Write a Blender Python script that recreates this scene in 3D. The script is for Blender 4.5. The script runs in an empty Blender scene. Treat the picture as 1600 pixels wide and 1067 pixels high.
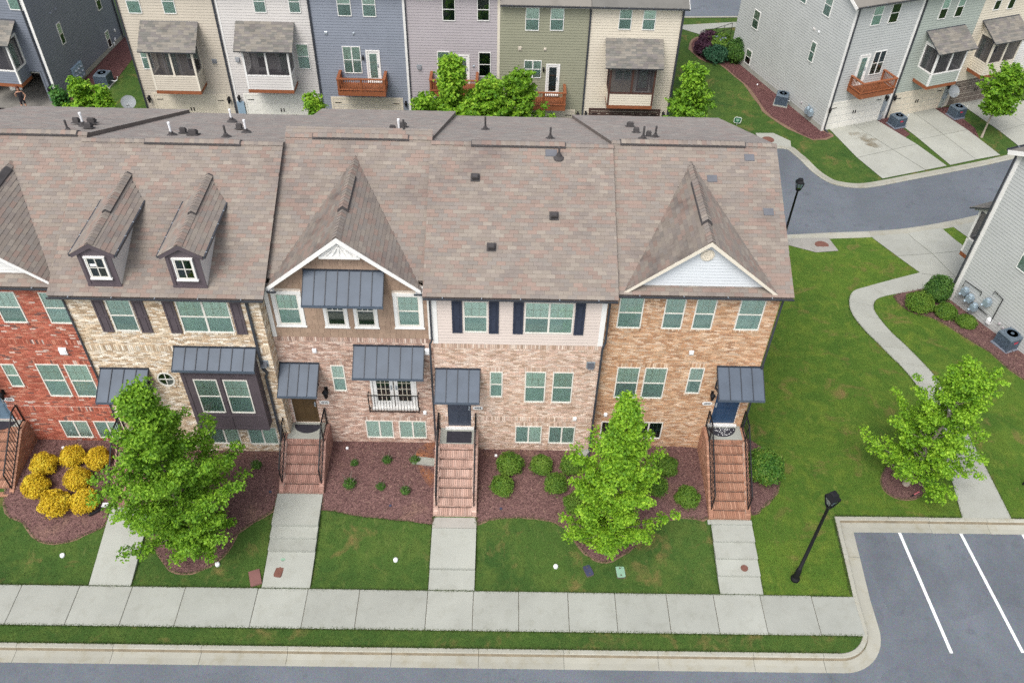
import bpy, bmesh, math, random
import numpy as np
from mathutils import Matrix, Vector
from mathutils.geometry import tessellate_polygon

random.seed(7)
RNG = np.random.default_rng(11)
SC = bpy.context.scene
COL = SC.collection
R = math.radians

# ------------------------------------------------------------------ camera, sky, sun, exposure
cam_d = bpy.data.cameras.new("camera")
cam = bpy.data.objects.new("camera", cam_d)
COL.objects.link(cam)
SC.camera = cam
th, ro, ya = R(43.8), R(-1.7), R(1.0)
fwd = np.array([math.sin(ya) * math.cos(th), math.cos(ya) * math.cos(th), -math.sin(th)])
rgt = np.array([math.cos(ya), -math.sin(ya), 0.0])
dwn = np.cross(fwd, rgt)
rr = math.cos(ro) * rgt + math.sin(ro) * dwn
dd = -math.sin(ro) * rgt + math.cos(ro) * dwn
m = Matrix.Identity(4)
for i in range(3):
    m[i][0], m[i][1], m[i][2] = rr[i], -dd[i], -fwd[i]
m[2][3] = 27.0
cam.matrix_world = m
cam_d.sensor_width = 36.0
cam_d.lens = 1350.0 / 1600.0 * 36.0
cam_d.clip_start = 0.5
cam_d.clip_end = 900.0

world = bpy.data.worlds.new("World")
SC.world = world
world.use_nodes = True
wn = world.node_tree
bg = wn.nodes["Background"]
sky = wn.nodes.new("ShaderNodeTexSky")
sky.sky_type = 'NISHITA'
sky.sun_disc = False
SUN_EL, SUN_AZ = R(56), R(208)          # azimuth measured clockwise from +Y
sky.sun_elevation = SUN_EL
sky.sun_rotation = SUN_AZ
sky.dust_density = 3.0
sky.ozone_density = 0.6
sky.air_density = 0.8
soft = wn.nodes.new("ShaderNodeHueSaturation")      # a thin even overcast: the sky's own light with less blue
soft.inputs['Saturation'].default_value = 0.40
wn.links.new(sky.outputs[0], soft.inputs['Color'])
wn.links.new(soft.outputs[0], bg.inputs[0])
bg.inputs[1].default_value = 0.15
sun_d = bpy.data.lights.new("sun", 'SUN')
sun_d.energy = 1.05
sun_d.angle = R(26)
sun_d.color = (1.0, 0.965, 0.91)
sun = bpy.data.objects.new("sun", sun_d)
COL.objects.link(sun)
sdir = Vector((math.sin(SUN_AZ) * math.cos(SUN_EL), math.cos(SUN_AZ) * math.cos(SUN_EL), math.sin(SUN_EL)))
sun.rotation_euler = sdir.to_track_quat('Z', 'Y').to_euler()
sun.location = (20, -20, 60)
vs = SC.view_settings
vs.view_transform = 'Standard'
vs.look = 'None'
vs.gamma = 1.0
vs.use_curve_mapping = False
vs.exposure = 0.80
SC.render.engine = 'CYCLES'
SC.cycles.max_bounces = 6
SC.cycles.use_denoising = False        # the denoiser smears brick joints and leaves at this size
SC.cycles.adaptive_threshold = 0.004
SC.cycles.sample_clamp_indirect = 3.0
SC.cycles.transparent_max_bounces = 8

# ------------------------------------------------------------------ materials
MATS = {}


def nn(nt, t, **kw):
    n = nt.nodes.new(t)
    for k, v in kw.items():
        setattr(n, k, v)
    return n


def lk(nt, a, b):
    nt.links.new(a, b)


def ramp(nt, fac, cols, interp='LINEAR', pos=None):
    n = nn(nt, "ShaderNodeValToRGB")
    n.color_ramp.interpolation = interp
    e = n.color_ramp.elements
    while len(e) < len(cols):
        e.new(0.5)
    for i, c in enumerate(cols):
        e[i].position = pos[i] if pos else (i / len(cols) if interp == 'CONSTANT' else i / max(1, len(cols) - 1))
        e[i].color = (c[0], c[1], c[2], 1)
    if fac is not None:
        lk(nt, fac, n.inputs[0])
    return n.outputs[0]


def math_n(nt, op, a, b):
    n = nn(nt, "ShaderNodeMath", operation=op)
    for i, x in enumerate((a, b)):
        if x is None:
            continue
        if isinstance(x, (int, float)):
            n.inputs[i].default_value = x
        else:
            lk(nt, x, n.inputs[i])
    return n.outputs[0]


def mix(nt, fac, a, b, mode='MIX'):
    n = nn(nt, "ShaderNodeMix", data_type='RGBA', blend_type=mode)
    for s, x in ((n.inputs[0], fac), (n.inputs[6], a), (n.inputs[7], b)):
        if isinstance(x, (int, float)):
            s.default_value = x
        elif isinstance(x, tuple):
            s.default_value = (x[0], x[1], x[2], 1)
        else:
            lk(nt, x, s)
    return n.outputs[2]


def noise(nt, scale, detail=4.0, rough=0.55, vec=None, dist=0.0):
    n = nn(nt, "ShaderNodeTexNoise")
    n.inputs['Scale'].default_value = scale
    n.inputs['Detail'].default_value = detail
    n.inputs['Roughness'].default_value = rough
    n.inputs['Distortion'].default_value = dist
    if vec is not None:
        lk(nt, vec, n.inputs['Vector'])
    return n.outputs[0]


def geo_pos(nt):
    return nn(nt, "ShaderNodeNewGeometry").outputs['Position']


def new_mat(name):
    mt = bpy.data.materials.new(name)
    mt.use_nodes = True
    nt = mt.node_tree
    b = nt.nodes["Principled BSDF"]
    MATS[name] = mt
    return mt, nt, b


def contrast(nt, f, lo, hi):
    n = nn(nt, "ShaderNodeMapRange")
    n.inputs[1].default_value = lo
    n.inputs[2].default_value = hi
    lk(nt, f, n.inputs[0])
    return n.outputs[0]


def bump(nt, b, h, strength, dist=0.02):
    n = nn(nt, "ShaderNodeBump")
    n.inputs['Strength'].default_value = strength
    n.inputs['Distance'].default_value = dist
    lk(nt, h, n.inputs['Height'])
    lk(nt, n.outputs[0], b.inputs['Normal'])


def plain(name, col, rough=0.6, var=0.12, scale=3.0, metal=0.0, bmp=0.0, spec=0.4, fine=40.0):
    """Painted or cast surface: base colour with slow mottling and fine grain."""
    mt, nt, b = new_mat(name)
    p = geo_pos(nt)
    f = noise(nt, scale, 5, 0.6, p)
    g = noise(nt, fine, 3, 0.6, p)
    lo = tuple(c * (1 - var) for c in col)
    hi = tuple(min(1, c * (1 + var)) for c in col)
    c1 = ramp(nt, contrast(nt, f, 0.3, 0.7), [lo, hi])
    c2 = mix(nt, 0.25 * min(1, var * 4), c1, ramp(nt, g, [lo, hi]))
    lk(nt, c2, b.inputs['Base Color'])
    b.inputs['Roughness'].default_value = rough
    b.inputs['Metallic'].default_value = metal
    b.inputs['Specular IOR Level'].default_value = spec
    if bmp:
        bump(nt, b, g, bmp)
    return mt


def pieces(name, cols, rough=0.85, var=0.18, scale=0.6, stain=None, grain=60.0, spec=0.2, pos=None):
    """Many-piece surface: each brick, shingle or chip takes its own tone."""
    mt, nt, b = new_mat(name)
    g = nn(nt, "ShaderNodeNewGeometry")
    oi = nn(nt, "ShaderNodeObjectInfo")
    r = math_n(nt, 'FRACT', math_n(nt, 'ADD', g.outputs['Random Per Island'], oi.outputs['Random']), None)
    c = ramp(nt, r, cols, 'CONSTANT', pos)
    r2 = math_n(nt, 'FRACT', math_n(nt, 'MULTIPLY', r, 37.7), None)
    k = nn(nt, "ShaderNodeMapRange")
    k.inputs[3].default_value = 1 - var
    k.inputs[4].default_value = 1 + var
    lk(nt, r2, k.inputs[0])
    c = mix(nt, 1.0, c, k.outputs[0], 'MULTIPLY')
    n1 = noise(nt, scale, 5, 0.6, g.outputs['Position'])
    n2 = noise(nt, grain, 3, 0.7, g.outputs['Position'])
    c = mix(nt, 1.0, c, ramp(nt, n2, [(0.72, 0.72, 0.72), (1.2, 1.2, 1.2)]), 'MULTIPLY')
    if stain:
        c = mix(nt, contrast(nt, n1, 0.5, 0.75), c, mix(nt, 1.0, c, stain, 'MULTIPLY'))
    lk(nt, c, b.inputs['Base Color'])
    b.inputs['Roughness'].default_value = rough
    b.inputs['Specular IOR Level'].default_value = spec
    bump(nt, b, n2, 0.35, 0.004)
    return mt


def leafy(name, cols, trans=0.28, rough=0.5):
    mt, nt, b = new_mat(name)
    g = nn(nt, "ShaderNodeNewGeometry")
    oi = nn(nt, "ShaderNodeObjectInfo")
    r = math_n(nt, 'FRACT', math_n(nt, 'ADD', g.outputs['Random Per Island'], oi.outputs['Random']), None)
    nz = contrast(nt, noise(nt, 1.6, 3, 0.6, g.outputs['Position']), 0.3, 0.7)
    f = math_n(nt, 'ADD', math_n(nt, 'MULTIPLY', r, 0.55), math_n(nt, 'MULTIPLY', nz, 0.45))
    c = ramp(nt, f, cols)
    lk(nt, c, b.inputs['Base Color'])
    b.inputs['Roughness'].default_value = rough
    b.inputs['Specular IOR Level'].default_value = 0.25
    t = nn(nt, "ShaderNodeBsdfTranslucent")
    lk(nt, c, t.inputs[0])
    ms = nn(nt, "ShaderNodeMixShader")
    ms.inputs[0].default_value = trans
    lk(nt, b.outputs[0], ms.inputs[1])
    lk(nt, t.outputs[0], ms.inputs[2])
    lk(nt, ms.outputs[0], nt.nodes["Material Output"].inputs[0])
    return mt


def concrete(name, col, stain=(0.72, 0.7, 0.66), joint=False):
    mt, nt, b = new_mat(name)
    p = geo_pos(nt)
    oi = nn(nt, "ShaderNodeObjectInfo")
    big = noise(nt, 0.5, 6, 0.62, p, 0.1)
    mid = noise(nt, 2.2, 6, 0.7, p, 0.0)
    fin = noise(nt, 70, 3, 0.7, p)
    c = ramp(nt, contrast(nt, big, 0.3, 0.72), [tuple(x * 1.06 for x in col), tuple(x * 0.88 for x in col)])
    c = mix(nt, contrast(nt, mid, 0.5, 0.8), c, mix(nt, 1.0, c, stain, 'MULTIPLY'))
    c = mix(nt, 1.0, c, ramp(nt, fin, [(0.86, 0.86, 0.86), (1.1, 1.1, 1.1)]), 'MULTIPLY')
    k = nn(nt, "ShaderNodeMapRange")
    k.inputs[3].default_value = 0.92
    k.inputs[4].default_value = 1.05
    lk(nt, oi.outputs['Random'], k.inputs[0])
    c = mix(nt, 1.0, c, k.outputs[0], 'MULTIPLY')
    lk(nt, c, b.inputs['Base Color'])
    b.inputs['Roughness'].default_value = 0.85
    b.inputs['Specular IOR Level'].default_value = 0.25
    bump(nt, b, fin, 0.3, 0.004)
    return mt


def asphalt(name, col):
    mt, nt, b = new_mat(name)
    p = geo_pos(nt)
    big = noise(nt, 0.22, 5, 0.6, p, 0.5)
    mid = noise(nt, 1.7, 5, 0.65, p)
    fin = noise(nt, 45, 4, 0.8, p)
    v = nn(nt, "ShaderNodeTexVoronoi")
    v.inputs['Scale'].default_value = 60
    lk(nt, p, v.inputs['Vector'])
    c = ramp(nt, contrast(nt, big, 0.3, 0.7), [tuple(x * 0.8 for x in col), tuple(x * 1.15 for x in col)])
    c = mix(nt, contrast(nt, mid, 0.56, 0.78), c, tuple(x * 0.72 for x in col))
    c = mix(nt, 1.0, c, ramp(nt, fin, [(0.6, 0.6, 0.6), (1.4, 1.4, 1.4)]), 'MULTIPLY')
    c = mix(nt, 0.4, c, mix(nt, 1.0, c, v.outputs['Color'], 'MULTIPLY'))
    lk(nt, c, b.inputs['Base Color'])
    b.inputs['Roughness'].default_value = 0.8
    b.inputs['Specular IOR Level'].default_value = 0.3
    bump(nt, b, fin, 0.5, 0.006)
    return mt


def turf(name, k=(1, 1, 1)):
    T = lambda c: tuple(a * q for a, q in zip(c, k))
    mt, nt, b = new_mat(name)
    p = geo_pos(nt)
    big = noise(nt, 0.35, 4, 0.6, p, 0.8)
    mid = noise(nt, 1.3, 5, 0.65, p, 0.6)
    mo = nn(nt, "ShaderNodeMapping")
    mo.inputs['Scale'].default_value = (1.0, 0.35, 1.0)
    mo.inputs['Rotation'].default_value = (0, 0, 0.5)
    lk(nt, p, mo.inputs[0])
    streak = noise(nt, 5.0, 4, 0.6, mo.outputs[0], 0.5)
    fin = noise(nt, 38, 4, 0.75, p)
    c = ramp(nt, contrast(nt, big, 0.3, 0.7), [T((0.038, 0.080, 0.022)), T((0.068, 0.116, 0.028))])
    c = mix(nt, contrast(nt, mid, 0.46, 0.75), c, T((0.095, 0.132, 0.034)))
    c = mix(nt, math_n(nt, 'MULTIPLY', contrast(nt, streak, 0.58, 0.8), 0.6), c, T((0.165, 0.18, 0.065)))
    c = mix(nt, contrast(nt, noise(nt, 0.9, 4, 0.65, p, 0.6), 0.57, 0.78), c, (0.21, 0.15, 0.06))
    c = mix(nt, 1.0, c, ramp(nt, fin, [(0.45, 0.45, 0.45), (1.5, 1.5, 1.5)]), 'MULTIPLY')
    lk(nt, c, b.inputs['Base Color'])
    b.inputs['Roughness'].default_value = 0.9
    b.inputs['Specular IOR Level'].default_value = 0.1
    bump(nt, b, fin, 0.8, 0.03)
    return mt


def mulch(name, a, bcol, dry):
    mt, nt, b = new_mat(name)
    p = geo_pos(nt)
    v = nn(nt, "ShaderNodeTexVoronoi")
    v.inputs['Scale'].default_value = 26
    lk(nt, p, v.inputs['Vector'])
    r = nn(nt, "ShaderNodeSeparateColor")
    lk(nt, v.outputs['Color'], r.inputs[0])
    big = noise(nt, 0.8, 4, 0.6, p, 0.5)
    c = ramp(nt, r.outputs[0], [tuple(x * 0.72 for x in a), a, bcol, tuple(x * 1.25 for x in bcol)])
    c = mix(nt, contrast(nt, big, 0.58, 0.8), c, mix(nt, 0.6, c, dry))
    lk(nt, c, b.inputs['Base Color'])
    b.inputs['Roughness'].default_value = 0.95
    b.inputs['Specular IOR Level'].default_value = 0.1
    bump(nt, b, v.outputs['Distance'], 0.9, 0.03)
    return mt


def glassy(name, tint, refl=0.12, alpha=0.75, rough=0.04):
    """Tinted window glass: lets the blind behind show and mirrors the sky."""
    mt, nt, b = new_mat(name)
    t = nn(nt, "ShaderNodeBsdfTransparent")
    t.inputs[0].default_value = (*tint, 1)
    gl = nn(nt, "ShaderNodeBsdfGlossy")
    gl.inputs['Roughness'].default_value = rough
    gl.inputs[0].default_value = (0.9, 1.0, 0.98, 1)
    fr = nn(nt, "ShaderNodeFresnel")
    fr.inputs[0].default_value = 1.5
    f = math_n(nt, 'ADD', fr.outputs[0], refl)
    ms = nn(nt, "ShaderNodeMixShader")
    lk(nt, f, ms.inputs[0])
    lk(nt, t.outputs[0], ms.inputs[1])
    lk(nt, gl.outputs[0], ms.inputs[2])
    lk(nt, ms.outputs[0], nt.nodes["Material Output"].inputs[0])
    return mt


def screen_mat(name, col, alpha):
    mt, nt, b = new_mat(name)
    t = nn(nt, "ShaderNodeBsdfTransparent")
    d = nn(nt, "ShaderNodeBsdfDiffuse")
    d.inputs[0].default_value = (*col, 1)
    ms = nn(nt, "ShaderNodeMixShader")
    ms.inputs[0].default_value = alpha
    lk(nt, t.outputs[0], ms.inputs[1])
    lk(nt, d.outputs[0], ms.inputs[2])
    lk(nt, ms.outputs[0], nt.nodes["Material Output"].inputs[0])
    return mt


def striped(name, a, bcol, freq, axis=2):
    mt, nt, b = new_mat(name)
    s = nn(nt, "ShaderNodeSeparateXYZ")
    lk(nt, geo_pos(nt), s.inputs[0])
    f = math_n(nt, 'FRACT', math_n(nt, 'MULTIPLY', s.outputs[axis], freq), None)
    lk(nt, ramp(nt, f, [a, a, bcol]), b.inputs['Base Color'])
    b.inputs['Roughness'].default_value = 0.7
    return mt


M = MATS
turf("turf", (1.0, 1.06, 0.9))
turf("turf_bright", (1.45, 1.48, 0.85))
mulch("mulch", (0.135, 0.074, 0.070), (0.175, 0.100, 0.090), (0.30, 0.19, 0.13))
mulch("mulch_rear", (0.10, 0.045, 0.045), (0.16, 0.08, 0.075), (0.2, 0.12, 0.09))
concrete("concrete", (0.362, 0.372, 0.332), (0.84, 0.83, 0.80))
concrete("concrete_kerb", (0.375, 0.368, 0.312), (0.8, 0.74, 0.6))
concrete("concrete_old", (0.36, 0.345, 0.31))
concrete("concrete_drive", (0.39, 0.395, 0.35), (0.88, 0.87, 0.83))
asphalt("asphalt", (0.168, 0.188, 0.212))
plain("joint_dirt", (0.10, 0.085, 0.06), 0.95)
plain("road_paint", (0.80, 0.81, 0.80), 0.6, 0.08, 6)
SH = [(0.252, 0.214, 0.183), (0.265, 0.227, 0.191), (0.238, 0.205, 0.181), (0.287, 0.249, 0.210), (0.280, 0.210, 0.175), (0.242, 0.214, 0.189), (0.265, 0.203, 0.172), (0.255, 0.219, 0.189)]
pieces("shingle", SH, 0.95, 0.07, 0.5, (0.78, 0.76, 0.78), 55)
pieces("shingle_rear", [tuple(.70 * c + .38 * sum(q) / 3 for c in q) for q in SH], 0.95, 0.08, 0.35, (0.86, 0.86, 0.88), 55)  # greyer: grazing sheen of the rear slope put into the shingle colour
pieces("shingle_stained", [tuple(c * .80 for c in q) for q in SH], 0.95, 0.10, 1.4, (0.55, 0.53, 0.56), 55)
pieces("shingle_porch", [(0.17, 0.165, 0.15), (0.22, 0.205, 0.18), (0.19, 0.175, 0.165), (0.24, 0.22, 0.19)], 0.95, 0.1, 1.0, (0.8, 0.8, 0.8), 50)
plain("roof_deck", (0.15, 0.125, 0.11), 0.95, 0.15, 2)
plain("ridge_black", (0.06, 0.055, 0.055), 0.85, 0.25, 4)
pieces("brick_red", [(0.42, 0.125, 0.08), (0.49, 0.165, 0.105), (0.35, 0.10, 0.065), (0.52, 0.22, 0.15), (0.62, 0.47, 0.40), (0.44, 0.135, 0.09), (0.20, 0.10, 0.085), (0.46, 0.145, 0.095)], stain=(0.85, 0.8, 0.8), pos=[0, .18, .36, .52, .66, .71, .88, .93])
pieces("brick_cream", [(0.687, 0.561, 0.412), (0.756, 0.653, 0.515), (0.572, 0.435, 0.298), (0.800, 0.721, 0.606), (0.641, 0.515, 0.367), (0.458, 0.332, 0.217)], stain=(0.85, 0.8, 0.72))
pieces("brick_pink", [(0.53, 0.36, 0.285), (0.46, 0.305, 0.235), (0.60, 0.45, 0.37), (0.38, 0.25, 0.20), (0.56, 0.41, 0.33), (0.65, 0.52, 0.44)], stain=(0.85, 0.8, 0.78))
pieces("brick_blush", [(0.65, 0.49, 0.39), (0.60, 0.43, 0.33), (0.73, 0.60, 0.50), (0.48, 0.34, 0.25), (0.69, 0.54, 0.44), (0.63, 0.45, 0.36)], stain=(0.85, 0.8, 0.75))
pieces("brick_orange", [(0.56, 0.345, 0.205), (0.51, 0.295, 0.165), (0.63, 0.44, 0.29), (0.44, 0.25, 0.145), (0.59, 0.385, 0.24), (0.66, 0.49, 0.35)], stain=(0.85, 0.8, 0.75))
pieces("brick_step_dark", [(0.397, 0.210, 0.138), (0.372, 0.193, 0.126), (0.427, 0.240, 0.163), (0.343, 0.177, 0.118)], stain=(0.7, 0.68, 0.66))
pieces("brick_step_pale", [(0.526, 0.355, 0.290), (0.504, 0.334, 0.270), (0.553, 0.384, 0.317), (0.477, 0.312, 0.252)], stain=(0.75, 0.72, 0.7))
pieces("brick_step", [(0.379, 0.219, 0.176), (0.359, 0.204, 0.163), (0.404, 0.244, 0.198), (0.329, 0.184, 0.148)], stain=(0.7, 0.68, 0.66))
plain("mortar_warm", (0.58, 0.50, 0.42), 0.95, 0.1, 5)
plain("mortar_cream", (0.60, 0.54, 0.45), 0.95, 0.1, 5)
plain("mortar_red", (0.58, 0.42, 0.35), 0.95, 0.12, 5)
plain("trim_white", (0.80, 0.79, 0.76), 0.5, 0.05)
plain("trim_cream", (0.72, 0.66, 0.55), 0.5, 0.06)
plain("vinyl", (0.74, 0.71, 0.64), 0.45, 0.05)
plain("gutter_dark", (0.055, 0.06, 0.072), 0.4, 0.15, metal=0.2)
plain("metal_roof", (0.078, 0.100, 0.132), 0.5, 0.15, 1.6, metal=0.0, spec=0.35)
plain("metal_seam", (0.03, 0.036, 0.048), 0.5, 0.15)
plain("black_iron", (0.009, 0.009, 0.011), 0.55, 0.2, spec=0.25)
plain("purple_brown", (0.095, 0.076, 0.086), 0.6, 0.12)
plain("navy_shutter", (0.032, 0.040, 0.066), 0.5, 0.15)
plain("navy_door", (0.022, 0.055, 0.115), 0.4, 0.1)
plain("slate_door", (0.05, 0.062, 0.088), 0.45, 0.12)
plain("brown_door", (0.085, 0.052, 0.022), 0.5, 0.2)
plain("blue_grey_door", (0.14, 0.21, 0.28), 0.45, 0.1)
pieces("shake_tan", [(0.36, 0.255, 0.185), (0.39, 0.275, 0.20), (0.345, 0.24, 0.175)], 0.8, 0.05, 1.0)
plain("lap_blush", (0.62, 0.535, 0.48), 0.6, 0.05, 1.0)
plain("lap_pale_blue", (0.60, 0.63, 0.65), 0.6, 0.05, 1.0)
plain("lap_white", (0.72, 0.72, 0.70), 0.6, 0.05, 1.0)
plain("lap_slate", (0.175, 0.195, 0.235), 0.6, 0.06, 0.8)
plain("lap_slate_dark", (0.15, 0.165, 0.20), 0.6, 0.06, 0.8)
plain("lap_beige", (0.54, 0.485, 0.40), 0.6, 0.05, 0.8)
plain("lap_pale", (0.60, 0.575, 0.55), 0.6, 0.05, 0.8)
plain("lap_bluegrey", (0.235, 0.26, 0.31), 0.6, 0.06, 0.8)
plain("lap_mauve", (0.41, 0.375, 0.39), 0.6, 0.05, 0.8)
plain("lap_olive", (0.285, 0.285, 0.205), 0.6, 0.05, 0.8)
plain("lap_cream", (0.66, 0.60, 0.49), 0.6, 0.05, 0.8)
plain("lap_grey", (0.45, 0.465, 0.455), 0.6, 0.05, 0.8)
plain("lap_sage", (0.36, 0.40, 0.36), 0.6, 0.05, 0.8)
plain("garage_cream", (0.68, 0.61, 0.49), 0.55, 0.06)
plain("garage_white", (0.76, 0.74, 0.68), 0.55, 0.06)
plain("garage_brown", (0.085, 0.05, 0.042), 0.55, 0.1)
plain("garage_taupe", (0.16, 0.125, 0.105), 0.55, 0.1)
plain("deck_wood", (0.26, 0.088, 0.036), 0.6, 0.25, 5)
plain("brown_post", (0.085, 0.04, 0.03), 0.6, 0.15)
plain("patch_grey", (0.13, 0.135, 0.15), 0.9, 0.1)
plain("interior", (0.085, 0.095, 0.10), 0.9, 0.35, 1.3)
plain("room_dark", (0.03, 0.03, 0.032), 0.9, 0.3, 1.3)
plain("garage_floor", (0.2, 0.19, 0.17), 0.9, 0.2)
plain("blind", (0.86, 0.90, 0.86), 0.8, 0.04)
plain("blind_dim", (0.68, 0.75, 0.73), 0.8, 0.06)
plain("amber", (0.25, 0.14, 0.04), 0.8, 0.3)
plain("plate_white", (0.82, 0.82, 0.80), 0.4, 0.03)
plain("text_black", (0.02, 0.02, 0.025), 0.5, 0.02)
plain("pvc_white", (0.82, 0.83, 0.84), 0.35, 0.05)
plain("rubber", (0.028, 0.027, 0.036), 0.85, 0.25, 8)
plain("ac_metal", (0.075, 0.105, 0.14), 0.5, 0.15)
plain("ac_top", (0.12, 0.155, 0.19), 0.5, 0.12)
plain("ac_dark", (0.02, 0.025, 0.03), 0.6, 0.1)
plain("ac_red", (0.5, 0.03, 0.06), 0.5, 0.05)
plain("meter_grey", (0.32, 0.40, 0.46), 0.4, 0.1, metal=0.3)
plain("dish_grey", (0.30, 0.325, 0.34), 0.5, 0.08)
plain("galv", (0.40, 0.45, 0.50), 0.4, 0.1, metal=0.4)
plain("elec_blue", (0.26, 0.36, 0.45), 0.5, 0.08)
plain("rust", (0.17, 0.075, 0.055), 0.8, 0.2, 8)
plain("lid_green", (0.25, 0.42, 0.30), 0.7, 0.12)
plain("lid_navy", (0.045, 0.05, 0.10), 0.7, 0.15)
plain("lid_red", (0.20, 0.095, 0.085), 0.85, 0.15)
plain("bark", (0.16, 0.13, 0.105), 0.9, 0.3, 9, bmp=0.5)
plain("bark_pale", (0.30, 0.26, 0.21), 0.9, 0.2, 9, bmp=0.4)
plain("kerb_face", (0.21, 0.175, 0.12), 0.95, 0.35, 3)
plain("tread_strip", (0.085, 0.055, 0.045), 0.95, 0.3, 6)
plain("soil", (0.20, 0.125, 0.085), 0.95, 0.35, 6)
def stain(name, col, amt=.75):
    mt, nt, b = new_mat(name)
    b.inputs['Base Color'].default_value = (*col, 1)
    b.inputs['Roughness'].default_value = 0.9
    t = nn(nt, "ShaderNodeBsdfTransparent")
    ms = nn(nt, "ShaderNodeMixShader")
    f = contrast(nt, noise(nt, 1.1 if amt > .5 else .7, 6, 0.6, geo_pos(nt), 0.4), 0.42, 0.70)
    lk(nt, math_n(nt, 'MULTIPLY', f, amt), ms.inputs[0])
    lk(nt, t.outputs[0], ms.inputs[1])
    lk(nt, b.outputs[0], ms.inputs[2])
    lk(nt, ms.outputs[0], nt.nodes["Material Output"].inputs[0])


stain("oil_stain", (0.20, 0.15, 0.08))
stain("clay", (0.40, 0.165, 0.075), .9)
stain("tyre_mark", (0.05, 0.055, 0.06), .10)
plain("sign_green", (0.03, 0.13, 0.075), 0.5, 0.05)
plain("skin", (0.50, 0.27, 0.18), 0.6, 0.05)
plain("cloth_black", (0.018, 0.016, 0.02), 0.9, 0.2)
plain("cloth_pink", (0.55, 0.14, 0.16), 0.8, 0.1)
plain("hair_auburn", (0.09, 0.025, 0.014), 0.6, 0.2)
plain("chip_pale", (0.35, 0.24, 0.17), 0.95, 0.2)
pieces("chips", [(0.135, 0.074, 0.070), (0.17, 0.096, 0.088), (0.23, 0.145, 0.118), (0.095, 0.052, 0.05), (0.15, 0.084, 0.078)], 0.95, 0.2)
for k_ in ("blind", "blind_dim"):
    nt_ = M[k_].node_tree
    b_ = nt_.nodes["Principled BSDF"]
    src = b_.inputs['Base Color'].links[0].from_socket
    oi_ = nn(nt_, "ShaderNodeObjectInfo")
    r_ = ramp(nt_, oi_.outputs['Random'], [(0.70, 0.74, 0.72), (1.0, 1.0, 0.98), (0.9, 0.93, 0.9)])
    lk(nt_, mix(nt_, 1.0, src, r_, 'MULTIPLY'), b_.inputs['Base Color'])
glassy("glass", (0.90, 1.0, 0.955), 0.05)
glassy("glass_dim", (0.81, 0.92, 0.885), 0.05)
glassy("glass_dark", (0.45, 0.58, 0.56), 0.10)
glassy("lamp_glass", (0.7, 0.75, 0.78), 0.1)
screen_mat("porch_screen", (0.075, 0.07, 0.075), 0.62)
leafy("leaf_mid", [(0.045, 0.12, 0.010), (0.125, 0.275, 0.020), (0.215, 0.40, 0.028), (0.33, 0.53, 0.05)])
leafy("leaf_lime", [(0.052, 0.148, 0.013), (0.148, 0.315, 0.020), (0.274, 0.484, 0.032), (0.441, 0.652, 0.062)])
leafy("leaf_dark", [(0.019, 0.075, 0.019), (0.041, 0.140, 0.026), (0.085, 0.216, 0.037), (0.150, 0.300, 0.056)])
leafy("leaf_bright", [(0.049, 0.145, 0.010), (0.138, 0.308, 0.019), (0.259, 0.454, 0.032), (0.421, 0.583, 0.065)])
leafy("leaf_shrub", [(0.031, 0.095, 0.014), (0.086, 0.182, 0.021), (0.147, 0.250, 0.031), (0.207, 0.310, 0.052)], 0.2)
leafy("leaf_box", [(0.020, 0.069, 0.017), (0.050, 0.132, 0.023), (0.091, 0.190, 0.033), (0.141, 0.248, 0.050)], 0.2)
leafy("leaf_holly", [(0.018, 0.075, 0.012), (0.053, 0.150, 0.018), (0.120, 0.225, 0.030), (0.225, 0.270, 0.045)], 0.15)
leafy("leaf_gold", [(0.34, 0.20, 0.010), (0.58, 0.39, 0.018), (0.70, 0.53, 0.035), (0.66, 0.60, 0.07)], 0.2)
leafy("leaf_purple", [(0.020, 0.008, 0.016), (0.050, 0.018, 0.035), (0.080, 0.030, 0.055), (0.100, 0.050, 0.070)], 0.15)
leafy("leaf_teal", [(0.010, 0.050, 0.025), (0.030, 0.100, 0.050), (0.050, 0.130, 0.070), (0.070, 0.160, 0.080)], 0.2)
leafy("petal_blue", [(0.350, 0.400, 0.660), (0.450, 0.480, 0.750), (0.600, 0.620, 0.800)], 0.2)
leafy("petal_red", [(0.350, 0.060, 0.050), (0.500, 0.100, 0.080)], 0.2)
leafy("blade", [(0.030, 0.062, 0.014), (0.052, 0.095, 0.020), (0.080, 0.118, 0.028), (0.150, 0.150, 0.06)], 0.25, 0.7)
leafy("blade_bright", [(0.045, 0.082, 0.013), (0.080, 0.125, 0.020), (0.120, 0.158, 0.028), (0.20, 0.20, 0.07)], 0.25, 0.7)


# ------------------------------------------------------------------ mesh builder and scene helpers
class Ctx:
    """A thing under construction: its Empty and the frame its parts are measured in."""

    def __init__(self, root, org):
        self.root = root
        self.org = np.array(org, float)


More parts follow.
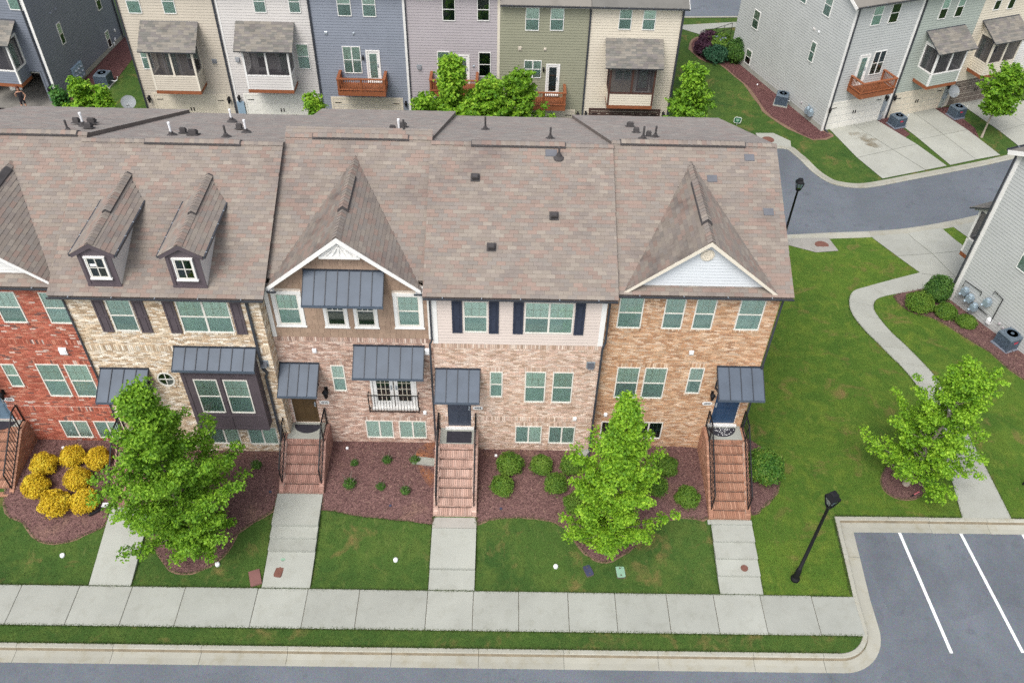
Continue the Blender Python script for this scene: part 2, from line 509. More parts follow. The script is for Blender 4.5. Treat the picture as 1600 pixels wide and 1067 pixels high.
class MB:
    def __init__(self):
        self.v, self.f, self.mi, self.n = [], [], [], 0

    def add(self, verts, faces, mi=0):
        verts = np.asarray(verts, float).reshape(-1, 3)
        self.v.append(verts)
        n = self.n
        self.f += [tuple(i + n for i in f) for f in faces]
        self.mi += [mi] * len(faces)
        self.n += len(verts)
        return self

    def box(self, x0, x1, y0, y1, z0, z1, mi=0):
        return self.add([(x0, y0, z0), (x1, y0, z0), (x1, y1, z0), (x0, y1, z0), (x0, y0, z1), (x1, y0, z1), (x1, y1, z1), (x0, y1, z1)],
                        [(0, 3, 2, 1), (4, 5, 6, 7), (0, 1, 5, 4), (1, 2, 6, 5), (2, 3, 7, 6), (3, 0, 4, 7)], mi)

    def hexa(self, pts, mi=0):
        return self.add(pts, [(0, 3, 2, 1), (4, 5, 6, 7), (0, 1, 5, 4), (1, 2, 6, 5), (2, 3, 7, 6), (3, 0, 4, 7)], mi)

    def prism(self, poly, d0, d1, axis, mi=0):
        """Polygon (2D) extruded along an axis between d0 and d1."""
        def P(a, b, d):
            return {'x': (d, a, b), 'y': (a, d, b), 'z': (a, b, d)}[axis]
        n = len(poly)
        vs = [P(a, b, d0) for a, b in poly] + [P(a, b, d1) for a, b in poly]
        fs = [tuple(range(n)), tuple(range(2 * n - 1, n - 1, -1))] + [(i, n + i, n + (i + 1) % n, (i + 1) % n) for i in range(n)]
        return self.add(vs, fs, mi)

    def bar(self, a, b, w, h=None, mi=0):
        """Square bar between two points."""
        a, b = np.array(a, float), np.array(b, float)
        h = h or w
        d = b - a
        d /= np.linalg.norm(d)
        up = np.array([0, 0, 1.0]) if abs(d[2]) < 0.95 else np.array([0, 1.0, 0])
        s = np.cross(d, up)
        s /= np.linalg.norm(s)
        t = np.cross(s, d)
        q = [(-1, -1), (1, -1), (1, 1), (-1, 1)]
        return self.hexa([p + s * w / 2 * i + t * h / 2 * j for p in (a, b) for i, j in q], mi)

    def tube(self, pts, rad, n=8, mi=0):
        pts = [np.array(p, float) for p in pts]
        rs = rad if isinstance(rad, (list, tuple)) else [rad] * len(pts)
        vs = []
        for i, p in enumerate(pts):
            d = pts[min(i + 1, len(pts) - 1)] - pts[max(i - 1, 0)]
            d /= max(1e-9, np.linalg.norm(d))
            up = np.array([0, 0, 1.0]) if abs(d[2]) < 0.9 else np.array([1.0, 0, 0])
            s = np.cross(d, up)
            s /= np.linalg.norm(s)
            t = np.cross(s, d)
            for k in range(n):
                a = 2 * math.pi * k / n
                vs.append(p + rs[i] * (math.cos(a) * s + math.sin(a) * t))
        fs = []
        for i in range(len(pts) - 1):
            for k in range(n):
                fs.append((i * n + k, i * n + (k + 1) % n, (i + 1) * n + (k + 1) % n, (i + 1) * n + k))
        fs.append(tuple(range(n)))
        fs.append(tuple(range(len(pts) * n - 1, (len(pts) - 1) * n - 1, -1)))
        return self.add(vs, fs, mi)

    def lathe(self, c, prof, n=16, mi=0):
        vs = [(c[0] + r * math.cos(2 * math.pi * k / n), c[1] + r * math.sin(2 * math.pi * k / n), c[2] + z) for r, z in prof for k in range(n)]
        fs = [(i * n + k, i * n + (k + 1) % n, (i + 1) * n + (k + 1) % n, (i + 1) * n + k) for i in range(len(prof) - 1) for k in range(n)]
        fs.append(tuple(range((len(prof) - 1) * n, len(prof) * n)))
        fs.append(tuple(range(n - 1, -1, -1)))
        return self.add(vs, fs, mi)

    def mesh(self, name, mats, off=(0, 0, 0), smooth=False, merge=False):
        me = bpy.data.meshes.new(name)
        v = (np.concatenate(self.v) if self.v else np.zeros((0, 3))) - np.array(off, float)
        me.from_pydata(v.tolist(), [], self.f)
        for mt in (mats if isinstance(mats, (list, tuple)) else [mats]):
            me.materials.append(M[mt])
        if any(self.mi):
            me.polygons.foreach_set('material_index', self.mi)
        if smooth:
            me.polygons.foreach_set('use_smooth', [True] * len(me.polygons))
        if merge:
            bm = bmesh.new()
            bm.from_mesh(me)
            bmesh.ops.remove_doubles(bm, verts=bm.verts, dist=1e-4)
            bm.to_mesh(me)
            bm.free()
        me.update()
        return me

    def build(self, name, mats, ctx=None, parent=None, smooth=False, merge=False, kind=None, label=None):
        off = ctx.org if ctx else (0, 0, 0)
        o = bpy.data.objects.new(name, self.mesh(name, mats, off, smooth, merge))
        COL.objects.link(o)
        p = parent or (ctx.root if ctx else None)
        if p:
            o.parent = p
        if kind:
            o['kind'] = kind
        if label:
            o['label'] = label
        return o


def tag(o, label, cat, group=None):
    o['label'] = label
    o['category'] = cat
    if group:
        o['group'] = group
    return o


def thing(name, label, cat, loc, rz=0.0, group=None):
    o = bpy.data.objects.new(name, None)
    o.empty_display_size = 0.3
    COL.objects.link(o)
    o.location = loc
    o.rotation_euler = (0, 0, rz)
    tag(o, label, cat, group)
    return Ctx(o, (0, 0, 0))


def structure(name):
    o = bpy.data.objects.new(name, None)
    o.empty_display_size = 0.3
    COL.objects.link(o)
    o['kind'] = 'structure'
    return Ctx(o, (0, 0, 0))


def copy_tree(o, parent=None):
    c = o.copy()
    COL.objects.link(c)
    c.parent = parent
    for ch in list(o.children):
        copy_tree(ch, c)
    return c


def inst(name, me, parent, loc, rz=0.0, scale=None, kind=None):
    o = bpy.data.objects.new(name, me)
    COL.objects.link(o)
    o.parent = parent
    o.location = loc
    if rz:
        o.rotation_euler = (0, 0, rz)
    if scale is not None:
        o.scale = scale
    return o


# ------------------------------------------------------------------ ground shape
def sst(t):
    t = np.clip(t, 0, 1)
    return t * t * (3 - 2 * t)


def ground(x, y):
    x = np.asarray(x, float)
    y = np.asarray(y, float)
    a = 0.9 * sst((y - 15.6) / 4.6)
    a = np.where(y > 24, 0.9 - 2.9 * sst((y - 24) / 11.0), a)
    b = -2 * np.clip((y - 19) / 20.0, 0, 1)
    w = sst((x - 7) / 5.0)
    return a * (1 - w) + b * w


def gz(x, y):
    return float(ground(x, y))


def smooth_poly(pts, n=4):
    out = []
    k = len(pts)
    P = [np.array(p, float) for p in pts]
    for i in range(k):
        p0, p1, p2, p3 = P[i - 1], P[i], P[(i + 1) % k], P[(i + 2) % k]
        for j in range(n):
            t = j / n
            out.append(tuple(0.5 * ((2 * p1) + (-p0 + p2) * t + (2 * p0 - 5 * p1 + 4 * p2 - p3) * t * t + (-p0 + 3 * p1 - 3 * p2 + p3) * t ** 3)))
    return out


def smooth_line(pts, n=5):
    P = [np.array(p, float) for p in pts]
    P = [2 * P[0] - P[1]] + P + [2 * P[-1] - P[-2]]
    out = []
    for i in range(1, len(P) - 2):
        p0, p1, p2, p3 = P[i - 1], P[i], P[i + 1], P[i + 2]
        for j in range(n):
            t = j / n
            out.append(0.5 * ((2 * p1) + (-p0 + p2) * t + (2 * p0 - 5 * p1 + 4 * p2 - p3) * t * t + (-p0 + 3 * p1 - 3 * p2 + p3) * t ** 3))
    out.append(P[-2])
    return out


def drape(name, poly, off, mat, step=0.5, zfun=None, parent=None, thick=0.0):
    """Sheet over the ground: the outline is cut by a grid and every vertex set on the terrain."""
    bm = bmesh.new()
    vv_ = [bm.verts.new((p[0], p[1], 0)) for p in poly]
    for tri in tessellate_polygon([[Vector((p[0], p[1], 0)) for p in poly]]):
        if len(set(tri)) == 3:
            try:
                bm.faces.new([vv_[i_] for i_ in tri])
            except ValueError:
                pass
    xs = [p[0] for p in poly]
    ys = [p[1] for p in poly]
    for ax, lo, hi in ((0, min(xs), max(xs)), (1, min(ys), max(ys))):
        k = math.ceil(lo / step) * step
        while k < hi:
            co = [0, 0, 0]
            no = [0, 0, 0]
            co[ax] = k
            no[ax] = 1
            bmesh.ops.bisect_plane(bm, geom=bm.verts[:] + bm.edges[:] + bm.faces[:], plane_co=co, plane_no=no, dist=1e-5)
            k += step
    bmesh.ops.remove_doubles(bm, verts=bm.verts, dist=1e-4)
    for v in bm.verts:
        v.co.z = (zfun(v.co.x, v.co.y) if zfun else gz(v.co.x, v.co.y)) + off
    bmesh.ops.recalc_face_normals(bm, faces=bm.faces)
    if sum(f.normal.z for f in bm.faces) < 0:
        bmesh.ops.reverse_faces(bm, faces=bm.faces[:])
    if thick:
        g = bmesh.ops.extrude_face_region(bm, geom=bm.faces[:])
        top = [e for e in g['geom'] if isinstance(e, bmesh.types.BMVert)]
        for v in top:
            v.co.z += 0
        for v in bm.verts:
            if v not in set(top):
                pass
        low = set(bm.verts) - set(top)
        for v in low:
            v.co.z -= thick
        bmesh.ops.recalc_face_normals(bm, faces=bm.faces)
    me = bpy.data.meshes.new(name)
    bm.to_mesh(me)
    bm.free()
    me.materials.append(M[mat])
    o = bpy.data.objects.new(name, me)
    COL.objects.link(o)
    if parent:
        o.parent = parent
    else:
        o['kind'] = 'structure'
    return o


def in_poly(x, y, poly):
    x = np.asarray(x)
    y = np.asarray(y)
    r = np.zeros(x.shape, bool)
    n = len(poly)
    for i in range(n):
        x1, y1 = poly[i][0], poly[i][1]
        x2, y2 = poly[(i + 1) % n][0], poly[(i + 1) % n][1]
        c = ((y1 > y) != (y2 > y)) & (x < (x2 - x1) * (y - y1) / (y2 - y1 + 1e-12) + x1)
        r ^= c
    return r


# ================================================================== THE SETTING
# terrain: fine where the photograph looks, coarse out to the horizon
def build_terrain():
    xs = sorted(set(np.round(np.arange(-36, 36.01, 0.5), 3)) | {-400, -200, -100, -60, -45, 45, 60, 100, 200, 400})
    ys = sorted(set(np.round(np.arange(8, 76.01, 0.5), 3)) | {-200, -60, -20, 0, 90, 120, 200, 400, 700})
    X, Y = np.meshgrid(xs, ys, indexing='ij')
    Z = ground(X, Y)
    low = (Y < 13.3) | ((X > 12.85) & (Y < 18.7)) | ((X > 11.3) & (Y < 14.55) & (np.hypot(X - 11.4, Y - 14.53) > 0.95))
    Z = np.where(low, -1.2, Z)
    v = np.stack([X, Y, Z], -1).reshape(-1, 3)
    ny = len(ys)
    f = [(i * ny + j, (i + 1) * ny + j, (i + 1) * ny + j + 1, i * ny + j + 1) for i in range(len(xs) - 1) for j in range(ny - 1)]
    b = MB()
    b.add(v, f)
    o = b.build("lawn", "turf", smooth=True)
    o['kind'] = 'structure'


build_terrain()

# street and parking lot, one flat sheet
b = MB()
b.add([(-80, -20, -.12), (80, -20, -.12), (80, 12.98, -.12), (11.5, 12.98, -.12), (-80, 12.98, -.12), (11.5, 18.5, -.12), (80, 18.6, -.12)],
      [(0, 1, 2, 3, 4), (3, 2, 6, 5)])
o = b.build("street", "asphalt")
o['kind'] = 'structure'

# kerb with gutter, in poured lengths with open joints
KPROF = [(0.0, -0.3), (0.0, 0.012), (0.02, 0.025), (0.14, 0.022), (0.17, 0.0), (0.21, -0.10), (0.40, -0.115), (0.62, -0.108), (0.62, -0.3)]


def sweep(pts, prof, name, mat, parent, zf=None):
    P = [np.array(p[:2], float) for p in pts]
    vs = []
    for i, p in enumerate(P):
        t1 = P[i] - P[i - 1] if i else P[1] - P[0]
        t2 = P[i + 1] - P[i] if i < len(P) - 1 else t1
        t1 = t1 / np.linalg.norm(t1)
        t2 = t2 / np.linalg.norm(t2)
        n1 = np.array([t1[1], -t1[0]])
        n2 = np.array([t2[1], -t2[0]])
        nn_ = n1 + n2
        nn_ /= np.linalg.norm(nn_)
        k = 1 / max(0.5, nn_ @ n1)
        z0 = zf(p[0], p[1]) if zf else 0.0
        for d, z in prof:
            q = p + nn_ * d * k
            vs.append((q[0], q[1], z0 + z))
    n = len(prof)
    fs = [(i * n + j, (i + 1) * n + j, (i + 1) * n + j + 1, i * n + j + 1) for i in range(len(P) - 1) for j in range(n - 1)]
    fs += [tuple(range(n)), tuple(range(len(P) * n - 1, (len(P) - 1) * n - 1, -1))]
    bb = MB()
    bb.add(vs, fs)
    if prof is KPROF:
        bb.mi = [1 if (q % (n - 1)) == 4 and q < (len(P) - 1) * (n - 1) else 0 for q in range(len(fs))]  # darker brown band on the sloping kerb face
    return bb.build(name, [mat, 'kerb_face'], parent=parent)


kerb = structure("kerb")
JX = [-30, -27, -24, -21, -18.2, -15.62, -12.49, -9.62, -6.81, -3.41, -0.56, 2.24, 5.34, 8.5, 10.82]
for a_, b_ in zip(JX[:-1], JX[1:]):
    sweep([(a_ + .006, 13.53), (b_ - .006, 13.53)], KPROF, "kerb_segment", "concrete_kerb", kerb.root)
arc = [(11.40 + 1.0 * math.sin(t), 14.53 - 1.0 * math.cos(t)) for t in np.linspace(0, math.pi / 2, 12)]
drape("verge", [(-30, 13.535)] + [(p[0] - .004, p[1] + .004) for p in arc] + [(12.40, 14.145), (-30, 14.145)], .004, "turf", .5, zfun=lambda u, v: 0.0)
sweep([(10.83, 13.53)] + arc + [(12.42, 15.6)], KPROF, "kerb_segment", "concrete_kerb", kerb.root)
sweep([(12.421, 15.612), (12.55, 17.3)], KPROF, "kerb_segment", "concrete_kerb", kerb.root)
sweep([(12.551, 17.312), (12.66, 18.95), (13.9, 18.97)], KPROF, "kerb_segment", "concrete_kerb", kerb.root)
for a_, b_ in ((13.9, 16.2), (16.2, 18.4), (18.4, 21.0), (21.0, 24.0), (24, 30)):
    sweep([(a_ + .006, 18.97), (b_ - .006, 18.98)], KPROF, "kerb_segment", "concrete_kerb", kerb.root)

# the pavement in slabs with recessed joints
pav = structure("pavement")
SJ = [-24, -22, -20, -18.3, -16.33, -14.35, -12.55, -10.73, -8.23, -6.51, -4.73, -2.38, -0.8, 0.76, 2.46, 4.09, 5.88, 7.52, 9.15, 10.94, 12.43]
for a_, b_ in zip(SJ[:-1], SJ[1:]):
    b = MB()
    w, e = a_ + .009, b_ - .009
    y1 = 15.62 if e < 12 else 15.60
    bv = .012
    dz = random.uniform(-.004, .004)
    b.add([(w, 14.15, -.1), (e, 14.15, -.1), (e, y1, -.1), (w, y1, -.1), (w, 14.15, .02 + dz), (e, 14.15, .02 + dz), (e, y1, .02 + dz), (w, y1, .02 + dz),
           (w + bv, 14.15 + bv, .03 + dz), (e - bv, 14.15 + bv, .03 + dz), (e - bv, y1 - bv, .03 + dz), (w + bv, y1 - bv, .03 + dz)],
          [(0, 1, 5, 4), (1, 2, 6, 5), (2, 3, 7, 6), (3, 0, 4, 7), (4, 5, 9, 8), (5, 6, 10, 9), (6, 7, 11, 10), (7, 4, 8, 11), (8, 9, 10, 11)])
    b.build("slab", "concrete", parent=pav.root)
b = MB()
b.box(-24, 12.42, 14.16, 15.61, -.15, .008)
b.build("joint_bed", "joint_dirt", parent=pav.root)

# front paths: slabs that step down to the pavement
PATHS = [
    (-14.06, -12.62, 0.0, [(18.45, 15.635, .62, .035)]),
    (-8.12, -6.46, 0.0, [(19.04, 17.80, .80, .66), (17.80, 17.36, .53, .51), (17.36, 16.92, .40, .38), (16.92, 15.635, .26, .035)]),
    (-2.37, -.78, 0.0, [(18.30, 17.86, .56, .50), (17.85, 16.38, .50, .24), (16.37, 15.635, .13, .035)]),
    (7.78, 9.28, 0.0, [(18.34, 18.16, .56, .55), (18.16, 17.50, .50, .46), (17.50, 16.88, .37, .33), (16.88, 16.27, .24, .20), (16.27, 15.635, .11, .035)]),
]
for x0, x1, sh, seg in PATHS:
    pth = structure("path")
    for (ya_, yb_, za_, zb_) in seg:
        b = MB()
        x0_ = x0 - (.12 if (x0 > 7 and ya_ > 18.3) else 0)
        b.hexa([(x0_, yb_ + .004, -.2), (x1, yb_ + .004, -.2), (x1, ya_ - .004, -.2), (x0_, ya_ - .004, -.2),
                (x0_, yb_ + .004, zb_), (x1, yb_ + .004, zb_), (x1, ya_ - .004, za_), (x0_, ya_ - .004, za_)])
        b.build("slab", "concrete_old" if (yb_ > 17.8 and x0 > -3 and x0 < 0) else "concrete", parent=pth.root)

# the side lawn, a lighter stand of turf
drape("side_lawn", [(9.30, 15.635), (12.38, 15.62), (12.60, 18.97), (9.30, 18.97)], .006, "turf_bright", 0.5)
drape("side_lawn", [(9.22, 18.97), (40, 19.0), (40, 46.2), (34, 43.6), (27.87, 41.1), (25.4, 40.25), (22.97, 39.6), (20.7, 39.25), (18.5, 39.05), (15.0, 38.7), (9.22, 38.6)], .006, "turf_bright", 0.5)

# planting beds
BEDS = {
    "a": smooth_poly([(-17.9, 21.6), (-14.6, 21.6), (-14.05, 20.6), (-14.1, 18.6), (-14.10, 17.85), (-14.76, 17.44), (-15.5, 17.16), (-16.34, 17.24), (-17.07, 17.86), (-17.77, 18.22), (-18.1, 19.37)], 3),
    "b": smooth_poly([(-12.6, 17.9), (-11.72, 16.49), (-10.92, 16.13), (-10.09, 16.42), (-9.57, 16.97), (-9.32, 17.61), (-8.5, 18.2), (-8.13, 18.7), (-8.0, 20.9), (-8.1, 21.4), (-12.4, 21.4), (-12.5, 19.5)], 3),
    "c": [(-6.5, 21.7), (-2.3, 21.7), (-2.34, 17.99), (-2.8, 18.03), (-3.16, 18.1), (-3.7, 18.12), (-4.21, 18.18), (-4.8, 18.22), (-5.4, 18.3), (-5.94, 18.42), (-6.45, 18.45)],
    "d": [(-0.85, 21.5), (3.71, 21.6), (7.9, 21.7), (7.75, 18.45)] + [tuple(p) for p in smooth_line([(7.51, 18.33), (6.72, 18.39), (6.16, 18.3), (5.59, 18.06), (5.07, 17.43), (4.5, 17.04), (3.87, 16.77), (3.41, 16.88), (3.04, 17.18), (2.66, 17.71), (2.28, 18.05), (1.65, 18.23), (0.79, 18.3), (0.0, 18.25), (-0.47, 18.16), (-0.78, 17.96)], 3)],
    "e": smooth_poly([(9.2, 22.6), (10.3, 22.5), (10.9, 21.6), (10.95, 20.6), (10.5, 19.7), (10.0, 19.2), (9.55, 18.75), (9.25, 19.0), (9.2, 20.5)], 3),
    "ring": smooth_poly([(16.77, 20.51), (16.46, 20.11), (16.0, 19.89), (15.46, 19.88), (15.12, 20.12), (14.99, 20.55), (15.14, 20.98), (15.41, 21.43), (15.85, 21.74), (16.28, 21.72), (16.64, 21.46), (16.8, 21.02)], 2),
    "g": smooth_poly([(19.99, 33.46), (20.81, 33.93), (21.75, 34.19), (22.9, 33.8), (25.6, 27.9), (25.3, 25.0), (24.2, 26.3), (23.35, 27.77), (22.97, 29.05), (22.25, 30.18), (21.8, 31.07), (21.16, 31.77), (20.51, 32.07), (20.16, 32.48)], 2),
    "rear": smooth_poly([(16.75, 61.6), (18.82, 56.4), (20.9, 50.8), (21.43, 50.24), (20.04, 49.7), (18.9, 51.11), (17.94, 52.59), (17.59, 54.05), (17.3, 56.34), (16.59, 58.2), (15.77, 60.17), (14.87, 60.43), (14.15, 61.65), (14.1, 63.27), (14.76, 64.41), (15.98, 64.25)], 2),
    "m1": [(24.96, 52.6), (26.0, 52.9), (26.7, 50.58), (25.84, 49.8)],
    "m2": [(29.54, 54.1), (30.6, 54.4), (31.36, 51.53), (31.1, 50.0), (30.2, 50.0)],
    "left": [(-29.5, 52.6), (-28.0, 53.2), (-27.0, 55.6), (-26.9, 59.0), (-26.6, 63.5), (-28.6, 63.5), (-29.0, 58.0)],
}
for k, pl in BEDS.items():
    drape("mulch_bed", pl, 0.02 if k != "ring" else 0.028, "mulch" if k in "abcdeg" or k == "ring" else "mulch_rear", 0.5)


def grow(poly, d):
    c = np.array(poly)
    out = []
    n = len(poly)
    ar = sum(c[i][0] * c[(i + 1) % n][1] - c[(i + 1) % n][0] * c[i][1] for i in range(n))
    for i in range(n):
        t = c[(i + 1) % n] - c[i - 1]
        t = t / max(1e-6, np.linalg.norm(t))
        nrm = np.array([t[1], -t[0]]) * (1 if ar > 0 else -1)
        out.append(tuple(c[i] + nrm * d * random.uniform(.4, 1.5)))
    return out


for k in ("a", "b", "d", "e", "ring", "g", "rear"):
    drape("soil_rim", grow(BEDS[k], .055 if k != "rear" else .2), 0.012, "soil", 0.5)


def scatter_chips(name, polys, dens, size, mat, zoff):
    P = []
    for pl in polys:
        xs = [p[0] for p in pl]
        ys = [p[1] for p in pl]
        n = int((max(xs) - min(xs)) * (max(ys) - min(ys)) * dens)
        x = RNG.uniform(min(xs), max(xs), n)
        y = RNG.uniform(min(ys), max(ys), n)
        k = in_poly(x, y, pl)
        P.append(np.stack([x[k], y[k]], -1))
    P = np.concatenate(P)
    n = len(P)
    z = ground(P[:, 0], P[:, 1]) + zoff + RNG.uniform(0, .02, n)
    a = RNG.uniform(0, 6.283, n)
    L = size * RNG.uniform(.5, 1.5, n)
    W = L * RNG.uniform(.2, .45, n)
    tl = RNG.uniform(-.5, .5, n)
    dx, dy = np.cos(a), np.sin(a)
    c = np.stack([P[:, 0], P[:, 1], z], -1)
    u = np.stack([dx * L, dy * L, tl * L], -1) / 2
    w = np.stack([-dy * W, dx * W, tl * 0], -1) / 2
    v = np.stack([c - u - w, c + u - w, c + u + w, c - u + w], 1).reshape(-1, 3)
    bb = MB()
    bb.add(v, [(4 * i, 4 * i + 1, 4 * i + 2, 4 * i + 3) for i in range(n)])
    o_ = bb.build(name, mat)
    o_['kind'] = 'stuff'
    return o_


scatter_chips("mulch_chips", [BEDS[k] for k in "abcde"] + [BEDS["ring"]], 120, 0.07, "chips", 0.022)
scatter_chips("mulch_chips", [BEDS["g"]], 50, 0.11, "chips", 0.022)

# winding path on the right, poured in bays
WL = smooth_line([(22.3, 35.75), (20.38, 34.95), (18.98, 34.33), (18.04, 33.84), (17.54, 32.94), (17.36, 31.87), (17.53, 30.64), (17.82, 29.67), (18.15, 28.54), (18.42, 27.64), (18.60, 26.2), (18.45, 24.0), (18.07, 21.9), (17.5, 18.95)], 6)
WR = smooth_line([(21.75, 34.19), (20.64, 33.81), (19.62, 33.50), (19.0, 33.15), (18.62, 32.5), (18.58, 31.7), (18.78, 30.5), (19.1, 29.5), (19.40, 28.4), (19.64, 27.3), (19.72, 26.0), (19.62, 23.7), (19.52, 21.5), (19.36, 18.96)], 6)
wk = structure("winding_path")
N_ = len(WL) - 1
cuts = [0, 12, 24, 31, 37, 44, 51, 58, 63, 68, 73, N_]
for a_, b_ in zip(cuts[:-1], cuts[1:]):
    bb = MB()
    vs, fs = [], []
    for i in range(a_, b_ + 1):
        e = .008 if i == a_ else (-.008 if i == b_ else 0)
        for q, s_ in ((WL, 1), (WR, 1)):
            j = min(N_, max(0, i + (1 if e > 0 else -1))) if e else i
            p = q[i] + (q[j] - q[i]) * (abs(e) / max(1e-6, np.linalg.norm(q[j] - q[i]))) if e else q[i]
            vs.append((p[0], p[1], gz(p[0], p[1]) + .035))
    k = len(vs)
    vs += [(x, y, z - .12) for x, y, z in vs]
    for i in range(b_ - a_):
        fs.append((2 * i, 2 * i + 1, 2 * i + 3, 2 * i + 2))
        fs.append((2 * i, 2 * i + 2, k + 2 * i + 2, k + 2 * i))
        fs.append((2 * i + 1, k + 2 * i + 1, k + 2 * i + 3, 2 * i + 3))
    fs += [(0, k, k + 1, 1), (k - 2, k - 1, 2 * k - 1, 2 * k - 2)]
    bb.add(vs, fs)
    bb.build("slab", "concrete_drive", parent=wk.root)

# alley, its kerbs, the driveways
NEAR = smooth_line([(2, 38.9), (10.0, 39.0), (15.02, 39.15), (18.52, 39.5), (20.71, 39.7), (22.97, 40.05), (25.38, 40.72), (27.87, 41.6), (34, 44.1), (44, 48.3)], 4)
FAR = smooth_line([(16.9, 48.45), (18.0, 48.4), (18.35, 47.75), (18.62, 47.12), (19.06, 45.75), (19.71, 44.7), (20.38, 44.3), (21.4, 44.12), (22.56, 44.32), (25.0, 45.15), (28.15, 46.22), (32.4, 47.8), (44, 52.6)], 4)
drape("alley", [tuple(p) for p in NEAR] + [tuple(p) for p in FAR[::-1]] + [(2, 48.45)], .012, "asphalt", 1.0)
drape("alley", [(-40, 38.9), (2, 38.9), (2, 48.45), (-40, 48.45)], .012, "asphalt", 2.0)
ak = structure("alley_kerb")
RPROF = [(-.02, -.2), (-.02, .05), (.1, .06), (.28, .035), (.5, .02), (.5, -.2)]
for i0 in range(0, len(FAR) - 1, 4):
    sweep([p for p in FAR[i0:i0 + 5]][::-1], [(d, z) for d, z in RPROF], "kerb_segment", "concrete_kerb", ak.root, gz)
for i0 in range(4, len(NEAR) - 1, 4):
    sweep([p for p in NEAR[i0:i0 + 5]], [(d, z) for d, z in RPROF], "kerb_segment", "concrete_kerb", ak.root, gz)
dw = structure("driveway")
for pl in ([(21.45, 51.05), (23.2, 51.72), (24.9, 48.6), (22.3, 47.55)], [(23.22, 51.73), (24.96, 52.4), (26.69, 49.35), (24.92, 48.61)],
           [(22.31, 47.53), (24.9, 48.58), (26.2, 46.25), (23.2, 45.2)], [(24.92, 48.59), (26.7, 49.33), (27.75, 46.8), (26.22, 46.27)],
           [(26.1, 52.85), (27.85, 53.5), (28.9, 50.6), (27.1, 49.95)], [(27.87, 53.51), (29.56, 54.1), (30.75, 51.3), (28.92, 50.61)],
           [(27.1, 49.93), (28.9, 50.58), (29.9, 47.6), (28.0, 46.9)], [(28.92, 50.59), (30.77, 51.28), (31.7, 48.2), (29.92, 47.62)],
           [(31.5, 55.1), (33.6, 55.9), (35.0, 52.2), (32.9, 51.2)], [(33.62, 55.9), (35.9, 56.6), (37.2, 53.0), (35.02, 52.2)],
           [(32.9, 51.18), (35.0, 52.18), (36.2, 49.4), (33.6, 48.5)], [(35.02, 52.18), (37.2, 52.98), (38.4, 50.3), (36.22, 49.42)],
           [(37.0, 57.2), (41.2, 58.8), (43.2, 53.2), (39.4, 51.4)]):
    drape("slab", pl, .03, "concrete_drive", 1.0, parent=dw.root)
dn = structure("driveway")
for pl in ([(20.72, 39.28), (22.9, 39.62), (23.55, 37.6), (21.5, 37.3)], [(22.92, 39.62), (25.04, 40.2), (25.8, 38.05), (23.57, 37.62)],
           [(21.5, 37.28), (23.55, 37.58), (23.9, 35.3), (22.2, 35.6)], [(23.57, 37.6), (25.82, 38.02), (24.6, 35.6), (23.92, 35.3)],
           [(22.2, 35.58), (23.9, 35.28), (22.9, 33.7), (21.78, 34.2)], [(25.75, 40.35), (29.0, 41.5), (30.0, 39.0), (26.5, 38.8)]):
    drape("slab", pl, .03, "concrete_drive", 1.0, parent=dn.root)
drape("stain_patch", smooth_poly([(22.6, 50.6), (23.6, 50.6), (24.5, 49.5), (24.6, 48.8), (23.8, 48.75), (22.9, 49.6)], 4), .036, "oil_stain", 1.0, parent=dw.root)
drape("paved_pad", [(15.6, 38.9), (18.27, 39.05), (18.42, 37.71), (17.12, 37.5), (15.6, 38.3)], .03, "concrete_old", 1.0)
drape("paved_pad", [(16.4, 50.3), (17.6, 50.35), (18.5, 49.4), (18.35, 48.5), (16.6, 48.6)], .03, "concrete_drive", 1.0)
# far street beyond the rear houses, with its pavement
drape("far_street", [(-5, 66.9), (30, 69.3), (30, 80), (-5, 80)], .012, "asphalt", 4.0)
drape("far_pavement", [(-5, 64.6), (13.78, 65.95), (16.2, 64.2), (17.3, 63.2), (17.8, 63.9), (15.5, 66.0), (18.0, 66.5), (30, 67.5), (30, 68.4), (18.1, 67.45), (13.9, 66.7), (-5, 65.5)], .02, "concrete_drive", 2.0)
drape("far_kerb", [(-5, 66.7), (30, 69.1), (30, 69.35), (-5, 66.95)], .04, "concrete_kerb", 4.0)

# parking bay lines
for (xa, ya_, xb, yb_) in ((14.97, 18.36, 15.2, 13.65), (17.27, 18.37, 17.62, 13.7), (19.6, 18.37, 20.05, 13.7), (21.95, 18.37, 22.5, 13.7)):
    b = MB()
    b.add([(xa - .055, ya_, -.116), (xb - .055, yb_, -.116), (xb + .055, yb_, -.116), (xa + .055, ya_, -.116)], [(0, 1, 2, 3)])
    o = b.build("parking_line", "road_paint")
    o['kind'] = 'structure'
b = MB()
b.add([(15.6, 46.1, gz(15.6, 46.1) + .02), (15.72, 46.1, gz(15.7, 46.1) + .02), (16.2, 44.1, gz(16.2, 44.1) + .02), (16.08, 44.1, gz(16.1, 44.1) + .02)], [(0, 3, 2, 1)])
o = b.build("parking_line", "road_paint")
o['kind'] = 'structure'

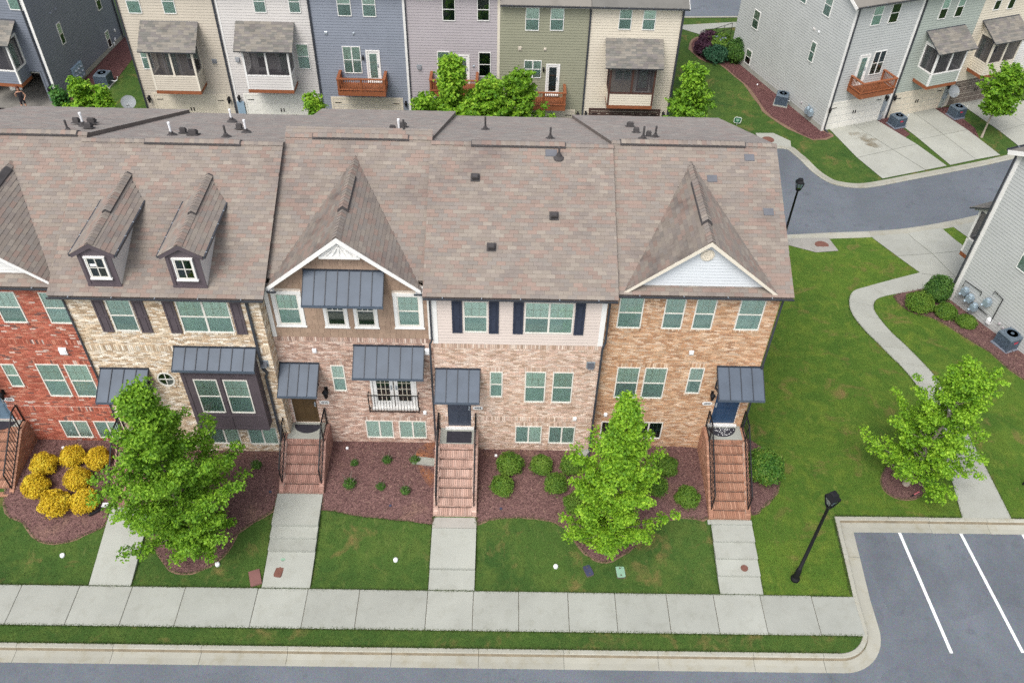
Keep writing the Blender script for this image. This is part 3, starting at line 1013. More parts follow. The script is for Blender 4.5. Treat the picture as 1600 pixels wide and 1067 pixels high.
# ================================================================== BUILDING PARTS
def boxes_mesh(mb, B, O, U, V, N, mi=0):
    """Many small boxes given as rows u0,u1,v0,v1,n0,n1 in the frame O,U,V,N; no back faces."""
    B = np.asarray(B, float)
    if not len(B):
        return
    u0, u1, v0, v1, n0, n1 = B.T
    c = []
    for (a, b_, d) in ((u0, v0, n0), (u1, v0, n0), (u1, v1, n0), (u0, v1, n0), (u0, v0, n1), (u1, v0, n1), (u1, v1, n1), (u0, v1, n1)):
        c.append(O + a[:, None] * U + b_[:, None] * V + d[:, None] * N)
    v = np.stack(c, 1).reshape(-1, 3)
    base = np.arange(len(B))[:, None] * 8
    q = np.array([[4, 5, 6, 7], [0, 1, 5, 4], [1, 2, 6, 5], [2, 3, 7, 6], [3, 0, 4, 7]])
    f = (base[:, :, None] + q[None]).reshape(-1, 4)
    mb.add(v, [tuple(x) for x in f.tolist()], mi)


def free_iv(a, b, holes):
    iv = [(a, b)]
    for h0, h1 in holes:
        nx = []
        for s, e in iv:
            if h1 <= s or h0 >= e:
                nx.append((s, e))
            else:
                if h0 > s:
                    nx.append((s, h0))
                if h1 < e:
                    nx.append((h1, e))
        iv = nx
    return iv


def brick_rows(u0, u1, v0, v1, holes=(), L=.203, Hh=.0667, j=.013, ivf=None, proud=0.0, stag=True):
    """Running bond between u0..u1, v0..v1 leaving the holes (u0,u1,v0,v1) open."""
    out = []
    nrow = max(1, int(round((v1 - v0) / Hh)))
    for i in range(nrow):
        z0, z1 = v0 + i * Hh, min(v1, v0 + (i + 1) * Hh)
        zm = (z0 + z1) / 2
        a, b_ = ivf(zm) if ivf else (u0, u1)
        if b_ - a < .03:
            continue
        off = (L / 2 if (i % 2 and stag) else 0)
        for s, e in free_iv(a, b_, [(h[0], h[1]) for h in holes if h[2] < zm < h[3]]):
            k = math.floor((s - u0 + off) / L)
            x = u0 - off + k * L
            while x < e:
                p, q = max(s, x), min(e, x + L)
                if q - p > .035:
                    d = random.uniform(-.003, .004) + proud
                    out.append((p + (j / 2 if p > s else 0), q - (j / 2 if q < e else 0), z0 + j / 2, z1 - j / 2, -.02, d))
                x += L
    return out


def soldier(u0, u1, v0, v1, proud=.006, w=.0667):
    n = max(1, int(round((u1 - u0) / w)))
    w = (u1 - u0) / n
    return [(u0 + i * w + .005, u0 + (i + 1) * w - .005, v0 + .004, v1 - .004, -.02, proud + random.uniform(-.003, .003)) for i in range(n)]


XU, YU, ZU = np.array([1., 0, 0]), np.array([0, 1., 0]), np.array([0, 0, 1.])


def wall_with_holes(mb, x0, x1, z0, z1, y, holes, depth=.12, mi=0):
    xs = sorted({x0, x1, *[min(max(h[i], x0), x1) for h in holes for i in (0, 1)]})
    zs = sorted({z0, z1, *[min(max(h[i], z0), z1) for h in holes for i in (2, 3)]})
    ins = lambda a, b_: any(h[0] - 1e-6 < a < h[1] + 1e-6 and h[2] - 1e-6 < b_ < h[3] + 1e-6 for h in holes)
    for i in range(len(xs) - 1):
        for k in range(len(zs) - 1):
            if ins((xs[i] + xs[i + 1]) / 2, (zs[k] + zs[k + 1]) / 2):
                continue
            mb.add([(xs[i], y, zs[k]), (xs[i + 1], y, zs[k]), (xs[i + 1], y, zs[k + 1]), (xs[i], y, zs[k + 1])], [(0, 1, 2, 3)], mi)
    for a, b_, c, d in holes:
        mb.add([(a, y, c), (b_, y, c), (b_, y, d), (a, y, d), (a, y + depth, c), (b_, y + depth, c), (b_, y + depth, d), (a, y + depth, d)],
               [(0, 4, 5, 1), (1, 5, 6, 2), (2, 6, 7, 3), (3, 7, 4, 0), (4, 7, 6, 5)], mi)


def lap_siding(mb, O, U, N, u0, u1, z0, z1, holes=(), exp=.15, lip=.022, ivf=None, mi=0):
    """Overlapping boards, each leaning out at its lower edge."""
    n = max(1, int(round((z1 - z0) / exp)))
    e = (z1 - z0) / n
    for i in range(n):
        a, b_ = z0 + i * e, z0 + (i + 1) * e
        zm = (a + b_) / 2
        s0, s1 = ivf(zm) if ivf else (u0, u1)
        if s1 - s0 < .03:
            continue
        for s, t in free_iv(s0, s1, [(h[0], h[1]) for h in holes if h[2] < zm < h[3]]):
            P = lambda u, z, d: O + U * u + ZU * z + N * d
            mb.add([P(s, a, 0), P(t, a, 0), P(t, a, lip), P(s, a, lip), P(t, b_, .002), P(s, b_, .002)], [(0, 1, 2, 3), (3, 2, 4, 5)], mi)


SHINGLE_ME = {}


def shingle_mesh(mat, w, e):
    k = (mat, w, e)
    if k not in SHINGLE_ME:
        SHINGLE_ME[k] = []
        for t in (.012, .015, .018):
            bb = MB()
            bb.add([(.002, 0, 0), (w - .002, 0, 0), (.002, 0, t), (w - .002, 0, t), (.002, e * 1.15, .003), (w - .002, e * 1.15, .003)],
                   [(2, 3, 5, 4), (0, 1, 3, 2), (0, 2, 4), (1, 5, 3)])
            SHINGLE_ME[k].append(bb.mesh("shingle", mat))
    return SHINGLE_ME[k]


def shingle_fill(poly, O, U, V, ctx, parent, mat="shingle", w=.30, e=.145, singles=0, name="shingle_courses", budget=None):
    """Shingle courses on the plane O + u U + v V inside a convex polygon; the first rows can be objects of their own."""
    N = np.cross(U, V)
    N = N / np.linalg.norm(N)
    vmin, vmax = min(p[1] for p in poly), max(p[1] for p in poly)

    def span(v):
        c = []
        for i in range(len(poly)):
            (a, b_), (p, q) = poly[i], poly[(i + 1) % len(poly)]
            if (b_ - v) * (q - v) <= 0 and abs(q - b_) > 1e-9:
                c.append(a + (p - a) * (v - b_) / (q - b_))
        return (min(c), max(c)) if len(c) > 1 else None
    bb = MB()
    mes = shingle_mesh(mat, w, e) if singles else None
    rows = int(math.ceil((vmax - vmin) / e))
    done = 0
    vs, fs = [], []
    for r in range(rows):
        v0 = vmin + r * e
        sp = span(min(vmax - 1e-4, v0 + e * .3))
        if not sp:
            continue
        off = (r * .137) % w
        k = math.floor((sp[0] + off) / w)
        x = k * w - off
        while x < sp[1]:
            a, b_ = max(x, sp[0]), min(x + w, sp[1])
            if b_ - a > .02:
                full = b_ - a > w - 1e-4
                if full and done < singles:
                    P = O + U * a + V * v0
                    ob = bpy.data.objects.new("shingle", random.choice(mes))
                    COL.objects.link(ob)
                    ob.parent = parent
                    mt = Matrix((U, V, N)).transposed().to_4x4()
                    mt.translation = Vector(P - ctx.org)
                    ob.matrix_local = mt
                    done += 1
                else:
                    t = random.uniform(.010, .019)
                    ve = min(vmax, v0 + e * 1.15)
                    for (u_, v_, n_) in ((a + .002, v0, 0), (b_ - .002, v0, 0), (a + .002, v0, t), (b_ - .002, v0, t), (a + .002, ve, .003), (b_ - .002, ve, .003)):
                        vs.append(O + U * u_ + V * v_ + N * n_)
                    i0 = len(vs) - 6
                    fs += [(i0 + 2, i0 + 3, i0 + 5, i0 + 4), (i0, i0 + 1, i0 + 3, i0 + 2), (i0, i0 + 2, i0 + 4), (i0 + 1, i0 + 5, i0 + 3)]
            x += w
    if vs:
        bb.add(np.array(vs), fs)
        bb.build(name, mat, ctx, parent, kind='stuff')


def window(ctx, x0, x1, z0, z1, y=0.0, style='dh', n=1, casing=0.0, muntin=True, dark=(0, 0), frame='vinyl', parent=None, proud=.02, cas_mat='trim_white', gm=None, recess=.09):
    """Window part with its frame, panes, muntins and blinds as sub-parts. dark: (upper, lower) without a blind."""
    f = .04
    bb = MB()
    yo, yi = y - proud, y + recess
    bb.box(x0, x0 + f, yo, yi, z0, z1)
    bb.box(x1 - f, x1, yo, yi, z0, z1)
    bb.box(x0 + f, x1 - f, yo, yi, z1 - f, z1)
    bb.box(x0 + f - .0, x1 - f, yo - .012, yi, z0, z0 + f)
    W = (x1 - x0) / n
    for i in range(1, n):
        bb.box(x0 + i * W - f * .8, x0 + i * W + f * .8, yo, yi, z0 + f, z1 - f)
    if casing:
        c = casing
        bb.box(x0 - c, x0 - .001, y - proud - .015, y + .01, z0 - c * .6, z1 + .001, 1)
        bb.box(x1 + .001, x1 + c, y - proud - .015, y + .01, z0 - c * .6, z1 + .001, 1)
        bb.box(x0 - c - .015, x1 + c + .015, y - proud - .022, y + .01, z1 + .002, z1 + c, 1)
        bb.box(x0 - c - .03, x1 + c + .03, y - proud - .03, y + .01, z0 - c * .6 - .05, z0 - c * .6 - .001, 1)
        bb.box(x0 - .0005, x1 + .0005, y - proud - .012, y + .01, z0 - c * .6, z0 - .001, 1)
    zm = (z0 + z1) / 2
    yg = yo + (.022 if recess > .05 else .012)
    yb = (yg + .02) if recess > .05 else y - .030
    cells = []
    for i in range(n):
        a, b_ = x0 + i * W + f * .8, x0 + (i + 1) * W - f * .8
        if style == 'dh':
            bb.box(a, b_, yo + .008, yi - .01, zm - .022, zm + .022)
            cells += [(a, b_, zm + .02, z1 - f, 0), (a, b_, z0 + f, zm - .02, 1)]
        elif style == 'slider':
            m_ = (a + b_) / 2
            bb.box(m_ - .028, m_ + .028, yo + .008, yi - .01, z0 + f, z1 - f)
            cells += [(a, m_ - .02, z0 + f, z1 - f, 0), (m_ + .02, b_, z0 + f, z1 - f, 1)]
        else:
            cells += [(a, b_, z0 + f, z1 - f, 0)]
    fr = bb.build("window", [frame, cas_mat], ctx, parent)
    for (a, b_, c, d, w_) in cells:
        g = MB().add([(a - .01, yg, c - .01), (b_ + .01, yg, c - .01), (b_ + .01, yg, d + .01), (a - .01, yg, d + .01)], [(0, 1, 2, 3)])
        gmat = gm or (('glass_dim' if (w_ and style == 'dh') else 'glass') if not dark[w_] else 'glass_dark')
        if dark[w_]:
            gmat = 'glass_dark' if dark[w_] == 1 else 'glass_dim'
        tgt = fr if not parent else parent
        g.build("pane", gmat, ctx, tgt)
        bl = MB()
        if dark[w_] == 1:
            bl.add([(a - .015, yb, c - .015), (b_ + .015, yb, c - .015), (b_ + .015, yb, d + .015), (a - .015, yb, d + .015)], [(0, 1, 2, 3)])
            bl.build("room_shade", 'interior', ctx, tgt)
        else:
            nsl = max(4, int((d - c) / .05))
            h = (d - c + .02) / nsl
            vs, fs = [], []
            for k in range(nsl):
                zz = c - .01 + k * h
                i0 = len(vs)
                vs += [(a - .012, yb - .008, zz), (b_ + .012, yb - .008, zz), (b_ + .012, yb, zz + h), (a - .012, yb, zz + h)]
                fs.append((i0, i0 + 1, i0 + 2, i0 + 3))
            bl.add(vs, fs)
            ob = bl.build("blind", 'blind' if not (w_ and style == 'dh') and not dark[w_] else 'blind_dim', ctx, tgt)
            ob['kind'] = 'stuff'
        if muntin and (w_ == 0 or style == 'slider') and muntin != 'none':
            mb_ = MB()
            mw, mo = (.014, -.013) if (style == 'fixed' or (dark[w_] and style == 'dh')) else (.008, .004)
            nc, nr = (2, 2) if muntin == 'cross' else (3, 2)
            for q in range(1, nc):
                u = a + (b_ - a) * q / nc
                mb_.box(u - mw, u + mw, yg + mo, yg + mo + .008, c, d)
            for q in range(1, nr):
                v = c + (d - c) * q / nr
                mb_.box(a, b_, yg + mo + .0005, yg + mo + .0075, v - mw, v + mw)
            mb_.build("muntin", frame, ctx, tgt)
    return fr


def shutter(ctx, x0, x1, z0, z1, mat, y=0.0):
    bb = MB()
    s = .055
    bb.box(x0, x1, y - .025, y + .005, z0, z1)
    zm = z0 + (z1 - z0) * .5
    for a, b_ in ((z0, zm), (zm, z1)):
        bb.box(x0 + .0, x0 + s, y - .045, y - .024, a, b_)
        bb.box(x1 - s, x1, y - .045, y - .024, a, b_)
    for c in (z0, zm - s / 2, z1 - s):
        bb.box(x0 + s, x1 - s, y - .044, y - .024, c, c + s)
    for a, b_ in ((z0 + s + .04, zm - s / 2 - .04), (zm + s / 2 + .04, z1 - s - .04)):
        bb.box(x0 + s + .04, x1 - s - .04, y - .04, y - .024, a, b_)
    return bb.build("shutter", mat, ctx)


def awning(ctx, x0, x1, zt, proj, drop, npan, y=0.0):
    """Standing-seam metal awning: frame with brackets, one child per panel."""
    fr = MB()
    y1 = y - proj
    zb = zt - drop
    t = .03
    fr.hexa([(x0, y1, zb - t - .01), (x1, y1, zb - t - .01), (x1, y, zt - t - .01), (x0, y, zt - t - .01), (x0, y1, zb - .012), (x1, y1, zb - .012), (x1, y, zt - .012), (x0, y, zt - .012)])
    fr.box(x0 - .012, x1 + .012, y1 - .03, y1 - .001, zb - .11, zb - .005, 1)
    fr.box(x0 - .02, x1 + .02, y - .02, y + .004, zt - .02, zt + .07)
    for xx in (x0, x1):
        s = .014 if xx == x0 else -.014
        fr.hexa([(xx - .012, y1, zb - .09), (xx + .012, y1, zb - .09), (xx + .012, y, zt - .09), (xx - .012, y, zt - .09), (xx - .012, y1, zb - .004), (xx + .012, y1, zb - .004), (xx + .012, y, zt - .004), (xx - .012, y, zt - .004)])
    for xx in (x0 + .12, x1 - .16):
        fr.bar((xx, y1 + .06, zb - .05), (xx, y - .01, zb - .42), .045)
        fr.bar((xx, y1 + .06, zb - .06), (xx, y - .01, zb - .06), .045)
        fr.bar((xx, y - .03, zb - .5), (xx, y - .03, zb - .0), .045)
    a = fr.build("awning", ["metal_seam", "metal_roof"], ctx)
    w = (x1 - x0) / npan
    for i in range(npan):
        p = MB()
        a0, a1 = x0 + i * w, x0 + (i + 1) * w

        def P(x, k, h):
            return (x, y + (y1 - y) * k, zt + (zb - zt) * k + h)
        p.hexa([P(a0 + .012, 1.02, -.01), P(a1 - .012, 1.02, -.01), P(a1 - .012, 0, -.01), P(a0 + .012, 0, -.01), P(a0 + .012, 1.02, .004), P(a1 - .012, 1.02, .004), P(a1 - .012, 0, .004), P(a0 + .012, 0, .004)])
        for e0, e1 in ((a0, a0 + .011), (a1 - .011, a1)):
            p.hexa([P(e0, 1.02, -.01), P(e1, 1.02, -.01), P(e1, 0, -.01), P(e0, 0, -.01), P(e0, 1.02, .042), P(e1, 1.02, .042), P(e1, 0, .042), P(e0, 0, .042)], 1)
        p.build("panel", ["metal_roof", "metal_seam"], ctx, a)
    return a


def door(ctx, x0, x1, z0, z1, mat, y=0.0, glassdoor=False, frame='trim_white', hand='r'):
    bb = MB()
    bb.box(x0, x1, y - .02, y + .02, z0, z1)
    w, h = x1 - x0, z1 - z0
    if not glassdoor:
        for (a, b_, c, d) in ((.13, .46, .08, .42), (.54, .87, .08, .42), (.13, .46, .48, .8), (.54, .87, .48, .8), (.13, .46, .85, .94), (.54, .87, .85, .94)):
            bb.box(x0 + a * w, x0 + b_ * w, y - .035, y - .019, z0 + c * h, z0 + d * h)
            bb.box(x0 + a * w + .03, x0 + b_ * w - .03, y - .042, y - .034, z0 + c * h + .03, z0 + d * h - .03)
    o_ = bb.build("door", mat, ctx)
    fr = MB()
    f = .09
    fr.box(x0 - f, x0 - .002, y - .05, y + .02, z0 - .0, z1 + f)
    fr.box(x1 + .002, x1 + f, y - .05, y + .02, z0, z1 + f)
    fr.box(x0 - .002, x1 + .002, y - .048, y + .02, z1 + .002, z1 + f)
    fr.box(x0 - f - .01, x1 + f + .01, y - .14, y + .02, z0 - .09, z0 - .004)
    fr.build("door_frame", frame, ctx, o_)
    if glassdoor:
        MB().add([(x0 + .12, y - .026, z0 + .2), (x1 - .12, y - .026, z0 + .2), (x1 - .12, y - .026, z1 - .14), (x0 + .12, y - .026, z1 - .14)], [(0, 1, 2, 3)]).build("pane", "glass_dim", ctx, o_)
        MB().add([(x0 + .11, y - .0225, z0 + .19), (x1 - .11, y - .0225, z0 + .19), (x1 - .11, y - .0225, z1 - .13), (x0 + .11, y - .0225, z1 - .13)], [(0, 1, 2, 3)]).build("blind", "blind" if glassdoor != 'dark' else 'interior', ctx, o_)
    hx = x1 - .07 if hand == 'r' else x0 + .07
    hb = MB()
    hb.box(hx - .025, hx + .025, y - .05, y - .02, z0 + .9, z0 + 1.12)
    hb.tube([(hx, y - .05, z0 + 1.0), (hx, y - .095, z0 + 1.0)], .028, 8)
    hb.build("handle", "galv", ctx, o_)
    return o_


def wall_lamp(ctx, x, z, y=0.0, s=1.0):
    bb = MB()
    bb.box(x - .05 * s, x + .05 * s, y - .03, y + .004, z - .14 * s, z + .12 * s)
    bb.tube([(x, y - .02, z + .1 * s), (x, y - .13 * s, z + .17 * s), (x, y - .16 * s, z + .1 * s)], .014 * s, 6)
    bb.lathe((x, y - .16 * s, z - .2 * s), [(.01, -.05 * s), (.05 * s, 0), (.085 * s, .22 * s), (.10 * s, .235 * s), (.05 * s, .3 * s), (.015 * s, .34 * s)], 8)
    return bb.build("wall_lamp", "black_iron", ctx)


def number_plate(ctx, txt, x, z, y=0.0):
    bb = MB()
    h, w = .085, .185
    pl = [(x + w * math.copysign(abs(math.cos(t)) ** .55, math.cos(t)), z + h * math.copysign(abs(math.sin(t)) ** .8, math.sin(t))) for t in np.linspace(0, 2 * math.pi, 28, endpoint=False)]
    bb.prism(pl, y - .022, y + .0, 'y')
    o_ = bb.build("number_plate", "plate_white", ctx)
    cu = bpy.data.curves.new("digits", 'FONT')
    cu.body = txt
    cu.size = .125
    cu.align_x = 'CENTER'
    cu.align_y = 'CENTER'
    cu.extrude = .003
    cu.offset = .002
    t = bpy.data.objects.new("digits", cu)
    COL.objects.link(t)
    dg = bpy.context.evaluated_depsgraph_get()
    me = bpy.data.meshes.new_from_object(t.evaluated_get(dg))
    bpy.data.objects.remove(t)
    me.materials.clear()
    me.materials.append(M["text_black"])
    ob = bpy.data.objects.new("digits", me)
    COL.objects.link(ob)
    ob.parent = o_
    ob.location = (x - ctx.org[0], y - .027, z - ctx.org[2])
    ob.rotation_euler = (math.pi / 2, 0, 0)
    ob['kind'] = 'stuff'


def wall_box(ctx, x, z, w, h, mat="pvc_white", y=0.0, name="wall_vent", dep=.06):
    bb = MB()
    bb.prism([(y + .005, z - h / 2), (y - dep, z - h / 2), (y - dep, z + h * .3), (y - dep * .4, z + h / 2), (y + .005, z + h / 2)], x - w / 2, x + w / 2, 'x')
    bb.box(x - w * .36, x + w * .36, y - dep - .008, y - dep + .002, z - h * .4, z + h * .2)
    return bb.build(name, mat, ctx)


def hood_vent(ctx, x, z, y=0.0):
    bb = MB()
    bb.box(x - .15, x + .15, y - .02, y + .004, z - .15, z + .15, 0)
    bb.prism([(y - .02, z + .1), (y - .15, z - .05), (y - .15, z - .09), (y - .02, z - .09)], x - .11, x + .11, 'x', 1)
    for k in range(3):
        bb.box(x - .1, x + .1, y - .155, y - .15, z - .085 + k * .012, z - .078 + k * .012, 0)
    return bb.build("hood_vent", ["galv", "gutter_dark"], ctx)


def downspout(ctx, pts, mat="gutter_dark", w=.085):
    bb = MB()
    for a, b_ in zip(pts[:-1], pts[1:]):
        bb.bar(a, b_, w, w * .8)
    return bb.build("downspout", mat, ctx)


def gutter(ctx, x0, x1, y, z, mat="gutter_dark", parent=None):
    bb = MB()
    bb.prism([(y + .02, z - .10), (y - .07, z - .10), (y - .11, z - .05), (y - .11, z + .01), (y - .095, z + .01), (y - .09, z - .04), (y - .06, z - .085), (y + .02, z - .085)], x0, x1, 'x')
    n = max(2, int((x1 - x0) / 1.2))
    for i in range(n):
        x = x0 + (i + .5) * (x1 - x0) / n
        bb.box(x - .012, x + .012, y - .11, y + .01, z - .004, z + .006, 1)
    return bb.build("gutter", [mat, "galv"], ctx, parent)


def stairs(ctx, x0, x1, ylf, yb, zl, zb, nr, brick, mat_half=None, yw=0.0):
    """Brick steps from a landing at height zl (front edge ylf) to the path at yb; cheeks of brick, iron rails."""
    ck = .17
    run = (ylf - yb) / (nr - 1) if nr > 1 else .28
    rise = (zl - zb) / nr
    core = MB()
    core.box(x0 + .01, x1 - .01, ylf + .01, yw, zb - .5, zl - .07, 0)
    for i in range(nr - 1):
        zt = zl - (i + 1) * rise
        core.box(x0 + ck, x1 - ck, ylf - (i + 1) * run + .012, ylf - i * run + .012, zb - .5, zt - .072, 0)
    for xa in (x0 + .012, x1 - ck):
        core.prism([(ylf + .02, zb - .5), (ylf + .02, zl + .01), (ylf - .02, zl + .01), (yb + .012, zb + rise * .5), (yb + .012, zb - .5)], xa, xa + ck - .012, 'x', 0)
    st = core.build("stairs", ["mortar_warm"], ctx)
    # landing slab
    lb = MB()
    lb.box(x0 + .16, x1 - .16, ylf + .12, yw - .0, zl - .07, zl)
    lb.build("landing", "concrete", ctx, st)
    eb = MB()
    boxes_mesh(eb, [(a, b_, c, d, -.06, .0) for a, b_, c, d, _, _ in soldier(x0 + .0, x1 - .0, ylf - .0, ylf + .118)], np.array([0, 0, zl]), XU, YU, ZU)
    for xa in (x0, x1 - .158):
        boxes_mesh(eb, [(xa, xa + .155, ylf + .125 + k * .07, ylf + .19 + k * .07, -.06, random.uniform(-.002, .003)) for k in range(int((yw - ylf - .13) / .07))], np.array([0, 0, zl]), XU, YU, ZU)
    eb.build("landing_border", brick, ctx, st, kind='stuff')
    # steps: a row of bricks on edge for each tread, stretchers for the riser
    for i in range(nr):
        sb = MB()
        zt = zl - i * rise
        yf = ylf - i * run
        r_ = brick_rows(x0 + ck, x1 - ck, zt - rise, zt - .055, L=.203, Hh=max(.05, (rise - .055) / 2))
        boxes_mesh(sb, r_, np.array([0, yf, 0]), XU, ZU, -YU)
        if i:
            n = int((x1 - x0 - 2 * ck) / .068)
            w = (x1 - x0 - 2 * ck) / n
            boxes_mesh(sb, [(x0 + ck + k * w + .005, x0 + ck + (k + 1) * w - .005, -.036, run - .008, -.075, random.uniform(-.002, .003)) for k in range(n)], np.array([0, yf, zt]), XU, YU, ZU)
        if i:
            sb.box(x0 + ck, x1 - ck, yf + run - .034, yf + run - .004, zt - .01, zt + .006, 1)  # dark strip across the back of each tread
        sb.build("step", [brick, "tread_strip"], ctx, st, kind='stuff')
    # cheeks
    for side, xs in ((-1, x0), (1, x1)):
        cb = MB()

        def top(y):
            return zl + .03 if y >= ylf else zb + rise * .5 + .03 + (zl - zb - rise * .5) * (y - yb) / (ylf - yb)

        def ivf(z):
            if z > zl + .0:
                return (0, 0)
            ys = yb + max(0, (z - zb - rise * .5 - .03)) / (zl - zb - rise * .5) * (ylf - yb)
            return (ys, yw - .0)
        boxes_mesh(cb, brick_rows(yb, yw, zb - .5, zl - .0, ivf=ivf), np.array([xs, 0, 0]), YU, ZU, XU * side)
        n = int((ylf - yb) / .068)
        for k in range(n):
            ya, yc = yb + (ylf - yb) * k / n + .004, yb + (ylf - yb) * (k + 1) / n - .004
            xa, xb = (xs, xs + ck - .005) if side < 0 else (xs - ck + .005, xs)
            za, zc = top(ya), top(yc) if yc < ylf else top(ya)
            cb.hexa([(xa, ya, za - .07), (xb, ya, za - .07), (xb, yc, zc - .07), (xa, yc, zc - .07), (xa, ya, za), (xb, ya, za), (xb, yc, zc), (xa, yc, zc)])
        boxes_mesh(cb, brick_rows(xs if side < 0 else xs - ck, xs + ck if side < 0 else xs, zb - .3, zb + rise * .5, L=.17), np.array([0, yb, 0]), XU, ZU, -YU)
        cb.build("cheek_wall", brick, ctx, st, kind='stuff')
    # rails
    for xs in (x0 + .10, x1 - .10):
        rb = MB()
        hh = .88
        pts = [(xs, yw - .04, zl + hh), (xs, ylf + .05, zl + hh), (xs, yb + .25, zb + rise + hh)]
        low = [(xs, yw - .04, zl + .1), (xs, ylf + .05, zl + .1), (xs, yb + .25, zb + rise + .12)]
        for P_ in (pts, low):
            for a, b_ in zip(P_[:-1], P_[1:]):
                rb.bar(a, b_, .045 if P_ is pts else .03, .03)
        for q, zz in ((yw - .04, zl), (ylf + .05, zl), (yb + .25, zb + rise)):
            rb.box(xs - .019, xs + .019, q - .019, q + .019, zz - .05, zz + hh)
        rl = rb.build("railing", "black_iron", ctx)
        bm_ = MB().box(-.0085, .0085, -.0085, .0085, 0, 1).mesh("baluster", "black_iron")
        for (a, b_, c, d) in zip(pts[:-1], pts[1:], low[:-1], low[1:]):
            n = max(2, int(abs(a[1] - b_[1]) / .125))
            for k in range(1, n):
                t = k / n
                yy = a[1] + (b_[1] - a[1]) * t
                z1_ = a[2] + (b_[2] - a[2]) * t
                z0_ = c[2] + (d[2] - c[2]) * t
                inst("baluster", bm_, rl, (xs - ctx.org[0], yy - ctx.org[1], z0_ - ctx.org[2]), 0, (1, 1, z1_ - z0_))
    return st


def roof_box_vent(ctx, x, y, z, parent, slope, s=1.0, up=1):
    bb = MB()
    a = math.atan(slope) * up
    ca, sa = math.cos(a), math.sin(a)
    def T(u, v, n):
        return (x + u, y + v * ca - n * sa, z + v * sa + n * ca)
    w = .14 * s
    bb.hexa([T(-w * 1.3, -w * 1.3, .0), T(w * 1.3, -w * 1.3, .0), T(w * 1.3, w * 1.3, .0), T(-w * 1.3, w * 1.3, .0), T(-w * 1.3, -w * 1.3, .025), T(w * 1.3, -w * 1.3, .025), T(w * 1.3, w * 1.3, .025), T(-w * 1.3, w * 1.3, .025)])
    bb.hexa([T(-w * .8, -w * .9, .02), T(w * .8, -w * .9, .02), T(w * .8, w * .8, .02), T(-w * .8, w * .8, .02), T(-w * .95, -w, .17), T(w * .95, -w, .17), T(w * .95, w * .8, .13), T(-w * .95, w * .8, .13)])
    bb.hexa([T(-w * .8, -w * 1.05, .15), T(w * .8, -w * 1.05, .15), T(w * .8, w * .7, .14), T(-w * .8, w * .7, .14), T(-w * .7, -w * .9, .22), T(w * .7, -w * .9, .22), T(w * .7, w * .6, .17), T(-w * .7, w * .6, .17)])
    bb.build("roof_vent", "ridge_black", ctx, parent)


def roof_pipe(ctx, x, y, z, parent, white, h=.45):
    bb = MB()
    bb.lathe((x, y, z - .06), [(.20, 0), (.19, .05), (.09, .12), (.07, .2), (.05, .21)], 10, 1)
    bb.tube([(x, y, z), (x, y, z + h)], .038, 10, 0)
    if white:
        bb.tube([(x, y, z + h - .02), (x, y, z + h + .05)], .046, 10, 0)
    bb.build("vent_pipe", ["pvc_white" if white else "ridge_black", "ridge_black"], ctx, parent)


def ridge_vent(ctx, x0, x1, y, z, parent, axis='x', s=.42, hw=.17, mat=("ridge_black", "shingle")):
    bb = MB()
    h = .065
    prof = [(-hw, -hw * s + .02), (-hw, -hw * s + h), (0, h + .012), (hw, -hw * s + h), (hw, -hw * s + .02)]
    if axis == 'x':
        bb.prism([(y + a, z + b_) for a, b_ in prof], x0, x1, 'x', 0)
        bb.add([(x0 + .02, y - hw + .01, z - hw * s + h + .002), (x1 - .02, y - hw + .01, z - hw * s + h + .002), (x1 - .02, y, z + h + .013), (x0 + .02, y, z + h + .013)], [(0, 1, 2, 3)], 0)
    ridge_caps(ctx, (x0 + .03, y, z + h - .012), (x1 - .06, y, z + h - .012), s, parent, hw=hw - .015)
    return bb.build("ridge_vent", mat[0], ctx, parent)


def ridge_caps(ctx, P0, P1, drop, parent, mat="shingle", hw=.14, n=None):
    """Folded cap shingles along a ridge from P0 to P1; drop = fall per metre to each side."""
    P0, P1 = np.array(P0, float), np.array(P1, float)
    L = np.linalg.norm(P1 - P0)
    d = (P1 - P0) / L
    s = np.cross(d, ZU)
    s /= np.linalg.norm(s)
    n = n or max(1, int(L / .16))
    bb = MB()
    for k in range(n):
        a = P0 + d * L * k / n
        b_ = P0 + d * (L * (k + 1.15) / n)
        ha, hb = .045, .03
        bb.add([a - s * hw - ZU * (hw * drop - ha), a + ZU * ha, a + s * hw - ZU * (hw * drop - ha), b_ - s * hw - ZU * (hw * drop - hb), b_ + ZU * hb, b_ + s * hw - ZU * (hw * drop - hb)],
               [(0, 1, 4, 3), (1, 2, 5, 4)])
    bb.build("ridge_cap", mat, ctx, parent, kind='stuff')


S_ = .46
EZ = 8.94


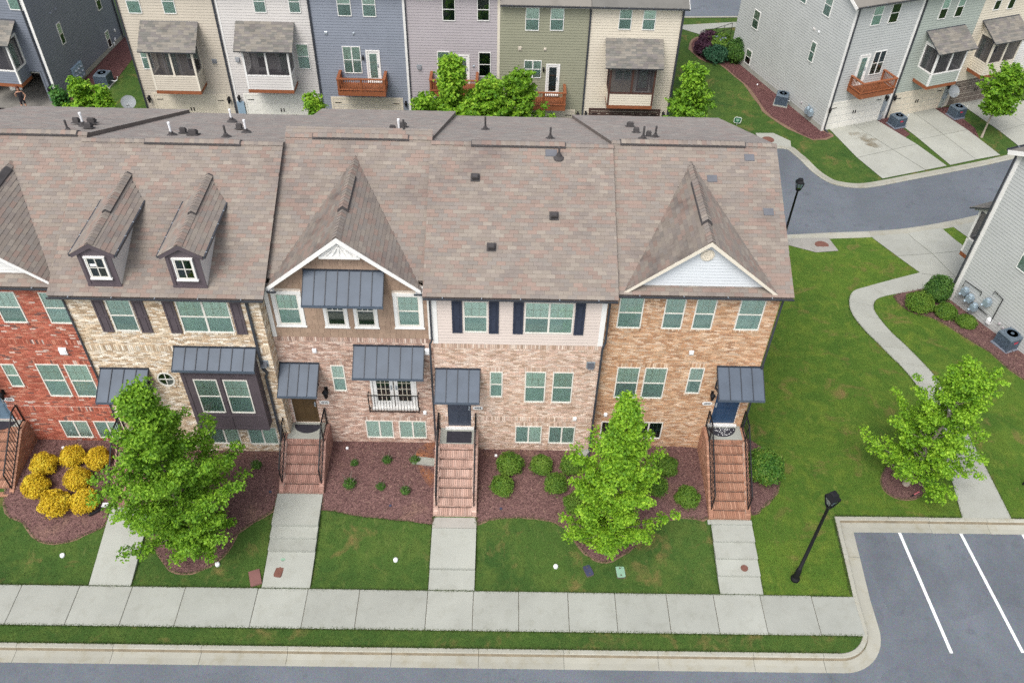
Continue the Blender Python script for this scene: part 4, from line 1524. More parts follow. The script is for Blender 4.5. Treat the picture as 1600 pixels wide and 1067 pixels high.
def front_house(name, label, x0, x1, Yf, rx0, rx1, brick, mortar, ztop, holes, reav, dz, singles=300, bands=(), side_right=False, extra_holes=(), ey=-.3):
    """Walls and main roof of one front-row townhouse. y is measured from its own facade."""
    t = thing(name, label, "house", ((x0 + x1) / 2, Yf, .9), 0, "townhouses of the front row")
    ctx = Ctx(t.root, ((x0 + x1) / 2, 0, .9))
    zb = .45
    wb = MB()
    wall_with_holes(wb, x0 + .01, x1 - .01, zb, EZ - .1, .012, [h for h in holes if True])
    D = 33.0 - Yf
    wb.add([(x0 + .01, .012, zb), (x0 + .01, .012, EZ - .1), (x0 + .01, D, 8.2), (x0 + .01, D, -2.2), (x0 + .01, .35, -2.2)], [(0, 1, 2, 3, 4)])
    wb.add([(x1 - .01, .012, zb), (x1 - .01, .012, EZ - .1), (x1 - .01, D, 8.2), (x1 - .01, D, -2.2), (x1 - .01, .35, -2.2)], [(4, 3, 2, 1, 0)])
    wb.add([(x0 + .01, D, -2.2), (x0 + .01, D, 8.2), (x1 - .01, D, 8.2), (x1 - .01, D, -2.2)], [(0, 1, 2, 3)])
    wl = wb.build("wall", mortar, ctx, merge=True)
    # bricks
    hol = [h for h in holes if h[2] < ztop]
    rows, sold = [], []
    hb = list(hol)
    for a, b_ in bands:
        sold += soldier(x0, x1, a, b_, .012)
        hb.append((x0 - 1, x1 + 1, a, b_))
    for h in hol:
        if h in extra_holes:
            continue
        sold += soldier(h[0] - .03, h[1] + .03, h[2] - .085, h[2] - .002, .03)
        hb.append((h[0] - .03, h[1] + .03, h[2] - .085, h[2]))
        if h[3] + .2 < ztop and h[3] + .2 < 8.6:
            sold += soldier(h[0] - .03, h[1] + .03, h[3] + .002, h[3] + .2, .004)
            hb.append((h[0] - .03, h[1] + .03, h[3], h[3] + .2))
    bm_ = MB()
    boxes_mesh(bm_, brick_rows(x0, x1, zb, ztop, hb), np.array([0, .0, 0]), XU, ZU, -YU)
    bm_.build("brick_courses", brick, ctx, wl, kind='stuff')
    bs = MB()
    ss = []
    for q in sold:
        if not any(h[0] < (q[0] + q[1]) / 2 < h[1] and h[2] < (q[2] + q[3]) / 2 < h[3] for h in hol):
            ss.append(q)
    boxes_mesh(bs, ss, np.array([0, 0, 0]), XU, ZU, -YU)
    bs.build("soldier_course", brick, ctx, wl, kind='stuff')
    if side_right:
        bs = MB()
        boxes_mesh(bs, brick_rows(0.0, D, -2.0, 8.3), np.array([x1, 0, 0]), YU, ZU, XU)
        bs.build("brick_courses", brick, ctx, wl, kind='stuff')
    # main roof: deck, shingles, ridge
    yr = -.3 + 5.25
    zr = EZ + S_ * 5.25
    ye = 33.2 - Yf
    ze = 8.4 + dz
    r = MB()
    e0, e1 = reav
    ez_ = EZ + S_ * (ey + .3)
    r.hexa([(rx0, ey, ez_ - .14), (rx1, ey, ez_ - .14), (rx1, yr, zr - .16), (rx0, yr, zr - .16), (rx0, ey, ez_ - .012), (rx1, ey, ez_ - .012), (rx1, yr, zr - .012), (rx0, yr, zr - .012)])
    r.hexa([(rx0, yr + .002, zr - .16), (rx1, yr + .002, zr - .16), (e1, ye, ze - .16), (e0, ye, ze - .16), (rx0, yr + .002, zr - .012), (rx1, yr + .002, zr - .012), (e1, ye, ze - .012), (e0, ye, ze - .012)])
    rf = r.build("roof", "roof_deck", ctx)
    L = math.hypot(yr - ey, S_ * (yr - ey))
    V = np.array([0, 5.25, S_ * 5.25]) / L
    shingle_fill([(rx0 - .02, -.04), (rx1 + .02, -.04), (rx1 + .02, L), (rx0 - .02, L)], np.array([0, ey, ez_ - .008]), XU, V, ctx, rf, singles=singles)
    run = ye - yr
    L2 = math.hypot(run, zr - ze)
    V2 = np.array([0, -run, zr - ze]) / L2
    shingle_fill([(-e1 - .01, -.04), (-e0 + .01, -.04), (-rx0 + .01, L2), (-rx1 - .01, L2)], np.array([0, ye, ze - .008]), -XU, V2, ctx, rf, mat="shingle_rear", singles=0)
    s2 = (zr - ze) / run
    ridge_caps(ctx, (rx0, yr, zr), (rx1, yr, zr), .44, rf, hw=.13)
    if ey < 0:
        gutter(ctx, rx0, rx1, -.33, EZ - .02)
    else:
        gutter(ctx, rx0 + .02, rx0 + .30, -.36, EZ - .06)
        gutter(ctx, rx1 - .30, rx1 - .02, -.36, EZ - .06)
    return ctx, wl, rf, (yr, zr, s2)


def gable_roof(ctx, cx, hw, yf, zb, zp, parent, rake="trim_white", vent=None, rk=.2):
    """Cross gable running back into the main roof."""
    yb = -.3 + (zp - EZ) / S_ + .06
    dx, dz = hw, zp - zb
    sl = dz / dx
    L = math.hypot(dx, dz)
    deck = MB()
    for s in (-1, 1):
        p0 = (cx + s * hw, yf, zb)
        p1 = (cx, yf, zp)
        p2 = (cx, yb, zp)
        o_ = (0, 0, -.12)
        A = [p0, p1, p2]
        deck.add([*A, *[(a[0], a[1], a[2] - .12) for a in A]], [(0, 1, 2), (5, 4, 3), (0, 3, 4, 1), (1, 4, 5, 2), (2, 5, 3, 0)])
    g = deck.build("gable_roof", "roof_deck", ctx, parent)
    dist = yb - yf
    for s in (-1, 1):
        U = YU * (1 if s > 0 else -1)
        V = np.array([-s * dx, 0, dz]) / L
        O = np.array([cx + s * hw, yf, zb + .004])
        if s > 0:
            poly = [(-.03, -.04), (-.03, L), (dist, L), (.06, -.04)]
        else:
            poly = [(.03, -.04), (.03, L), (-dist, L), (-.06, -.04)]
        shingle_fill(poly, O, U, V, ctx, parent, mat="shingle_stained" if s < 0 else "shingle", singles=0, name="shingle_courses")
    ridge_caps(ctx, (cx, yf - .02, zp), (cx, yb + .1, zp), sl, parent, hw=.13)
    rb = MB()
    for s in (-1, 1):
        a = np.array([cx + s * (hw + .02), 0, zb - .012])
        b_ = np.array([cx, 0, zp - .015])
        n = np.array([0, 0, -rk])
        vs = []
        for y in (yf - .045, yf - .002):
            for q in (a + n, b_ + n * 1.25, b_, a):
                vs.append((q[0], y, q[2]))
        rb.add(vs, [(0, 1, 2, 3), (7, 6, 5, 4), (0, 4, 5, 1), (1, 5, 6, 2), (2, 6, 7, 3), (3, 7, 4, 0)])
    rb.build("rake_board", rake, ctx, merge=True)
    if vent:
        v = MB()
        ya, yc = vent
        hw2, h = .17, .10
        v.prism([(cx - hw2, zp - hw2 * sl + .03), (cx - hw2, zp - hw2 * sl + h), (cx, zp + h + .02), (cx + hw2, zp - hw2 * sl + h), (cx + hw2, zp - hw2 * sl + .03)], ya, yc, 'y')
        v.build("ridge_vent", "ridge_black", ctx, parent)
        ridge_caps(ctx, (cx, ya + .02, zp + h - .01), (cx, yc - .05, zp + h - .01), sl, parent, hw=.15)
    return g


def main_z(y):
    return EZ + S_ * (y + .3)


FH = [(x0, x1, z0, z1) for x0, x1, z0, z1 in ()]
LBL = {}

# ---------------------------------------------------------------- house with cream brick and two dormers
win1 = [(-12.77, -11.96, 7.13, 8.52), (-10.52, -8.83, 7.13, 8.52)]
lo1 = [(-10.85, -9.72, 1.36, 2.34), (-9.40, -8.30, 1.36, 2.34)]
dr1 = (-13.62, -12.70, 2.08, 4.13)
c1, w1, r1, rg1 = front_house("townhouse", "cream brick townhouse with two roof dormers and a dark projecting bay", -14.1, -7.82, 20.9, -14.32, -7.55, "brick_cream", "mortar_cream", 8.8,
                              win1 + lo1 + [dr1], (-13.4, -7.75), -.12, bands=[(6.22, 6.45)], side_right=False, extra_holes=[dr1])
sb = MB()
boxes_mesh(sb, brick_rows(0.0, .6, .45, 8.8), np.array([-7.82, 0, 0]), YU, ZU, XU)
sb.build("brick_courses", "brick_cream", c1, w1, kind='stuff')
window(c1, *win1[0], muntin=True)
window(c1, *win1[1], n=2)
for a, b_ in ((-13.19, -12.83), (-11.91, -11.55), (-10.94, -10.58), (-8.77, -8.42)):
    shutter(c1, a, b_, 7.1, 8.52, "purple_brown")
window(c1, *lo1[0], style='slider', muntin='none', dark=(2, 0))
window(c1, *lo1[1], style='slider', muntin='none', dark=(2, 0))
door(c1, dr1[0], dr1[1], dr1[2], dr1[3], "navy_door", y=.06)
awning(c1, -13.86, -12.2, 5.31, 1.0, .6, 4)
awning(c1, -11.05, -8.28, 6.42, .66, .42, 7)
# bay
bb = MB()
BX0, BX1, BY, BZ0, BZ1 = -10.9, -8.36, -.45, 2.72, 6.0
bw = [(-10.55, -9.74, 3.64, 5.33), (-9.54, -8.70, 3.64, 5.33)]
wall_with_holes(bb, BX0, BX1, BZ0, BZ1, BY, bw)
for xx in (BX0, BX1):
    bb.add([(xx, BY, BZ0), (xx, .01, BZ0), (xx, .01, BZ1), (xx, BY, BZ1)], [(0, 1, 2, 3)])
bb.add([(BX0, BY, BZ0), (BX1, BY, BZ0), (BX1, .01, BZ0), (BX0, .01, BZ0)], [(0, 1, 2, 3)])
bay = bb.build("bay", "purple_brown", c1, merge=True)
bt = MB()
for a, b_, c, d in ((BX0 - .02, BX0 + .1, BZ0, BZ1), (BX1 - .1, BX1 + .02, BZ0, BZ1), (-9.69, -9.59, BZ0, BZ1)):
    bt.box(a, b_, BY - .022, BY + .01, c, d)
for z in (BZ0, 3.42, 5.45):
    bt.box(BX0 + .1, -9.69, BY - .019, BY + .01, z, z + .1)
    bt.box(-9.59, BX1 - .1, BY - .019, BY + .01, z, z + .1)
bt.build("batten", "purple_brown", c1, bay, kind='stuff')
for q in bw:
    window(c1, *q, y=BY, parent=bay, recess=.09)
# oval window
ov = MB()
cx, cz, ra, rb_ = -11.71, 4.84, .31, .36
ring, ring2 = [], []
for k in range(24):
    t = 2 * math.pi * k / 24
    for (kx, yy) in ((1.0, -.03), (.82, -.03), (.82, .02), (1.0, .02)):
        ring.append((cx + ra * kx * math.cos(t), yy, cz + rb_ * kx * math.sin(t)))
fs = []
for k in range(24):
    n_ = (k + 1) % 24
    for j in range(4):
        fs.append((k * 4 + j, k * 4 + (j + 1) % 4, n_ * 4 + (j + 1) % 4, n_ * 4 + j))
ov.add(ring, fs)
ov.box(cx - .014, cx + .014, -.025, .005, cz - rb_ * .85, cz + rb_ * .85)
ov.box(cx - ra * .85, cx + ra * .85, -.024, .004, cz - .014, cz + .014)
ow = ov.build("oval_window", "vinyl", c1)
MB().prism([(cx + ra * .9 * math.cos(t), cz + rb_ * .9 * math.sin(t)) for t in np.linspace(0, 6.283, 24, endpoint=False)], -.008, -.004, 'y').build("pane", "glass_dark", c1, ow)
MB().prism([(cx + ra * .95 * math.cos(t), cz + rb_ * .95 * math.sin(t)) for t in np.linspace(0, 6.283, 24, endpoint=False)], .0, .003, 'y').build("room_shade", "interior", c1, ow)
rg = MB()
for k in range(30):
    t0, t1 = 2 * math.pi * (k + .06) / 30, 2 * math.pi * (k + .94) / 30
    P = []
    for yy in (.01, -.02):
        for t, q in ((t0, 1.03), (t1, 1.03), (t1, 1.32), (t0, 1.32)):
            P.append((cx + ra * q * math.cos(t), yy, cz + rb_ * q * math.sin(t)))
    rg.hexa(P)
rg.build("brick_surround", "brick_cream", c1, ow, kind='stuff')
hood_vent(c1, -8.13, 5.72)
downspout(c1, [(-8.22, -.38, 8.84), (-8.2, -.06, 8.55), (-8.2, -.06, 5.5), (-8.0, -.06, 5.38)][:3] + [(-8.08, -.06, 5.3), (-8.16, -.07, 5.15), (-8.16, -.07, .95), (-8.25, -.5, .75)])
downspout(c1, [(-14.07, -.36, 8.84), (-14.07, -.04, 8.5), (-14.07, -.04, .9)], w=.05)
stairs(c1, -14.0, -12.45, -.9, -2.45, 2.05, .62, 6, "brick_step")
wall_lamp(c1, -12.4, 3.75)
number_plate(c1, "4425", -12.15, 3.15)
# dormers
for dx0, dx1 in ((-13.05, -12.03), (-10.37, -9.33)):
    yf = .0
    zf = main_z(yf) - .02
    ze_, zp_ = 10.42, 10.74
    cxx = (dx0 + dx1) / 2
    d = MB()
    wz = (cxx - .275, cxx + .275, 9.46, 10.24)
    d.add([(dx0, yf, zf), (dx1, yf, zf), (dx1, yf, ze_), (cxx, yf, zp_), (dx0, yf, ze_)], [(0, 1, 2, 3, 4)])
    for xx, s in ((dx0, 1), (dx1, -1)):
        yb = -.3 + (ze_ - EZ) / S_
        d.add([(xx, yf, zf), (xx, yb, ze_), (xx, yf, ze_)], [(0, 1, 2)], 1)
    dm = d.build("dormer", ["purple_brown", "lap_pale"], c1)
    tr = MB()
    for a, b_ in ((dx0 - .005, dx0 + .1), (dx1 - .1, dx1 + .005)):
        tr.box(a, b_, yf - .02, yf + .01, zf, ze_)
    tr.box(dx0 - .02, dx1 + .02, yf - .03, yf + .01, zf - .02, zf + .1)
    tr.build("trim", "purple_brown", c1, dm, kind='stuff')
    window(c1, *wz, y=yf, style='fixed', casing=.035, muntin='cross', dark=(1, 1), parent=dm, recess=.0, proud=.055)
    if dx0 < -12:
        MB().box(cxx - .2, cxx + .0, yf - .050, yf - .046, 9.90, 10.0).build("window_sticker", "pvc_white", c1, dm)
    MB().box(cxx + .02, cxx + .2, yf - .036, yf - .032, 9.52, 9.78).build("inner_wall", "amber", c1, dm)
    ov_, fo = .15, -.07
    zr_ = 10.80
    sl = .62
    ybk = -.3 + (zr_ - EZ) / S_
    hw = (dx1 - dx0) / 2 + ov_
    zed = zr_ - hw * sl
    ybe = -.3 + (zed - EZ) / S_
    Ld = math.hypot(hw, hw * sl)
    dk = MB()
    for s in (-1, 1):
        A = [(cxx + s * hw, fo, zed), (cxx, fo, zr_), (cxx, ybk, zr_), (cxx + s * hw, ybe, zed)]
        dk.add([*A, *[(a[0], a[1], a[2] - .09) for a in A]], [(0, 1, 2, 3), (7, 6, 5, 4), (0, 4, 5, 1), (1, 5, 6, 2), (2, 6, 7, 3), (3, 7, 4, 0)])
    dr = dk.build("dormer_roof", "roof_deck", c1, dm)
    for s in (-1, 1):
        U = YU * s
        V = np.array([-s * hw, 0, hw * sl]) / Ld
        O = np.array([cxx + s * hw, fo, zed + .004])
        dB, dP = ybe - fo, ybk - fo
        shingle_fill([(-.02 * s, -.03), (-.02 * s, Ld), (s * dP, Ld), (s * dB, -.03)], O, U, V, c1, dm)
        g = MB()
        g.bar((cxx + s * (hw + .04), fo, zed - .05), (cxx + s * (hw + .04), ybe, zed - .05), .07, .09)
        for k in range(4):
            yy = fo + (ybe - fo) * (k + .3) / 4
            g.box(cxx + s * (hw + .04) - .04, cxx + s * (hw + .04) + .04, yy, yy + .03, zed - .012, zed - .002, 1)
        g.build("gutter", ["gutter_dark", "galv"], c1, dm)
    rk = MB()
    for s in (-1, 1):
        a, b_ = (cxx + s * hw, zed - .01), (cxx, zr_ - .01)
        rk.hexa([(a[0], fo - .02, a[1] - .13), (b_[0], fo - .02, b_[1] - .16), (b_[0], fo + .02, b_[1] - .16), (a[0], fo + .02, a[1] - .13), (a[0], fo - .02, a[1]), (b_[0], fo - .02, b_[1]), (b_[0], fo + .02, b_[1]), (a[0], fo + .02, a[1])])
    rk.build("rake_board", "purple_brown", c1, dm, merge=True)
    ridge_caps(c1, (cxx, fo - .02, zr_), (cxx, ybk + .1, zr_), sl, dm, hw=.13)
    v = MB()
    hw2, h = .13, .085
    v.prism([(cxx - hw2, zr_ - hw2 * sl + .02), (cxx - hw2, zr_ - hw2 * sl + h), (cxx, zr_ + h + .01), (cxx + hw2, zr_ - hw2 * sl + h), (cxx + hw2, zr_ - hw2 * sl + .02)], 1.55, 3.75, 'y')
    v.build("ridge_vent", "ridge_black", c1, dm)
    ridge_caps(c1, (cxx, 1.56, zr_ + h - .02), (cxx, 3.65, zr_ + h - .02), sl, dm, hw=.14)
ridge_vent(c1, -12.2, -8.95, rg1[0], rg1[1], r1)
for x, y, z, w_ in ((-11.75, 27.0, 10.89, 1), (-9.78, 26.83, 10.96, 0), (-10.77, 30.56, 9.46, 1), (-9.42, 27.96, 10.5, 1)):
    roof_pipe(c1, x, y - 20.9, z, r1, w_)
for x, y, z, s in ((-11.52, 27.5, 10.69, .8), (-11.05, 27.18, 10.82, 1.1), (-9.88, 28.66, 10.23, .8)):
    roof_box_vent(c1, x, y - 20.9, z, r1, .4, s, -1)

# ---------------------------------------------------------------- red brick house at the left edge
w0u = [(-17.0, -15.85, 7.05, 8.42), (-15.08, -14.31, 7.05, 8.42)]
w0m = [(-17.58, -17.11, 3.90, 5.05), (-16.36, -15.54, 3.42, 5.08), (-15.37, -14.54, 3.42, 5.08)]
w0l = [(-16.55, -15.50, 1.1, 2.06), (-15.28, -14.30, 1.1, 2.06)]
d0 = (-19.1, -18.18, 2.05, 4.1)
c0, w0, r0, rg0 = front_house("townhouse", "red brick townhouse cut by the photo edge, with clipped white gable", -20.6, -14.12, 21.3, -20.6, -14.30, "brick_red", "mortar_red", 8.8,
                              w0u + w0m + w0l + [d0], (-20.6, -13.4), .03, bands=[(6.06, 6.26), (2.62, 2.82)], extra_holes=[d0])
window(c0, w0u[0][1] - .8, w0u[0][1], 7.05, 8.42)
bb = MB()
boxes_mesh(bb, brick_rows(-17.0, w0u[0][1] - .8, 7.05, 8.42), np.array([0, 0, 0]), XU, ZU, -YU)
bb.build("brick_courses", "brick_red", c0, w0, kind='stuff')
window(c0, *w0u[1])
for q in w0m:
    window(c0, *q)
for q in w0l:
    window(c0, *q, style='slider', muntin='none', dark=(2, 0))
door(c0, *d0, "blue_grey_door", y=.06)
awning(c0, -19.5, -18.2, 5.25, 1.0, .6, 3)
wall_box(c0, -15.13, 5.76, .26, .3)
wall_lamp(c0, -18.02, 3.6)
number_plate(c0, "4435", -17.95, 3.2)
stairs(c0, -19.4, -17.72, -.45, -2.5, 2.05, .55, 8, "brick_step_dark")
g0 = gable_roof(c0, -16.62, 2.34, -.22, 8.98, 10.85, r0, rk=.12)
gw = MB()
sl0 = (10.85 - 8.98) / 2.34
lap_siding(gw, np.array([-16.62, .12, 0]), XU, -YU, -2, 2, 9.12, 10.72, exp=.13, ivf=lambda z: (-max(0, (10.75 - z) / sl0), max(0, (10.75 - z) / sl0)))
gw.add([(-16.62 - 2.1, .121, 9.08), (-16.62 + 2.1, .121, 9.08), (-16.62, .121, 10.75)], [(0, 1, 2)])
gw.build("gable_siding", "lap_white", c0, kind='stuff')
ridge_vent(c0, -18.5, -14.6, rg0[0], rg0[1], r0)
v = MB()
v.prism([(-16.62 - .17, 10.8 - .1), (-16.62 - .17, 10.79), (-16.62, 10.92), (-16.62 + .17, 10.79), (-16.62 + .17, 10.8 - .1)], 1.4, 3.5, 'y')
v.build("ridge_vent", "ridge_black", c0, r0)
roof_pipe(c0, -14.98, 26.35 - 21.3, 11.32, r0, 0)
roof_pipe(c0, -15.12, 27.7 - 21.3, 10.8, r0, 1)
for x, y, z, s in ((-15.61, 28.2, 10.6, .8), (-15.05, 28.2, 10.6, 1.0), (-14.66, 27.15, 11.01, .9)):
    roof_box_vent(c0, x, y - 21.3, z, r0, .4, s, -1)

# ---------------------------------------------------------------- tan shingled house with pink brick
w2u = [(-7.45, -6.71, 7.08, 8.41), (-3.46, -2.73, 7.08, 8.41)]
w2m = [(-5.84, -5.24, 7.05, 8.38), (-4.84, -4.24, 7.05, 8.38)]
w2s = (-6.03, -5.56, 3.80, 5.12)
fr2 = (-4.68, -3.06, 2.95, 5.0)
w2l = [(-5.08, -4.04, 1.2, 2.19), (-3.82, -2.78, 1.2, 2.19)]
d2 = (-7.69, -6.78, 2.0, 4.03)
c2, w2, r2, rg2 = front_house("townhouse", "tan shingled townhouse with white gable and balcony doors over pink brick", -7.81, -2.32, 21.45, -7.55, -2.52, "brick_pink", "mortar_warm", 6.48,
                              w2u + w2m + [w2s, fr2, d2] + w2l, (-7.75, -2.1), .2, bands=[(6.28, 6.48)], extra_holes=[fr2, d2], ey=.03)
sk = MB()
P2, H2w, Z2b = -5.08, 2.5, 8.95
sl2 = (11.0 - Z2b) / 2.46
hs = [(h[0] - .14, h[1] + .14, h[2] - .1, h[3] + .14) for h in w2u] + [(h[0] - .11, h[1] + .11, h[2] - .1, h[3] + .1) for h in w2m]


def shake(z0, z1, ivf):
    out = []
    e = .19
    n = int((z1 - z0) / e)
    for i in range(n):
        a = z0 + i * (z1 - z0) / n
        b_ = a + (z1 - z0) / n
        zm = (a + b_) / 2
        s0, s1 = ivf(zm)
        for s, t in free_iv(s0, s1, [(h[0], h[1]) for h in hs if h[2] < zm < h[3]]):
            x = s
            while x < t - .01:
                w_ = min(random.uniform(.12, .28), t - x)
                out.append((x + .003, x + w_ - .003, a, b_ + .01, -.01, random.uniform(.006, .014)))
                x += w_
    return out


boxes_mesh(sk, shake(6.49, 10.6, lambda z: (-7.78, -2.36) if z < 8.8 else (max(-7.78, P2 - (11.0 - .1 - z) / sl2), min(-2.36, P2 + (11.0 - .1 - z) / sl2))), np.array([0, 0, 0]), XU, ZU, -YU)
sk.build("shake_siding", "shake_tan", c2, w2, kind='stuff')
gt = MB()
gt.add([(P2 - 2.5, .012, 8.84), (P2 + 2.5, .012, 8.84), (P2, .012, 10.9)], [(0, 1, 2)])
gt.build("gable_wall", "mortar_warm", c2)
for q in w2u:
    window(c2, *q, casing=.12)
window(c2, *w2m[0], casing=.1, dark=(1, 1))
window(c2, *w2m[1], casing=.1, dark=(1, 1))
window(c2, *w2s)
for q in w2l:
    window(c2, *q, style='slider', muntin='none')
tb = MB()
tb.box(-7.80, -7.66, -.035, .01, 6.5, 8.8)
tb.box(-2.47, -2.33, -.035, .01, 6.5, 8.8)
tb.build("corner_board", "trim_white", c2, kind='stuff')
fz = MB()
fz.box(-5.72, -4.44, -.30, -.26, 10.12, 10.24)
fz.add([(-5.7, -.262, 10.2), (-4.46, -.262, 10.2), (P2, -.262, 10.75)], [(0, 1, 2)])
for a, b_ in (((-5.5, 10.24), (-5.3, 10.45)), ((-5.3, 10.24), (P2, 10.62)), ((-4.66, 10.24), (-4.86, 10.45)), ((-4.86, 10.24), (P2, 10.62)), ((P2, 10.24), (P2, 10.68))):
    fz.bar((a[0], -.285, a[1]), (b_[0], -.285, b_[1]), .05, .03)
fz.build("gable_ornament", "trim_white", c2)
gable_roof(c2, P2, 2.46, -.34, 8.97, 11.0, r2, vent=(1.1, 3.05), rk=.15)
for s in (-1, 1):
    rt = MB().box(P2 + s * 2.46 - .16, P2 + s * 2.46 + .16, -.36, -.02, 8.72, 8.86)
    rt.build("rake_return", "trim_white", c2)
awning(c2, -6.36, -3.78, 9.42, .9, .68, 7)
awning(c2, -5.1, -2.66, 6.09, .9, .65, 6)
awning(c2, -7.79, -6.42, 5.17, 1.0, .6, 4)
door(c2, *d2, "brown_door", y=.06)
# french doors and the small iron balcony front
for a, b_ in ((-4.62, -3.89), (-3.85, -3.12)):
    fd = MB()
    for q in ((a, a + .13, 2.97, 4.98), (b_ - .13, b_, 2.97, 4.98), (a + .13, b_ - .13, 4.86, 4.98), (a + .13, b_ - .13, 2.97, 3.25)):
        fd.box(q[0], q[1], .02, .06, q[2], q[3])
    f_ = fd.build("french_door", "trim_white", c2)
    MB().add([(a + .12, .045, 3.24), (b_ - .12, .045, 3.24), (b_ - .12, .045, 4.87), (a + .12, .045, 4.87)], [(0, 1, 2, 3)]).build("pane", "glass_dark", c2, f_)
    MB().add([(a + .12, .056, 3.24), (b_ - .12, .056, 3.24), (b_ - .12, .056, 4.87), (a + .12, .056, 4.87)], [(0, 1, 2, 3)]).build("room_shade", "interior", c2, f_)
    mu = MB()
    for k in (1, 2):
        x = a + .13 + (b_ - a - .26) * k / 3
        mu.box(x - .012, x + .012, .028, .04, 3.25, 4.86)
    for k in range(1, 5):
        z = 3.25 + 1.61 * k / 5
        mu.box(a + .13, b_ - .13, .029, .039, z - .012, z + .012)
    mu.build("muntin", "lap_cream", c2, f_)
    hx = b_ - .07 if a < -4 else a + .07
    MB().box(hx - .025, hx + .025, -.02, .02, 3.9, 4.1).build("handle", "galv", c2, f_)
ff = MB()
ff.box(-4.70, -4.63, -.03, .08, 2.9, 5.02)
ff.box(-3.11, -3.04, -.03, .08, 2.9, 5.02)
ff.box(-4.63, -3.11, -.028, .08, 4.985, 5.06)
ff.box(-4.74, -3.0, -.08, .08, 2.86, 2.96)
ff.build("door_frame", "trim_white", c2)
jb = MB()
jx0, jx1, jy, jz0, jz1 = -4.80, -2.98, -.2, 2.92, 3.78
for z in (jz0, jz1):
    jb.bar((jx0, jy, z), (jx1, jy, z), .03)
    jb.bar((jx0, jy, z), (jx0, .0, z), .03)
    jb.bar((jx1, jy, z), (jx1, .0, z), .03)
for x in (jx0, jx1):
    jb.bar((x, jy, jz0 - .05), (x, jy, jz1), .03)
jr = jb.build("balcony_railing", "black_iron", c2)
bme = MB().box(-.0075, .0075, -.0075, .0075, 0, jz1 - jz0).mesh("baluster", "black_iron")
for k in range(1, 17):
    inst("baluster", bme, jr, (jx0 + (jx1 - jx0) * k / 17 - c2.org[0], jy, jz0 - .9))
wall_lamp(c2, -6.33, 3.85, s=1.2)
number_plate(c2, "4415", -6.48, 3.16)
wall_box(c2, -6.48, 5.85, .14, .17)
wall_box(c2, -2.55, 5.9, .26, .27)
wall_box(c2, -2.80, 2.7, .12, .15)
stairs(c2, -8.05, -6.42, -.92, -2.4, 2.0, .80, 6, "brick_step")
downspout(c2, [(-7.55, -.36, 8.84), (-7.62, -.06, 8.62)], w=.07)
ridge_vent(c2, -6.62, -3.3, rg2[0], rg2[1], r2)
roof_pipe(c2, -3.78, 27.5 - 21.45, 10.92, r2, 1)
roof_pipe(c2, -3.5, 26.7 - 21.45, 11.25, r2, 0, .6)
for x, y, z, s in ((-4.05, 27.79, 10.79, .8), (-3.77, 28.6, 10.46, 1.0)):
    roof_box_vent(c2, x, y - 21.45, z, r2, .4, s, -1)
n_ = np.array([0, -S_, 1.]) / math.hypot(S_, 1)
pb = MB().box(-4.16, -4.02, 2.0, 2.17, main_z(2.1) + 0.0, main_z(2.1) + .05)

# ---------------------------------------------------------------- blush brick house with navy shutters
w3u = [(-1.26, -.46, 7.10, 8.49), (.76, 2.38, 7.10, 8.49)]
w3m = [(-.38, .08, 3.92, 5.22), (.87, 1.61, 3.67, 5.25), (1.85, 2.58, 3.67, 5.25)]
w3l = [(.59, 1.59, 1.36, 2.33), (1.85, 2.84, 1.36, 2.33)]
d3 = (-1.92, -1.06, 2.24, 4.27)
c3, w3, r3, rg3 = front_house("townhouse", "blush brick townhouse with pale lap siding and navy shutters on top", -2.31, 3.46, 21.17, -2.52, 3.72, "brick_blush", "mortar_warm", 6.56,
                              w3u + w3m + w3l + [d3], (-2.1, 2.85), 0.0, bands=[(6.36, 6.56), (2.62, 2.82)], extra_holes=[d3])
ls = MB()
for k in range(17):
    z = 6.57 + k * .1342
    zm = z + .067
    for s, t in free_iv(-2.25, 3.42, [(h[0], h[1]) for h in w3u if h[2] < zm < h[3]]):
        ls = MB()
        lap_siding(ls, np.array([0, 0, 0]), XU, -YU, s, t, z, z + .1342, exp=.1342)
        ls.build("siding_board", "lap_blush", c3, w3)
cb = MB()
cb.box(-2.30, -2.13, -.03, .01, 6.57, 8.84)
cb.box(3.28, 3.45, -.03, .01, 6.57, 8.84)
cb.build("corner_board", "trim_white", c3, kind='stuff')
window(c3, *w3u[0], muntin=True)
window(c3, *w3u[1], n=2)
for a, b_ in ((-1.64, -1.30), (-.42, -.09), (.38, .72), (2.42, 2.75)):
    shutter(c3, a, b_, 7.08, 8.5, "navy_shutter")
window(c3, *w3m[0])
window(c3, *w3m[1], dark=(0, 0))
window(c3, *w3m[2])
for q in w3l:
    window(c3, *q, style='slider', muntin='none', dark=(2, 0))
awning(c3, -2.28, -.72, 5.30, 1.0, .6, 4)
door(c3, *d3, "slate_door", y=.06)
number_plate(c3, "4405", -.81, 3.3)
hood_vent(c3, 3.13, 5.64)
wall_box(c3, 2.78, 2.81, .12, .15)
stairs(c3, -2.36, -.79, -.88, -2.87, 2.15, .56, 8, "brick_step_pale")
downspout(c3, [(-2.42, -.38, 8.84), (-2.34, -.06, 8.55), (-2.34, -.06, 6.75), (-2.42, -.06, 6.55), (-2.42, -.06, .95)], w=.07)
downspout(c3, [(3.60, -.38, 8.84), (3.52, -.03, 8.55), (3.54, -.03, 6.75), (3.46, -.06, 6.5), (3.46, -.06, 1.0), (3.42, -.35, .95)], w=.07)
ridge_vent(c3, -1.15, 2.1, rg3[0], rg3[1], r3)
roof_pipe(c3, -.74, 29.26 - 21.17, 10.04, r3, 0, .55)
roof_pipe(c3, 1.63, 27.39 - 21.17, 10.82, r3, 0)
